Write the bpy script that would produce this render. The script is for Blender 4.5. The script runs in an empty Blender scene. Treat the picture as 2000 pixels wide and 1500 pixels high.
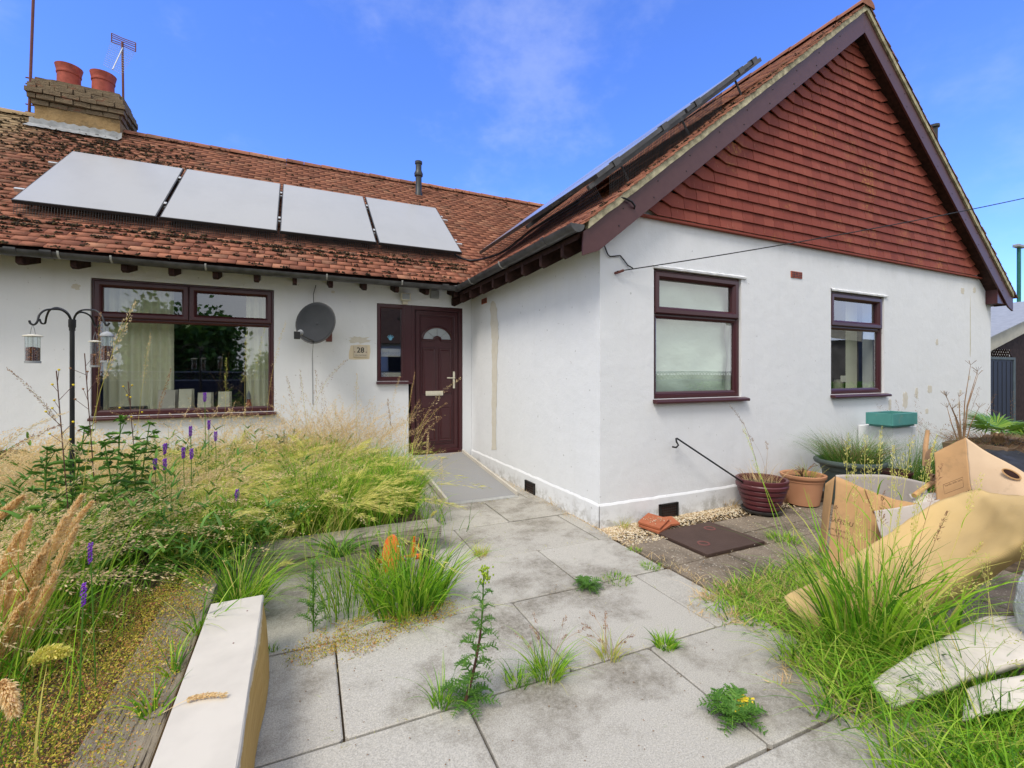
import bpy, math, random
import numpy as np
from mathutils import Vector as V, Matrix, noise as MN
random.seed(7); RNG = np.random.default_rng(11)
SC = bpy.context.scene; COL = SC.collection
R_ = math.radians
# ------------------------------------------------------------ camera
FOC, HZ, CH = 896.0, 729.0, 1.4
YAW = math.atan(420/896.0); SY, CY = math.sin(YAW), math.cos(YAW)
cd = bpy.data.cameras.new('camera'); cam = bpy.data.objects.new('camera', cd); COL.objects.link(cam)
cam.location = (0, 0, CH); cam.rotation_euler = (R_(90), 0, -YAW)
cd.sensor_width = 36; cd.lens = FOC/2000*36; cd.shift_y = -(750-HZ)/2000; cd.clip_start = .05; cd.clip_end = 2000
SC.camera = cam
# ------------------------------------------------------------ light
SUN_EL, SUN_AZ = 54.0, 236.0      # azimuth clockwise from +Y: the sun stands behind the camera, to the left
W = bpy.data.worlds.new('World'); SC.world = W; W.use_nodes = True
nt = W.node_tree; nt.nodes.clear(); N = nt.nodes.new; L = nt.links.new
out = N('ShaderNodeOutputWorld'); sky = N('ShaderNodeTexSky'); sky.sky_type = 'NISHITA'; sky.sun_disc = False
sky.sun_elevation = R_(SUN_EL); sky.sun_rotation = R_(SUN_AZ); sky.air_density = 1.0; sky.dust_density = .3; sky.ozone_density = 4.0
tint = N('ShaderNodeMix'); tint.data_type = 'RGBA'; tint.blend_type = 'MULTIPLY'; tint.inputs[0].default_value = 1
L(sky.outputs[0], tint.inputs[6]); tint.inputs[7].default_value = (.80, 1.08, 1.88, 1)
b1 = N('ShaderNodeBackground'); L(tint.outputs[2], b1.inputs[0]); b1.inputs[1].default_value = .135
tc = N('ShaderNodeTexCoord'); sep = N('ShaderNodeSeparateXYZ'); L(tc.outputs['Generated'], sep.inputs[0])
def math_(op, a, b=None, c=None, clamp=False, tree=None):
    T = tree or nt; m = T.nodes.new('ShaderNodeMath'); m.operation = op; m.use_clamp = clamp
    for i, x in enumerate((a, b, c)):
        if x is None: continue
        if isinstance(x, (int, float)): m.inputs[i].default_value = x
        else: T.links.new(x, m.inputs[i])
    return m.outputs[0]
def maprange(v, a, b, c=0, d=1, tree=None):
    T = tree or nt; m = T.nodes.new('ShaderNodeMapRange'); m.interpolation_type = 'SMOOTHSTEP'
    T.links.new(v, m.inputs[0]); m.inputs[1].default_value = a; m.inputs[2].default_value = b; m.inputs[3].default_value = c; m.inputs[4].default_value = d
    return m.outputs[0]
# bank of bright cloud overhead and behind the viewer, open blue sky with faint wisps ahead
fwd = math_('ADD', math_('MULTIPLY', sep.outputs[0], SY), math_('MULTIPLY', sep.outputs[1], CY))
n1 = N('ShaderNodeTexNoise'); n1.inputs['Scale'].default_value = 2.6; n1.inputs['Detail'].default_value = 6; n1.inputs['Roughness'].default_value = .62
mp = N('ShaderNodeMapping'); mp.inputs['Scale'].default_value = (1, 1, 1.6); mp.inputs['Location'].default_value = (3.3, 1.2, .4); L(tc.outputs['Generated'], mp.inputs[0]); L(mp.outputs[0], n1.inputs[0])
up = maprange(math_('ADD', sep.outputs[2], math_('MULTIPLY', n1.outputs[0], .12)), .76, .90)
back = maprange(math_('ADD', fwd, math_('MULTIPLY', n1.outputs[0], .5)), .45, -.05)
bank = math_('MAXIMUM', up, back)
wisp = math_('MULTIPLY', maprange(n1.outputs[0], .50, .74), .16)
fac = math_('MAXIMUM', bank, wisp)
n2 = N('ShaderNodeTexNoise'); n2.inputs['Scale'].default_value = 1.7; n2.inputs['Detail'].default_value = 5; L(tc.outputs['Generated'], n2.inputs[0])
rp = N('ShaderNodeValToRGB'); rp.color_ramp.elements[0].position = .35; rp.color_ramp.elements[0].color = (.62, .68, .78, 1)
rp.color_ramp.elements[1].position = .65; rp.color_ramp.elements[1].color = (1, .99, .97, 1); L(n2.outputs[0], rp.inputs[0])
b2 = N('ShaderNodeBackground'); L(rp.outputs[0], b2.inputs[0]); b2.inputs[1].default_value = 1.02
mx = N('ShaderNodeMixShader'); L(fac, mx.inputs[0]); L(b1.outputs[0], mx.inputs[1]); L(b2.outputs[0], mx.inputs[2]); L(mx.outputs[0], out.inputs[0])
sd = bpy.data.lights.new('sun', 'SUN'); sun = bpy.data.objects.new('sun', sd); COL.objects.link(sun)
sd.energy = 2.0; sd.angle = R_(20); sd.color = (1, .93, .83)
sun.rotation_euler = (R_(90-SUN_EL), 0, R_(180-SUN_AZ))
SC.view_settings.view_transform = 'Standard'; SC.view_settings.look = 'None'; SC.view_settings.exposure = .44; SC.view_settings.gamma = 1
# ------------------------------------------------------------ photo pixel (2000 x 1500) to world point on a real plane
FW, RT = V((SY, CY, 0)), V((CY, -SY, 0)); O = V((0, 0, CH))
def ray(u, v): return FW*FOC + RT*(u-1000) + V((0, 0, HZ-v))
def pln(u, v, n, d):
    r = ray(u, v); n = V(n); return O + r*((d-n.dot(O))/n.dot(r))
def py(u, v, y): return pln(u, v, (0, 1, 0), y)
def px(u, v, x): return pln(u, v, (1, 0, 0), x)
def gz(u, v, z=0.): return pln(u, v, (0, 0, 1), z)
def pd(u, v, d): return O + ray(u, v)*(d/FOC)
# ------------------------------------------------------------ mesh helpers
class MB:
    def __init__(s): s.v = []; s.f = []
    def add(s, vs, fs):
        b = len(s.v); s.v += [tuple(x) for x in vs]; s.f += [tuple(i+b for i in f) for f in fs]; return s
    def box(s, x0, x1, y0, y1, z0, z1):
        return s.add([(x0,y0,z0),(x1,y0,z0),(x1,y1,z0),(x0,y1,z0),(x0,y0,z1),(x1,y0,z1),(x1,y1,z1),(x0,y1,z1)],
              [(0,3,2,1),(4,5,6,7),(0,1,5,4),(1,2,6,5),(2,3,7,6),(3,0,4,7)])
    def obox(s, c, ax, ay, az):
        c, ax, ay, az = V(c), V(ax), V(ay), V(az)
        vs = [c+ax*i+ay*j+az*k for k in (-1, 1) for i, j in ((-1,-1),(1,-1),(1,1),(-1,1))]
        return s.add(vs, [(0,3,2,1),(4,5,6,7),(0,1,5,4),(1,2,6,5),(2,3,7,6),(3,0,4,7)])
    def quad(s, a, b, c, d): return s.add([a, b, c, d], [(0,1,2,3)])
    def prism(s, loop, vec):
        n = len(loop); vec = V(vec); a = [V(p) for p in loop]
        return s.add(a+[p+vec for p in a], [tuple(range(n))[::-1], tuple(range(n, 2*n))]+[(i, (i+1) % n, (i+1) % n+n, i+n) for i in range(n)])
    def tube(s, pts, r, n=8, cap=True):
        pts = [V(p) for p in pts]; m = len(pts); rs = r if isinstance(r, (list, tuple)) else [r]*m; vs = []; pu = None
        for i, p in enumerate(pts):
            t = (pts[min(i+1, m-1)]-pts[max(i-1, 0)])
            if t.length < 1e-9: t = V((0, 0, 1))
            t.normalize()
            if pu is None:
                pu = t.cross(V((0, 0, 1)) if abs(t.z) < .9 else V((1, 0, 0))).normalized()
            pu = (pu-t*pu.dot(t)).normalized(); w = t.cross(pu)
            for k in range(n):
                a = 2*math.pi*k/n; vs.append(p+(pu*math.cos(a)+w*math.sin(a))*rs[i])
        fs = [(i*n+k, i*n+(k+1) % n, (i+1)*n+(k+1) % n, (i+1)*n+k) for i in range(m-1) for k in range(n)]
        if cap: fs += [tuple(range(n))[::-1], tuple((m-1)*n+k for k in range(n))]
        return s.add(vs, fs)
    def lathe(s, c, prof, n=24, axis=None, wob=0):
        c = V(c); ax = V(axis or (0, 0, 1)).normalized(); u = ax.orthogonal().normalized(); w = ax.cross(u); vs = []
        for r, h in prof:
            for k in range(n):
                a = 2*math.pi*k/n; vs.append(c+ax*h+(u*math.cos(a)+w*math.sin(a))*r*(1+wob*math.sin(3*a)))
        m = len(prof)
        return s.add(vs, [(i*n+k, i*n+(k+1) % n, (i+1)*n+(k+1) % n, (i+1)*n+k) for i in range(m-1) for k in range(n)])
    def ring(s, x0, x1, z0, z1, prof, y):
        # mitred moulding round a rectangle in the XZ plane; prof = list of (inset, depth towards the viewer)
        vs = []
        for i, d in prof: vs += [(x0+i, y-d, z0+i), (x1-i, y-d, z0+i), (x1-i, y-d, z1-i), (x0+i, y-d, z1-i)]
        return s.add(vs, [(a*4+k, a*4+(k+1) % 4, (a+1)*4+(k+1) % 4, (a+1)*4+k) for a in range(len(prof)-1) for k in range(4)])
    def xf(s, f): s.v = [tuple(f(V(p))) for p in s.v]; return s
def mesh_np(name, v, f):
    me = bpy.data.meshes.new(name); v = np.asarray(v, np.float32); f = np.asarray(f, np.int32); k = f.shape[1]
    me.vertices.add(len(v)); me.vertices.foreach_set('co', v.ravel()); me.loops.add(f.size); me.loops.foreach_set('vertex_index', f.ravel())
    me.polygons.add(len(f)); me.polygons.foreach_set('loop_start', np.arange(0, f.size, k, dtype=np.int32)); me.update(calc_edges=True); me.validate(); return me
def wloc(o):
    p = V((0, 0, 0))
    while o: p += o.location; o = o.parent
    return p
def obj(name, g, mat, parent=None, smooth=False, bevel=0, label=None, kind=None):
    if isinstance(g, MB):
        me = bpy.data.meshes.new(name); me.from_pydata(g.v, [], g.f); me.validate()
        import bmesh as B
        b = B.new(); b.from_mesh(me); B.ops.recalc_face_normals(b, faces=b.faces); b.to_mesh(me); b.free()
    else: me = g
    me.materials.append(mat); o = bpy.data.objects.new(name, me); COL.objects.link(o)
    if smooth: me.polygons.foreach_set('use_smooth', [True]*len(me.polygons))
    if smooth == 2:
        try: me.set_sharp_from_angle(angle=R_(40))
        except Exception: pass
    if parent: o.parent = parent; o.location = -wloc(parent)
    if bevel:
        m = o.modifiers.new('b', 'BEVEL'); m.width = bevel; m.segments = 2; m.limit_method = 'ANGLE'
    if label: o['label'] = label
    if kind: o['kind'] = kind
    return o
def tag(o, label, cat, group=None, kind=None):
    o['label'] = label; o['category'] = cat
    if group: o['group'] = group
    if kind: o['kind'] = kind
    return o
def thing(name, label, cat, loc=(0, 0, 0), group=None):
    o = bpy.data.objects.new(name, None); COL.objects.link(o); o.location = V(loc); o.empty_display_size = .2
    return tag(o, label, cat, group)
def struct(name, g, mat, **k): o = obj(name, g, mat, **k); o['kind'] = 'structure'; return o
def stuff(name, g, mat, label, cat, **k): o = obj(name, g, mat, **k); return tag(o, label, cat, kind='stuff')
def dup(root, delta, label):
    r = root.copy(); COL.objects.link(r); r.location = root.location+V(delta); r['label'] = label
    for ch in list(root.children):
        c = ch.copy(); COL.objects.link(c); c.parent = r
        for g in ch.children: d = g.copy(); COL.objects.link(d); d.parent = c
    return r
def text(name, s, size, mat, parent, origin, xdir, ydir, ext=.0006, align='CENTER', bold=0):
    cu = bpy.data.curves.new(name, 'FONT'); cu.body = s; cu.size = size; cu.extrude = ext; cu.align_x = align; cu.align_y = 'CENTER'; cu.offset = bold
    t = bpy.data.objects.new(name, cu); COL.objects.link(t); bpy.context.view_layer.update()
    me = bpy.data.meshes.new_from_object(t.evaluated_get(bpy.context.evaluated_depsgraph_get())); bpy.data.objects.remove(t)
    X = V(xdir).normalized(); Y = V(ydir); Y = (Y-X*Y.dot(X)).normalized(); Z = X.cross(Y); M = Matrix((X, Y, Z)).transposed().to_4x4(); M.translation = V(origin)
    me.transform(M); return obj(name, me, mat, parent)
# ------------------------------------------------------------ materials
def rgb(h): # sRGB 0-255 triple to linear
    return tuple((c/255/12.92 if c/255 <= .04045 else ((c/255+.055)/1.055)**2.4) for c in h)+(1,)
class Mat:
    def __init__(s, name, rough=.7, spec=.3):
        s.m = bpy.data.materials.new(name); s.m.use_nodes = True; s.t = s.m.node_tree; s.b = s.t.nodes['Principled BSDF']; s.o = s.t.nodes['Material Output']
        s.b.inputs['Roughness'].default_value = rough; s.b.inputs['Specular IOR Level'].default_value = spec; s.c = s.t.nodes.new('ShaderNodeTexCoord').outputs['Object']
    def N(s, k): return s.t.nodes.new(k)
    def L(s, a, b): s.t.links.new(a, b)
    def noise(s, sc, det=4, rough=.55, stretch=None, loc=None, off=None):
        n = s.N('ShaderNodeTexNoise'); n.inputs['Scale'].default_value = sc; n.inputs['Detail'].default_value = det; n.inputs['Roughness'].default_value = rough
        src = s.c
        if stretch or off:
            m = s.N('ShaderNodeMapping'); m.inputs['Scale'].default_value = stretch or (1, 1, 1); m.inputs['Location'].default_value = off or (0, 0, 0); s.L(src, m.inputs[0]); src = m.outputs[0]
        s.L(src, n.inputs[0]); return n.outputs[0]
    def ramp(s, f, stops, const=False):
        r = s.N('ShaderNodeValToRGB'); e = r.color_ramp.elements
        if const: r.color_ramp.interpolation = 'CONSTANT'
        while len(e) < len(stops): e.new(.5)
        for i, (p, c) in enumerate(stops): e[i].position = p; e[i].color = c if isinstance(c, (tuple, list)) and len(c) == 4 else ((c,)*3+(1,) if isinstance(c, (int, float)) else tuple(c)+(1,))
        s.L(f, r.inputs[0]); return r.outputs[0]
    def mix(s, f, a, b, mode='MIX'):
        m = s.N('ShaderNodeMix'); m.data_type = 'RGBA'; m.blend_type = mode; m.clamp_result = False
        for i, x in ((0, f), (6, a), (7, b)):
            if isinstance(x, (int, float)): m.inputs[i].default_value = x if i == 0 else (x, x, x, 1)
            elif isinstance(x, (tuple, list)): m.inputs[i].default_value = tuple(x) if len(x) == 4 else tuple(x)+(1,)
            else: s.L(x, m.inputs[i])
        return m.outputs[2]
    def rnd(s): return s.N('ShaderNodeNewGeometry').outputs['Random Per Island']
    def M(s, op, a, b=None, clamp=False): return math_(op, a, b, None, clamp, s.t)
    def color(s, c):
        if isinstance(c, (tuple, list)): s.b.inputs['Base Color'].default_value = tuple(c) if len(c) == 4 else tuple(c)+(1,)
        else: s.L(c, s.b.inputs['Base Color'])
        return s
    def bump(s, h, strength=.3, dist=.01):
        b = s.N('ShaderNodeBump'); b.inputs['Strength'].default_value = strength; b.inputs['Distance'].default_value = dist; s.L(h, b.inputs['Height']); s.L(b.outputs[0], s.b.inputs['Normal']); return s
    def sepz(s): q = s.N('ShaderNodeSeparateXYZ'); s.L(s.c, q.inputs[0]); return q.outputs
def plain(name, c, rough=.6, spec=.3, var=.12, sc=8, bump=0, metal=0):
    m = Mat(name, rough, spec); n = m.noise(sc, 5); m.color(m.mix(m.ramp(n, [(.35, 0.), (.65, 1.)]), tuple(x*(1-var) for x in c[:3]), tuple(x*(1+var) for x in c[:3])))
    m.b.inputs['Metallic'].default_value = metal
    if bump: m.bump(m.noise(sc*6, 4), bump, .004)
    return m.m
MT = {}
# painted render
def wallmat(name, dirt):
    m = Mat(name, .8, .2); base = m.mix(m.noise(2.2, 6, .6), (.72, .735, .76), (.80, .81, .825))
    streak = m.ramp(m.noise(3.0, 5, .6, (4, 4, .35)), [(.52, 0.), (.74, 1.)])
    base = m.mix(m.M('MULTIPLY', streak, .13), base, (.62, .62, .60))
    z = m.sepz()[2]
    low = maprange(m.M('ADD', z, m.M('MULTIPLY', m.noise(5, 5), .3)), .34, .12, 0, dirt, m.t)
    sp = m.ramp(m.noise(9, 6, .7), [(.45, 0.), (.6, 1.)]); base = m.mix(m.M('MULTIPLY', low, sp), base, (.36, .35, .32))
    specks = m.ramp(m.noise(23, 2, .4, None, None, (3, 3, 3)), [(.735, 0.), (.77, 1.)]); base = m.mix(m.M('MULTIPLY', specks, .5), base, (.30, .29, .27))
    eave_shade = maprange(m.M('ADD', z, m.M('MULTIPLY', m.noise(4, 5, .6, (1, 1, .5)), .5)), 2.85, 3.3, 0, .4, m.t); base = m.mix(eave_shade, base, (.42, .43, .42))  # soft shade under the eaves, mixed into the wall colour near the top
    m.color(base); h = m.M('ADD', m.M('MULTIPLY', m.noise(6, 4), 1.0), m.M('MULTIPLY', m.noise(90, 4, .6), .22)); m.bump(h, .55, .012); return m.m
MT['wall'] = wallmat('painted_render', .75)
m = Mat('roof_tile', .85, .15); r = m.rnd()
c = m.ramp(r, [(0, (.21, .085, .060)), (.22, (.31, .125, .080)), (.5, (.40, .165, .105)), (.72, (.30, .12, .082)), (.88, (.46, .22, .14)), (1, (.24, .12, .085))])
n = m.noise(1.1, 5, .6); moss = m.ramp(m.noise(14, 5, .65), [(.46, 0.), (.62, 1.)]); x, y, z = m.sepz()
left = maprange(m.M('ADD', x, m.M('MULTIPLY', n, 2.2)), -.6, -3.0, 0, 1, m.t)      # the old mossy end of the roof
c = m.mix(m.M('MULTIPLY', moss, m.M('ADD', m.M('MULTIPLY', left, .6), .24)), c, (.055, .045, .028))
pale = m.M('MULTIPLY', maprange(m.M('ADD', x, n), -2.6, -3.6, 0, 1, m.t), maprange(z, 4.2, 4.9, 0, .8, m.t)); c = m.mix(pale, c, (.42, .33, .19))
up_ = maprange(m.M('ADD', z, m.M('MULTIPLY', n, .8)), 3.6, 4.6, 0, .45, m.t); c = m.mix(up_, c, m.mix(.5, c, (.17, .10, .06)))
c = m.mix(m.M('MULTIPLY', m.ramp(m.noise(45, 4, .7), [(.6, 0.), (.72, 1.)]), .3), c, (.38, .30, .20))
m.color(c); m.bump(m.noise(60, 5, .6), .5, .006); MT['tile'] = m.m
m = Mat('hung_tile', .75, .25); r = m.rnd()
c = m.ramp(r, [(0, (.225, .050, .032)), (.5, (.27, .062, .040)), (1, (.31, .078, .050))])
c = m.mix(m.M('MULTIPLY', m.ramp(m.noise(26, 3, .5, (2.5, 2.5, .35)), [(.66, 0.), (.74, 1.)]), .6), c, (.50, .24, .15))
c = m.mix(m.M('MULTIPLY', m.ramp(m.noise(1.6, 3), [(.54, 0.), (.66, 1.)]), m.ramp(m.noise(26, 4, .7), [(.5, 0.), (.6, .75)])), c, (.46, .22, .06))
m.color(m.mix(m.noise(9, 5), c, m.mix(1, c, (.75, .75, .75), 'MULTIPLY'))); m.bump(m.noise(70, 4), .3, .004); MT['hung'] = m.m
m = Mat('maroon_frame', .32, .5); g = m.noise(30, 4, .6, (.3, .3, 8)); m.color(m.mix(g, (.040, .008, .011), (.066, .014, .018))); m.bump(g, .1, .002); MT['maroon'] = m.m
m = Mat('bargeboard_wood', .42, .35); g = m.noise(14, 5, .6, (1, 1, 1)); m.color(m.mix(g, (.070, .026, .028), (.105, .045, .045))); m.bump(g, .1, .002); MT['barge'] = m.m
MT['mortar'] = plain('verge_mortar', (.40, .36, .24), .95, .1, .4, 14, .5)
MT['darkwood'] = plain('rafter_wood', (.035, .016, .013), .8, .2, .4, 20, .3)
MT['gutter'] = plain('gutter_plastic', (.055, .055, .056), .38, .45, .35, 9)
MT['clip'] = plain('clip_metal', (.30, .30, .28), .5, .5, .2, 20)
MT['black'] = plain('black_plastic', (.012, .012, .013), .5, .4, .2)
MT['pipe'] = plain('flue_plastic', (.030, .034, .036), .45, .4, .2)
MT['alu'] = plain('mill_aluminium', (.62, .62, .60), .35, .5, .1, 20, 0, .7)
MT['cream'] = plain('cream_plastic', (.66, .62, .50), .4, .4, .08)
MT['grey'] = plain('grey_plastic', (.30, .31, .32), .5, .3, .1)
MT['brick'] = plain('terracotta_brick', (.30, .08, .05), .8, .2, .3, 20)
MT['lead'] = plain('lead_flashing', (.27, .28, .285), .55, .4, .25, 12, .3)
MT['pot'] = plain('chimney_pot_clay', (.34, .075, .05), .7, .25, .2, 10)
m = Mat('chimney_render', .95, .1); c = m.mix(m.noise(5, 6, .65), (.20, .125, .055), (.42, .29, .145)); c = m.mix(m.ramp(m.noise(3.5, 6, .7, None, None, (4, 1, 1)), [(.5, 0.), (.68, .8)]), c, (.10, .085, .06)); m.color(c); m.bump(m.noise(18, 6, .65), .8, .02); MT['chim'] = m.m
m = Mat('chimney_cap_brick', .95, .1); c = m.mix(m.noise(9, 6, .7, (1, 1, 2.6)), (.075, .058, .042), (.31, .235, .15)); c = m.mix(m.ramp(m.noise(5, 4, .6, (1, 1, 3), None, (2, 7, 1)), [(.58, 0.), (.66, .6)]), c, (.22, .07, .04)); m.color(c); m.bump(m.noise(14, 6, .7, (1, 1, 2)), 1, .03); MT['cap'] = m.m
m = Mat('rust', .8, .3); m.color(m.mix(m.noise(20, 4), (.10, .035, .03), (.22, .09, .08))); MT['rust'] = m.m
# glazing
def glass(name, ior=.18, tint=(.86, .90, .88), rough=.01):
    m = Mat(name); t = m.t; t.nodes.remove(m.b); g = m.N('ShaderNodeBsdfGlossy'); g.inputs['Roughness'].default_value = rough; g.inputs['Color'].default_value = (.95, .97, 1, 1)
    tr = m.N('ShaderNodeBsdfTransparent'); tr.inputs[0].default_value = tint+(1,); fr = m.N('ShaderNodeLayerWeight'); fr.inputs[0].default_value = .5
    b = m.N('ShaderNodeBump'); b.inputs['Strength'].default_value = .02; b.inputs['Distance'].default_value = .02; m.L(m.noise(2.2, 1), b.inputs['Height']); m.L(b.outputs[0], g.inputs['Normal'])
    mx = m.N('ShaderNodeMixShader'); m.L(m.M('ADD', m.M('MULTIPLY', m.M('POWER', fr.outputs[1], 3.2), .9), ior, True), mx.inputs[0]); m.L(tr.outputs[0], mx.inputs[1]); m.L(g.outputs[0], mx.inputs[2]); m.L(mx.outputs[0], m.o.inputs[0]); return m.m
MT['glass'] = glass('window_glass'); MT['clear'] = glass('feeder_plastic', .05)
m = Mat('frosted_glass', .35, .6); m.color((.34, .37, .39)); MT['frost'] = m.m
m = Mat('solar_glass', .30, .8); q = m.noise(160, 2); c_ = m.mix(q, (.26, .255, .25), (.31, .305, .30)); c_ = m.mix(m.M('MULTIPLY', m.ramp(m.noise(2.2, 5, .6, (1, .6, .6)), [(.45, 0.), (.7, 1.)]), .35), c_, (.20, .20, .19)); m.color(c_); m.b.inputs['Coat Weight'].default_value = .8; m.b.inputs['Coat Roughness'].default_value = .22; m.b.inputs['Coat IOR'].default_value = 1.9; MT['solar'] = m.m
MT['pframe'] = plain('panel_frame', (.02, .02, .022), .4, .5, .2)
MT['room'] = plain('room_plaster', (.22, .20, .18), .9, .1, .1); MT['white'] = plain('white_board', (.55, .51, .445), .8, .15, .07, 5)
m = Mat('curtain', .9, .1); m.color(m.mix(m.noise(7, 3, .5, (5, 5, .2)), (.70, .68, .50), (.86, .84, .68))); MT['curtain'] = m.m
m = Mat('window_covering', .8, .2); c = m.mix(m.noise(1.6, 4, .6), (.58, .68, .58), (.80, .88, .78)); m.color(c); m.bump(m.noise(2.2, 4, .5, (1, 1, 1.6)), .8, .06); MT['sheet'] = m.m
# paving
def slabmat(name, a, b, dark, amt, white=0):
    m = Mat(name, .92, .12); r = m.rnd(); fine = m.noise(170, 3, .75); c = m.mix(m.ramp(fine, [(.30, 0.), (.70, 1.)]), a, b)
    c = m.mix(m.M('MULTIPLY', r, .25), c, m.mix(1, c, (.62, .60, .58), 'MULTIPLY'))
    st = m.ramp(m.noise(1.55, 7, .68, None, None, (.7, 2.3, 0)), [(.47, 0.), (.60, 1.)]); st2 = m.ramp(m.noise(38, 5, .8), [(.30, .25), (.62, 1.)])
    c = m.mix(m.M('MULTIPLY', m.M('MULTIPLY', st, st2), amt), c, dark)
    if white: c = m.mix(m.ramp(m.noise(60, 2, .3), [(.66, 0.), (.70, white)]), c, (.5, .46, .38))
    m.color(c); m.bump(m.M('ADD', fine, m.M('MULTIPLY', m.noise(14, 4), .6)), .55, .006); return m.m
MT['slab'] = slabmat('grey_slab', (.31, .295, .262), (.61, .58, .52), (.15, .13, .10), .82)
MT['patio'] = slabmat('brown_slab', (.15, .12, .09), (.34, .28, .215), (.06, .05, .04), .8, .6)
MT['soil'] = plain('soil', (.085, .062, .040), .95, .1, .5, 12, .8)
m = Mat('rough_ground', .95, .1); m.color(m.mix(m.noise(.5, 6), (.10, .11, .035), (.20, .17, .085))); MT['ground'] = m.m
m = Mat('weathered_timber', .9, .15); w = m.noise(7, 6, .65, (3.2, 3.2, 3.2)); g = m.noise(11, 5, .7, (9, .35, 9)); c = m.mix(g, (.13, .105, .075), (.42, .37, .29)); c = m.mix(m.ramp(g, [(.36, 1.), (.43, 0.)]), c, (.045, .035, .025)); c = m.mix(m.ramp(w, [(.55, 0.), (.7, .5)]), c, (.22, .19, .13)); m.color(c); m.bump(g, .8, .012); MT['timberY'] = m.m
m = Mat('weathered_timber_cross', .9, .15); g = m.noise(11, 5, .7, (.35, 9, 9)); c = m.mix(g, (.20, .175, .14), (.56, .51, .42)); c = m.mix(m.ramp(g, [(.36, 1.), (.43, 0.)]), c, (.05, .04, .03)); m.color(c); m.bump(g, .8, .012); MT['timberX'] = m.m
m = Mat('cast_iron_cover', .75, .3); m.color(m.mix(m.noise(5, 6, .7), (.045, .026, .020), (.10, .062, .050))); m.bump(m.noise(70, 3), .6, .006); MT['iron'] = m.m
# plants
def leafmat(name, stops, trans=.35, rough=.55, zt=None):
    m = Mat(name, rough, .3); c = m.ramp(m.rnd(), stops)
    c = m.mix(m.noise(1.3, 3), m.mix(1, c, (.8, .8, .8), 'MULTIPLY'), m.mix(1, c, (1.2, 1.15, 1.05), 'MULTIPLY'))
    m.color(c); tl = m.N('ShaderNodeBsdfTranslucent'); m.L(c, tl.inputs[0]); mx = m.N('ShaderNodeMixShader'); mx.inputs[0].default_value = trans
    m.L(m.b.outputs[0], mx.inputs[1]); m.L(tl.outputs[0], mx.inputs[2]); m.L(mx.outputs[0], m.o.inputs[0]); return m.m
MT['gr'] = leafmat('fresh_grass', [(0, (.045, .15, .010)), (.35, (.15, .38, .020)), (.7, (.33, .58, .035)), (.9, (.42, .56, .08)), (1, (.60, .50, .16))], .3)
MT['gy'] = leafmat('ripening_grass', [(0, (.26, .42, .04)), (.4, (.50, .56, .11)), (.75, (.68, .60, .19)), (1, (.76, .58, .27))])
MT['st'] = leafmat('straw', [(0, (.45, .34, .14)), (.45, (.72, .55, .28)), (.8, (.85, .66, .39)), (1, (.60, .36, .20))], .25, .7)
MT['sd'] = leafmat('seed_head', [(0, (.72, .56, .30)), (.5, (.92, .75, .45)), (.85, (.92, .78, .50)), (1, (.72, .46, .30))], .5, .7)
MT['ba'] = leafmat('green_seed_head', [(0, (.48, .54, .10)), (.5, (.72, .70, .19)), (1, (.85, .74, .33))], .35, .6)
MT['br'] = leafmat('purplish_seed_head', [(0, (.20, .09, .06)), (.5, (.36, .20, .12)), (1, (.52, .36, .20))], .3, .7)
MT['mo'] = leafmat('stonecrop', [(0, (.14, .20, .015)), (.3, (.46, .48, .05)), (.55, (.70, .54, .10)), (.78, (.52, .24, .09)), (.9, (.28, .09, .07)), (1, (.78, .62, .32))], .25, .7)
MT['dg'] = leafmat('dark_leaf', [(0, (.040, .11, .020)), (.5, (.085, .22, .035)), (1, (.19, .38, .06))], .25, .45)
MT['lf'] = leafmat('weed_leaf', [(0, (.05, .15, .02)), (.5, (.10, .25, .035)), (1, (.17, .33, .05))], .3, .5)
MT['yl'] = plain('yellow_petal', (.72, .55, .03), .6); MT['pu'] = plain('purple_petal', (.20, .035, .42), .6, .3, .3, 40)
MT['stem'] = plain('brown_stem', (.10, .045, .035), .7)
MT['twig'] = plain('dry_twig', (.26, .16, .09), .85, .2, .3, 20)
MT['moss'] = leafmat('roof_moss', [(0, (.016, .013, .010)), (.5, (.042, .030, .020)), (.85, (.075, .052, .026)), (1, (.10, .08, .03))], 0, .95)
# ================================================================ setting: ground
YW, YG, XC, XR = 6.82, 3.434, 2.493, 10.165          # front wall, gable wall, wing side wall, right end
struct('ground', MB().quad((-300,-300,-.06),(300,-300,-.06),(300,300,-.06),(-300,300,-.06)), MT['ground'])
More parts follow.
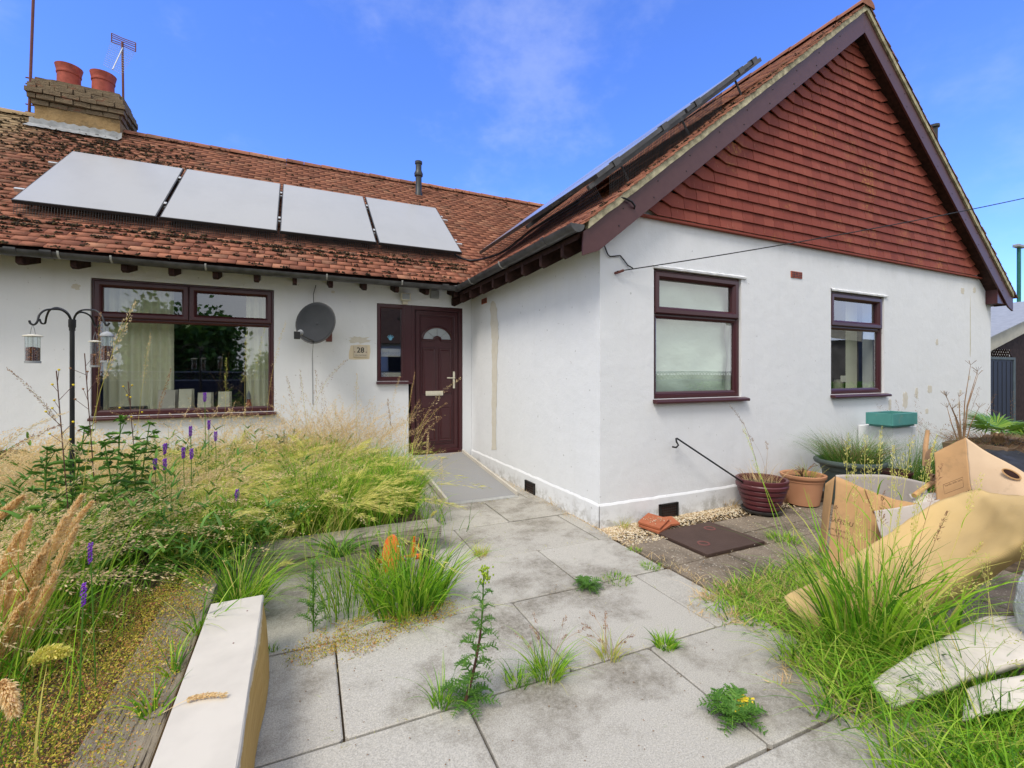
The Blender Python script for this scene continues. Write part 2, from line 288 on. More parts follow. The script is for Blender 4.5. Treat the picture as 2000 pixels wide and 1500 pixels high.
# path of grey slabs (one sheet of separate slabs over dark soil)
rows = [(-.25, .46, [-1.0, .2, 1.2, 2.2, 3.2]), (.46, 1.16, [-.9, .15, 1.15, 2.12, 3.0]), (1.16, 1.84, [-.35, .67, 1.64, 2.42]), (1.84, 2.545, [-.85, .18, 1.19, 2.12, 2.42]),
        (2.545, 3.22, [-.3, .72, 1.71, 2.40]), (3.22, 3.95, [-.75, .25, 1.24, 2.30, 2.44]), (3.95, 4.63, [.8, 1.79, 2.44]), (4.63, 5.3, [.3, 1.30, 2.3, 2.47]), (5.3, 6.0, [.8, 1.8, 2.47]), (6.0, 6.8, [.35, 1.35, 2.3, 2.47])]
ca, sa = math.cos(-.022), math.sin(-.022)
def slabs(rows, z, gap, rot=True, cx=1.0, cy=2.5, th=.05):
    mb = MB()
    for y0, y1, xs in rows:
        for a, b in zip(xs[:-1], xs[1:]):
            dz = random.uniform(-.003, .003); t1, t2 = random.uniform(-.0025, .0025), random.uniform(-.0025, .0025); g = gap*random.uniform(.7, 1.3)
            k = MB(); n = 8; rr = .012
            co = [(a+g, y0+g), (b-g, y0+g), (b-g, y1-g), (a+g, y1-g)]; lo = []
            for (qx, qy), (sx, sy) in zip(co, ((1,1),(-1,1),(-1,-1),(1,-1))): lo += ([(qx, qy+sy*rr), (qx+sx*rr, qy)] if sx*sy > 0 else [(qx+sx*rr, qy), (qx, qy+sy*rr)])
            lo = [(p, q, z+dz+t1*(p-a)+t2*(q-y0)) for p, q in lo]
            ins = .006; mx_, my_ = (a+b)/2, (y0+y1)/2
            inner = [(mx_+(p-mx_)*(1-ins/(b-a)*2), my_+(q-my_)*(1-ins/(y1-y0)*2), h) for p, q, h in lo]
            vs = [(p, q, h-.004-th) for p, q, h in lo]+[(p, q, h-.004) for p, q, h in lo]+inner
            m_ = len(lo); fs = [(i, (i+1) % m_, (i+1) % m_+m_, i+m_) for i in range(m_)]+[(i+m_, (i+1) % m_+m_, (i+1) % m_+2*m_, i+2*m_) for i in range(m_)]+[tuple(range(2*m_, 3*m_))]
            if rot: vs = [(cx+(p-cx)*ca-(q-cy)*sa, cy+(p-cx)*sa+(q-cy)*ca, h) for p, q, h in vs]
            mb.add(vs, fs)
    return mb
struct('path', slabs(rows, 0, .0045), MT['slab'])
struct('soil', MB().quad((-1.6,-.6,-.022),(7.5,-.6,-.022),(7.5,7.0,-.022),(-1.6,7.0,-.022)), MT['soil'])
struct('patio', slabs([(1.2, 1.88, [3.1, 3.85, 4.6]), (1.88, 2.54, [2.44, 3.05, 3.72, 4.4]), (2.54, 3.10, [2.44, 2.84]), (2.54, 2.80, [3.55, 4.25, 4.95]), (2.80, 3.12, [3.55, 4.0, 4.65, 5.3])], -.008, .006, False), MT['patio'])
# manhole cover set in the patio
t = thing('manhole_cover', 'square rusty brown iron manhole cover set in the brown patio slabs', 'manhole cover', (3.18, 2.84, 0))
mb = MB().box(2.86, 3.52, 2.56, 3.12, -.02, .006); obj('cover_plate', mb, MT['iron'], t, bevel=.004)
mb = MB()
for cx, cy in ((3.02, 2.74), (3.36, 2.98)):
    obj('lifting_ring', MB().lathe((cx, cy, .0065), [(.052, 0), (.05, .0025), (.036, .0025), (.034, -.003), (.001, -.003)], 20), MT['rust'], t, smooth=True)
# gravel strip
def pebbles(n, f, sz, z=0., flat=.6):
    vs, fs = [], []
    ico = [(0,0,1),(.9,0,.1),(.28,.85,.1),(-.72,.53,.1),(-.72,-.53,.1),(.28,-.85,.1),(0,0,-.6)]
    fc = [(0,1,2),(0,2,3),(0,3,4),(0,4,5),(0,5,1),(6,2,1),(6,3,2),(6,4,3),(6,5,4),(6,1,5)]
    for i in range(n):
        x, y = f(); s = random.uniform(.5, 1.25)*sz; a = random.uniform(0, 6.3); e = random.uniform(.6, 1.4); zz = z if not callable(z) else z(x, y); b = len(vs); zz += random.uniform(0, sz*.4)
        for p in ico:
            X, Y, Z = p[0]*s*e, p[1]*s/e, p[2]*s*flat; vs.append((x+X*math.cos(a)-Y*math.sin(a), y+X*math.sin(a)+Y*math.cos(a), zz+Z))
        fs += [tuple(j+b for j in q) for q in fc]
    return mesh_np('pebbles', vs, fs)
m = Mat('gravel', .85, .2); m.color(m.ramp(m.rnd(), [(0, (.24, .16, .08)), (.3, (.50, .38, .22)), (.6, (.62, .52, .36)), (.85, (.74, .67, .54)), (1, (.40, .22, .10))])); MT['gravel'] = m.m
def fg():
    r = random.random()
    if r < .75: x = 2.45+2.35*random.random()**1.25; return x, 3.43-abs(random.gauss(0, .13))-.0*x
    if r < .9: return 2.48-abs(random.gauss(0, .03)), random.uniform(3.1, 5.6)
    return random.uniform(2.45, 2.95), random.uniform(2.98, 3.4)
stuff('gravel', pebbles(7500, fg, .011, -.012), MT['gravel'], 'strip of small cream gravel along the foot of the white gable wall', 'gravel')
def fp(): return random.uniform(2.45, 4.2), random.gauss(2.6, .35)
stuff('loose_gravel', pebbles(260, fp, .007, -.004), MT['gravel'], 'scattered loose pebbles on the brown patio slabs', 'gravel')
# ================================================================ the bungalow
H = thing('bungalow', 'white rendered bungalow with red tiled roof and tile hung gable wing', 'house', (2.493, 3.434, 0))
def wall(mb, axis, c, th, u0, u1, z0, z1, holes):
    us = sorted({u0, u1}|{h[0] for h in holes}|{h[1] for h in holes}); zs = sorted({z0, z1}|{h[2] for h in holes}|{h[3] for h in holes})
    for a, b in zip(us[:-1], us[1:]):
        for p, q in zip(zs[:-1], zs[1:]):
            if any(h[0] <= a and b <= h[1] and h[2] <= p and q <= h[3] for h in holes): continue
            mb.box(a, b, c, c+th, p, q) if axis == 'Y' else mb.box(c, c+th, a, b, p, q)
mb = MB()
WIN = (-2.145, -.275, .90, 2.50); SL = (1.044, 1.50, 1.285, 2.415); DR = (1.50, 2.345, .17, 2.415)
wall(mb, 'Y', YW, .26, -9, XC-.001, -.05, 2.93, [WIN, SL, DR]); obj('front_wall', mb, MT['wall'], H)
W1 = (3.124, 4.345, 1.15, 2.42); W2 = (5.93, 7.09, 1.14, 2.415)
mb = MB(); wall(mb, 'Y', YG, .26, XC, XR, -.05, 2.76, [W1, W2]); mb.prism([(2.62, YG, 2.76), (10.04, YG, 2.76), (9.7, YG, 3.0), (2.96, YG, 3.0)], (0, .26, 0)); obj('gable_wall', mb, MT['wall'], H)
mb = MB(); wall(mb, 'X', XC+.002, .26, YG+.26, 12, -.05, 2.74, []); obj('side_wall', mb, MT['wall'], H)
mb = MB(); wall(mb, 'X', XR-.26, .258, YG+.26, 12, -.05, 2.70, []); obj('end_wall', mb, MT['wall'], H)
# plinth: a slightly proud band of render with a worn top edge
def plinth(axis, c, a, b, h=.205):
    mb = MB(); n = int((b-a)/.07); pf = [(0, -.05), (-.016, -.05), (-.013, h-.018), (-.004, h), (0, h+.002)]; pr = []
    for i in range(n+1):
        u = a+(b-a)*i/n; j = random.uniform(-.004, .004); pr.append([(u, c+d-(j if 0 < k < 4 else 0)*.4, z+(j if k > 1 else 0)) if axis == 'Y' else (c+d-(j if 0 < k < 4 else 0)*.4, u, z+(j if k > 1 else 0)) for k, (d, z) in enumerate(pf)])
    vs = [p for r in pr for p in r]; m_ = len(pf)
    return mb.add(vs, [(i*m_+k, (i+1)*m_+k, (i+1)*m_+k+1, i*m_+k+1) for i in range(n) for k in range(m_-1)])
obj('plinth', plinth('Y', YG, XC-.014, XR), MT['wall'], H); obj('plinth', plinth('X', XC, YG, 6.8), MT['wall'], H)
# patches of bare filler and flaking paint, 2 mm proud of the render
def patch(c, w, h, axis, n=22, seed=0, jag=.3):
    rn = random.Random(seed); lo = []
    for k in range(n):
        a = 2*math.pi*k/n; ca_, sa_ = math.cos(a), math.sin(a); e = 1+rn.uniform(-jag, jag); sq = 1/max(abs(ca_), abs(sa_))**.6
        u, z = ca_*w/2*e*sq, sa_*h/2*e*sq; lo.append((c[0]+u, c[1], c[2]+z) if axis == 'Y' else (c[0], c[1]+u, c[2]+z))
    d = (0, -.002, 0) if axis == 'Y' else (-.002, 0, 0)
    return MB().prism(lo, d)
m = Mat('bare_filler', .9, .1); m.color(m.mix(m.noise(12, 5), (.56, .51, .42), (.72, .69, .62))); MT['fill'] = m.m
def filler_strip():
    mb = MB()
    pts = [(963, 588, 12), (965, 620, 15), (967, 660, 13), (966, 700, 11), (966, 750, 10), (965, 800, 9), (965, 850, 9), (965, 884, 10)]; L_, R_2 = [], []
    fine = []
    for (a, b) in zip(pts[:-1], pts[1:]):
        for k in range(6): t_ = k/6; fine.append((a[0]+(b[0]-a[0])*t_, a[1]+(b[1]-a[1])*t_, a[2]+(b[2]-a[2])*t_))
    for i, (u, v, w) in enumerate(fine):
        w = w*(.25 if i == 0 else 1)*random.uniform(.8, 1.15); L_.append(px(u-w/2, v, XC)); R_2.append(px(u+w/2, v, XC))
    n = len(L_); vs = [p+V((-.002, 0, 0)) for p in L_]+[p+V((-.002, 0, 0)) for p in R_2]
    return mb.add(vs, [(i, i+1, n+i+1, n+i) for i in range(n-1)])
obj('bare_patch', filler_strip(), MT['fill'], H)
for u, v, w, h, sd_ in ((1768, 782, 16, 40, 1), (1790, 768, 9, 26, 2), (1816, 760, 14, 18, 3), (1830, 668, 8, 14, 4), (1893, 738, 9, 10, 5), (1876, 765, 7, 9, 6), (1873, 790, 9, 16, 7), (1810, 803, 10, 12, 8), (1738, 790, 9, 26, 9), (1880, 568, 12, 14, 10), (1903, 567, 9, 14, 11)):
    p = py(u, v, YG); s = (p-O).dot(FW)/FOC; obj('bare_patch', patch(p, w*s*1.1, h*s*.8, 'Y', 30, sd_, .18), MT['fill'], H)
for u, v, w, h, sd_ in ((148, 560, 14, 10, 21), (703, 664, 34, 12, 22), (650, 570, 6, 5, 23)):
    p = py(u, v, YW); s = (p-O).dot(FW)/FOC; obj('bare_patch', patch(p, w*s, h*s, 'Y', 24, sd_, .3), MT['fill'], H)
mb = MB()
p = py(1895, 640, YG); mb.add(*(lambda q: (q.v, q.f))(patch(p, .018, .9, 'Y', 16, 31, .35)))
m = Mat('rust_streak', .9, .1); m.color((.50, .47, .36)); obj('rust_streak', mb, m.m, H)
cr = Mat('crack_dark', .9, .1); cr.color((.12, .11, .10))
mb = MB()
def crack(pts, f, w=.0022, off=(0, -.0025, 0)):
    P = []
    for (a, b) in zip(pts[:-1], pts[1:]):
        for k in range(5): t_ = k/5; P.append((a[0]+(b[0]-a[0])*t_+random.uniform(-1, 1), a[1]+(b[1]-a[1])*t_))
    P.append(pts[-1]); mb.tube([f(*q)+V(off) for q in P], w, 4)
crack([(968, 608), (971, 640), (969, 662), (970, 690)], lambda u, v: px(u, v, XC), .004, (-.0025, 0, 0)); crack([(735, 566), (734, 592)], lambda u, v: py(u, v, YW), .002)
crack([(1300, 790), (1303, 812)], lambda u, v: py(u, v, YG)); crack([(1146, 845), (1132, 893), (1122, 945)], lambda u, v: px(u, v, XC), .0015, (-.0025, 0, 0))
crack([(760, 590), (830, 599)], lambda u, v: py(u, v-4, YW), .002)
# ---- gable tile hanging
K = .79; AX, AZ = 6.33, 5.92
def wing_z(x): return AZ-K*abs(x-AX)
mb = MB().prism([(2.96, YG, 2.98), (9.70, YG, 2.98), (AX, YG, 5.62)], (0, .2, 0)); gb = obj('gable_backing', mb, MT['darkwood'], H)
mb = MB(); row = 0; zb = 2.915; GA = .113; TW = .168
def htile(mb, cx, z, w, h, y, tilt=0., dy=0.):
    ct, st_ = math.cos(tilt), math.sin(tilt); e = .0022; yb = y-dy
    loc = [(-w/2+e, 0, -.013), (w/2-e, 0, -.013), (w/2-e, 0, 0), (-w/2+e, 0, 0), (-w/2+e, h, .010), (w/2-e, h, .010), (w/2-e, h, .020), (-w/2+e, h, .020)]
    vs = [(cx+a*ct-b*st_, yb+c_, z+a*st_+b*ct) for a, b, c_ in loc]
    mb.add(vs, [(0,1,2,3), (4,7,6,5), (0,4,5,1), (1,5,6,2), (2,6,7,3), (3,7,4,0)])
while zb < 5.60:
    hw = (5.63-zb)/K-.02; x0 = -hw; off = (row % 2)*TW/2; n = int((2*hw-.42)/TW)
    if hw > .32:
        s0 = -n*TW/2+((row % 2)-.5)*TW/2*.0
        for i in range(n):
            cx = s0+(i+.5)*TW
            htile(mb, AX+cx, zb+random.uniform(-.002, .002), TW, GA*1.25, YG-.034, random.uniform(-.004, .004), random.uniform(0, .003))
        for sg in (-1, 1):   # the last tile of each course is cut and kicked up along the verge
            ex = n*TW/2+.085; htile(mb, AX+sg*ex, zb+.030, .185, GA*1.3, YG-.035, sg*.36, .001)
            if hw-(n*TW/2+.16) > .06: htile(mb, AX+sg*(ex+.16), zb+.095, .17, GA*1.2, YG-.034, sg*.42, .0)
    elif hw > .05: htile(mb, AX, zb, 2*hw*.9, GA*1.3, YG-.034)
    zb += GA; row += 1
obj('tile_hanging', mb, MT['hung'], H)
mb = MB(); mb.box(2.90, 9.98, YG-.045, YG-.001, 2.885, 2.905); obj('tile_batten', mb, MT['hung'], H)
# ---- roofs
YE, ZE = 6.42, 2.70; YR = 9.95; ZR = ZE+K*(YR-YE); CL = math.sqrt(1+K*K); cs, sn = 1/CL, K/CL
def tiles(o, u, s, nrm, ulen, slen, keep, g=.116, w=.192, seed=1, lf=.026):
    rn = random.Random(seed); vs, fs = [], []; o, u, s, nrm = V(o), V(u), V(s), V(nrm); r = 0; sl = -.02
    while sl < slen:
        x = -(r % 2)*w/2
        while x < ulen:
            p = o+u*(x+w/2)+s*(sl+g/2)
            if keep(p):
                e = .0028+rn.uniform(0, .0015); l = g*1.45; lift = lf+rn.uniform(-.003, .005); th = .013; dl = rn.uniform(-.004, .004); tw = rn.uniform(-.004, .004); b = len(vs)
                for uu, ss, nn in ((e, dl, lift-tw), (w-e, dl, lift+tw), (w-e, l, .004), (e, l, .004), (e, dl, lift+th-tw), (w-e, dl, lift+th+tw), (w-e, l, .004+th), (e, l, .004+th)): vs.append(tuple(o+u*max(x+uu, rn.uniform(-.004, .008) if x < 0 else -9)+s*(sl+ss)+nrm*nn))
                fs += [(b+4, b+5, b+6, b+7), (b, b+1, b+5, b+4), (b+1, b+2, b+6, b+5), (b+3, b, b+4, b+7)]
            x += w
        sl += g; r += 1
    return mesh_np('tiles', vs, fs)
mains = (0, cs, sn)
obj('main_roof', tiles((-7, YE, ZE), (1, 0, 0), (0, cs, sn), (0, -sn, cs), 13.0, (YR-YE)*CL-.03, lambda p: p.y > p.x+4.167-.10 or p.x < 2.0, seed=3), MT['tile'], H)
XE = 2.14; ZX = wing_z(XE); YF = YG-.20
obj('wing_roof', tiles((XE, YF, ZX), (0, 1, 0), (cs, 0, sn), (-sn, 0, cs), 6.75, (AX-XE)*CL-.03, lambda p: p.y < p.x+4.167+.12, seed=4, w=.178, g=.110, lf=.018), MT['tile'], H)
obj('wing_roof', tiles((2*AX-XE, YF, ZX), (0, 1, 0), (-cs, 0, sn), (sn, 0, cs), 6.75, (AX-XE)*CL-.03, lambda p: p.y < 6.2, seed=5, w=.178, g=.110, lf=.014), MT['tile'], H)
mb = MB()   # boarding under the tiles (closes the roof)
mb.prism([(-9, YE+.05, ZE-.035+.05*K), (-9, YR, ZR-.035), (-9, YR+3.6, ZR-.035-3.6*K), (-9, YR+3.6, ZR-.075-3.6*K), (-9, YR, ZR-.075), (-9, YE+.05, ZE-.075+.05*K)], (11.3+.2, 0, 0))
mb.prism([(2.3, YE+.3, ZE-.035+.3*K), (2.3, YR, ZR-.035), (2.3, YR+3.6, ZR-.035-3.6*K), (2.3, YR+3.6, ZR-.08-3.6*K), (2.3, YR, ZR-.08), (2.3, YE+.3, ZE-.08+.3*K)], (8, 0, 0))
mb.prism([(XE+.03, YF+.08, ZX-.02), (AX, YF+.08, AZ-.035), (2*AX-XE-.03, YF+.08, ZX-.02), (2*AX-XE-.03, YF+.08, ZX-.07), (AX, YF+.08, AZ-.09), (XE+.03, YF+.08, ZX-.07)], (0, 6.9, 0))
obj('roof_boarding', mb, MT['darkwood'], H)
def ridge(a, b, r, seg=.31, sq=.75):
    mb = MB(); a, b = V(a), V(b); L_ = (b-a).length; d = (b-a)/L_; n = int(L_/seg); side = d.cross(V((0, 0, 1))); rn = random.Random(5)
    for i in range(n):
        p0 = a+d*(i*seg); p1 = a+d*((i+1)*seg-.008); q = rn.uniform(.95, 1.06); vs = []
        for p, k in ((p0, 1.07*q), (p1, q)):
            for j in range(9): an = math.pi*j/8; vs.append(p+side*(math.cos(an)*r*k)+V((0, 0, math.sin(an)*r*k*sq)))
        mb.add(vs, [(j, j+1, j+10, j+9) for j in range(8)]+[tuple(range(9))])
    return mb
obj('ridge_tile', ridge((-7, YR, ZR-.02), (5.9, YR, ZR-.02), .125), MT['tile'], H); obj('ridge_tile', ridge((AX, YF-.01, AZ-.03), (AX, 10, AZ-.03), .12), MT['tile'], H)
# verge mortar and bargeboards
def slope_strip(y0, y1, top, bot, sg, x0=2.17, x1=AX, wob=0):
    mb = MB(); n = 40; vs = []
    for i in range(n+1):
        x = x0+(x1-x0)*i/n; z = wing_z(x); X = x if sg < 0 else 2*AX-x; w_ = random.uniform(-wob, wob)
        vs += [(X, y0, z+top), (X, y1, z+top), (X, y1, z+bot+w_), (X, y0, z+bot+w_)]
    fs = [(i*4+k, i*4+(k+1) % 4, i*4+4+(k+1) % 4, i*4+4+k) for i in range(n) for k in range(4)]+[(0, 1, 2, 3), (n*4+3, n*4+2, n*4+1, n*4)]
    return mb.add(vs, fs)
for sg in (-1, 1):
    obj('verge_mortar', slope_strip(YF+.012, YF+.07, .012, -.062, sg, 2.24, AX, .006), MT['mortar'], H)
    mb = MB(); X = (lambda x: x) if sg < 0 else (lambda x: 2*AX-x); bt, bb = -.055, -.325
    mb.prism([(X(2.20), YF+.035, wing_z(2.20)+bt), (X(AX-.001), YF+.035, AZ+bt), (X(AX-.001), YF+.035, AZ+bb), (X(2.36), YF+.035, wing_z(2.36)+bb), (X(2.20), YF+.035, wing_z(2.20)-.255)], (0, .022, 0))
    b_ = obj('bargeboard', mb, MT['barge'], H, bevel=.002)
    mb = MB()
    for i in range(9):
        for dz in (-.11, -.27):
            x = 2.6+i*.40; p = (X(x+(dz+.19)*.3), YF+.034, wing_z(x)+dz); mb.lathe(p, [(.007, 0), (.006, .003), (.0005, .004)], 6, (0, -1, 0))
    obj('fixing', mb, MT['black'], b_)
    obj('soffit', slope_strip(YF+.058, YG-.0, -.30, -.318, sg, 2.38, AX), MT['darkwood'], H)
mb = MB().prism([(9.98, YF+.059, 2.50), (10.40, YF+.059, 2.50), (10.40, YF+.059, 2.66), (9.98, YF+.059, 2.98)], (0, .30, 0)); obj('eaves_box', mb, MT['maroon'], H, bevel=.004)
# gutters
def gutter(a, b, r=.062):
    a, b = V(a), V(b); d = (b-a).normalized(); s = d.cross(V((0, 0, 1))); lo = []
    for j in range(11): an = math.pi+math.pi*j/10; lo.append(s*(math.cos(an)*r)+V((0, 0, math.sin(an)*r)))
    for j in range(11): an = 2*math.pi-math.pi*j/10; lo.append(s*(math.cos(an)*(r-.005))+V((0, 0, math.sin(an)*(r-.005))))
    vs = [a+p for p in lo]+[b+p for p in lo]; n = len(lo)
    return MB().add(vs, [(i, (i+1) % n, (i+1) % n+n, i+n) for i in range(n)]+[tuple(range(n))[::-1], tuple(range(n, 2*n))])
GY, GX, GZ = YE-.035, XE-.015, ZE-.035
g1 = obj('gutter', gutter((-7, GY, GZ), (GX+.03, GY, GZ-.01)), MT['gutter'], H, smooth=2); g2 = obj('gutter', gutter((GX, YF+.01, GZ-.015), (GX, GY, GZ-.012)), MT['gutter'], H, smooth=2)
def collar(p, ax, r=.068, w=.05):
    mb = MB(); p, ax = V(p), V(ax); s = ax.cross(V((0, 0, 1))); vs = []
    for k in (-w/2, w/2):
        for rr in (r, r-.006):
            for j in range(13): an = math.pi*.97+math.pi*1.06*j/12; vs.append(p+ax*k+s*(math.cos(an)*rr)+V((0, 0, math.sin(an)*rr)))
    fs = []
    for j in range(12): fs += [(j, j+1, 26+j+1, 26+j), (13+j+1, 13+j, 39+j, 39+j+1), (j, 13+j, 14+j, j+1), (26+j, 27+j, 40+j, 39+j)]
    return mb.add(vs, fs)
for u in (220, 118, 403, 638, 784): p = py(u, 540, GY); obj('gutter_clip', collar((p.x, GY, GZ), (1, 0, 0), .069, .018), MT['clip'], g1)
for x in (-2.35, 1.92, -2.62): obj('gutter_union', collar((x, GY, GZ), (1, 0, 0), .071, .09), MT['gutter'], g1)
obj('gutter_corner', MB().lathe((GX, GY, GZ-.002), [(.001, -.078), (.05, -.07), (.078, -.035), (.082, 0), (.078, .004)], 20), MT['gutter'], g1, smooth=True)
for y in (5.75, 4.75, 3.75): obj('gutter_union' if y == 3.75 else 'gutter_clip', collar((GX, y, GZ-.01), (0, 1, 0), .069, .06 if y == 3.75 else .022), MT['clip'] if y != 3.75 else MT['gutter'], g2)
obj('end_cap', MB().prism([(GX+math.cos(math.pi+math.pi*j/12)*.068, YF+.002, GZ-.015+math.sin(math.pi+math.pi*j/12)*.068) for j in range(13)], (0, .02, 0)), MT['gutter'], g2)
# rafter feet, each its own part
for i in range(22):
    x = -6.9+i*.428
    if x > 2.4: break
    y0 = YE+.01; mb = MB().prism([(x, y0, ZE-.06), (x, y0, ZE-.16), (x, y0+.06, ZE-.175), (x, YW, ZE-.08+.0), (x, YW, ZE+.2)], (.052, 0, 0)); obj('rafter_foot', mb, MT['darkwood'], H)
for i in range(9):
    y = 3.52+i*.405; x0 = XE+.02; mb = MB().prism([(x0, y, ZX-.06), (x0, y, ZX-.16), (x0+.05, y, ZX-.175), (XC, y, ZX-.02), (XC, y, ZX+.2)], (0, .052, 0)); obj('rafter_foot', mb, MT['darkwood'], H)
# ---- chimney
CX0, CX1 = -3.72, -2.66; CY0, CY1 = 9.66, 10.22
def lumpy(mb, x0, x1, y0, y1, z0, z1, amp, nx=14, ny=6, nz=6):
    f = MB(); vs = {}
    def vert(i, j, k):
        if (i, j, k) not in vs:
            p = V((x0+(x1-x0)*i/nx, y0+(y1-y0)*j/ny, z0+(z1-z0)*k/nz)); n = MN.noise_vector(p*6)*amp; vs[(i, j, k)] = len(f.v); f.v.append(tuple(p+n))
        return vs[(i, j, k)]
    for i in range(nx):
        for k in range(nz):
            f.f.append((vert(i,0,k), vert(i+1,0,k), vert(i+1,0,k+1), vert(i,0,k+1))); f.f.append((vert(i,ny,k), vert(i,ny,k+1), vert(i+1,ny,k+1), vert(i+1,ny,k)))
        for j in range(ny): f.f.append((vert(i,j,nz), vert(i+1,j,nz), vert(i+1,j+1,nz), vert(i,j+1,nz))); f.f.append((vert(i,j,0), vert(i,j+1,0), vert(i+1,j+1,0), vert(i+1,j,0)))
    for j in range(ny):
        for k in range(nz): f.f.append((vert(0,j,k), vert(0,j,k+1), vert(0,j+1,k+1), vert(0,j+1,k))); f.f.append((vert(nx,j,k), vert(nx,j+1,k), vert(nx,j+1,k+1), vert(nx,j,k+1)))
    return mb.add(f.v, f.f)
zt = 6.04
ch = obj('chimney', lumpy(MB(), CX0, CX1, CY0, CY1, 5.0, 5.64, .012), MT['chim'], H)
mb = MB(); rb = random.Random(9)
for k_, (ov, z0_, z1_) in enumerate(((.03, 5.60, 5.675), (.065, 5.68, 5.755), (.085, 5.76, 5.835), (.06, 5.84, 5.92), (.03, 5.925, 6.0), (.0, 6.0, zt))):
    if ov == 0: lumpy(mb, CX0, CX1, CY0, CY1, z0_, z1_, .02, 14, 6, 2); continue
    lumpy(mb, CX0-ov+.03, CX1+ov-.03, CY0-ov+.03, CY1+ov-.03, z0_, z1_, .004, 4, 3, 1); x_ = CX0-ov-(k_ % 2)*.11
    while x_ < CX1+ov:
        a_, b_ = max(x_+.004, CX0-ov), min(x_+.21, CX1+ov)
        if b_-a_ > .03 and rb.random() > .05: lumpy(mb, a_, b_, CY0-ov+rb.uniform(-.008, .014), CY0-ov+.1, z0_+.004, z1_-.004, .010, 5, 2, 2)
        x_ += .22
    y_ = CY0-ov+.02
    while y_ < CY1+ov: lumpy(mb, CX1+ov-.1, CX1+ov+rb.uniform(-.014, .008), y_+.004, min(y_+.205, CY1+ov), z0_+.004, z1_-.004, .010, 2, 5, 2); y_ += .215
obj('chimney_cap', mb, MT['cap'], ch)
def lead(z0, z1):
    y = lambda z: CY0-.03
    mb = MB(); n = 30; vs = []
    for i in range(n+1):
        x = CX0-.05+(CX1-CX0+.08)*i/n; zz = ZE+K*(CY0-YE); j = math.sin(i*1.9)*.012
        vs += [(x, CY0-.024, zz+.125+j), (x, CY0-.03, zz+.04), (x, CY0-.22, zz+.05-.17*K+j*.3)]
    return mb.add(vs, [(i*3+k, i*3+k+1, i*3+4+k, i*3+3+k) for i in range(n) for k in range(2)])
obj('flashing', lead(0, 0), MT['lead'], ch)
for cx, sc in ((-3.40, 1.0), (-2.96, 1.0)):
    r = .15; mb = MB().lathe((cx, 9.94, zt-.03), [(r*1.0, 0), (r*.97, .28), (r*1.03, .285), (r*1.06, .302), (r*1.03, .32), (r*1.05, .34), (r*1.13, .395), (r*1.17, .42), (r*1.08, .42), (r*.86, .35), (r*.8, .1)], 28); obj('chimney_pot', mb, MT['pot'], ch, smooth=2)
    obj('flaunching', MB().lathe((cx, 9.94, zt-.02), [(r*1.5, -.02), (r*1.25, .03), (r*.98, .05)], 20), MT['fill'], ch, smooth=True)
obj('flue_pipe', None if False else MB().lathe((2.28, 9.42, 5.0), [(.075, -.1), (.078, .12), (.062, .15), (.062, .46), (.085, .48), (.09, .53), (.075, .56), (.060, .60), (.060, .72), (.075, .73), (.075, .78), (.001, .79)], 20), MT['pipe'], H, smooth=2)
# aerials are lashed to the stack: things of their own
ya = 9.94
t = thing('aerial_mast', 'tall thin rusty mast lashed to the left end of the chimney', 'aerial mast', (-4.0, ya, 5.5))
pb, pt_ = py(57, 222, ya), py(65, 0, ya); topm = pb+(pt_-pb)*1.5
obj('pole', MB().tube([pb, topm], .02, 8), MT['rust'], t)
for v in (151, 163, 203, 218): a = py(50, v, ya); b = py(78, v+6, ya); obj('bracket', MB().tube([a, b], .011, 5), MT['rust'], t)
t = thing('television_aerial', 'rusty television aerial with grid reflector on the right of the chimney', 'aerial', (-2.5, ya, 6.2))
a, b = py(241, 212, ya), py(239, 82, ya); obj('pole', MB().tube([a, b], .017, 8), MT['rust'], t)
for v in (193, 208): obj('bracket', MB().tube([py(225, v-2, ya), py(243, v, ya)], .011, 5), MT['rust'], t)
mb = MB()
for dv in (0, 4, 8, 13, 17):   # reflector grille
    mb.tube([py(218, 65+dv, ya+.1), py(240, 75+dv*.85, ya+.02)], .008, 5); mb.tube([py(240, 75+dv*.85, ya+.02), py(265, 84+dv, ya-.12)], .008, 5)
for u, v in ((218, 65), (265, 84)): y_ = ya+.1 if u < 240 else ya-.12; mb.tube([py(u, v, y_), py(u, v+17, y_)], .009, 5)
obj('reflector', mb, MT['rust'], t)
mb = MB(); A_, B_ = py(240, 93, ya), py(220, 136, ya-.45); mb.tube([A_, B_], .010, 6)
for k in range(13): c_ = A_.lerp(B_, k/12); mb.tube([c_+V((-.17+.004*k, 0, .05)), c_+V((.17-.004*k, 0, -.05))], .0035, 4)
obj('boom', mb, MT['alu'], t)
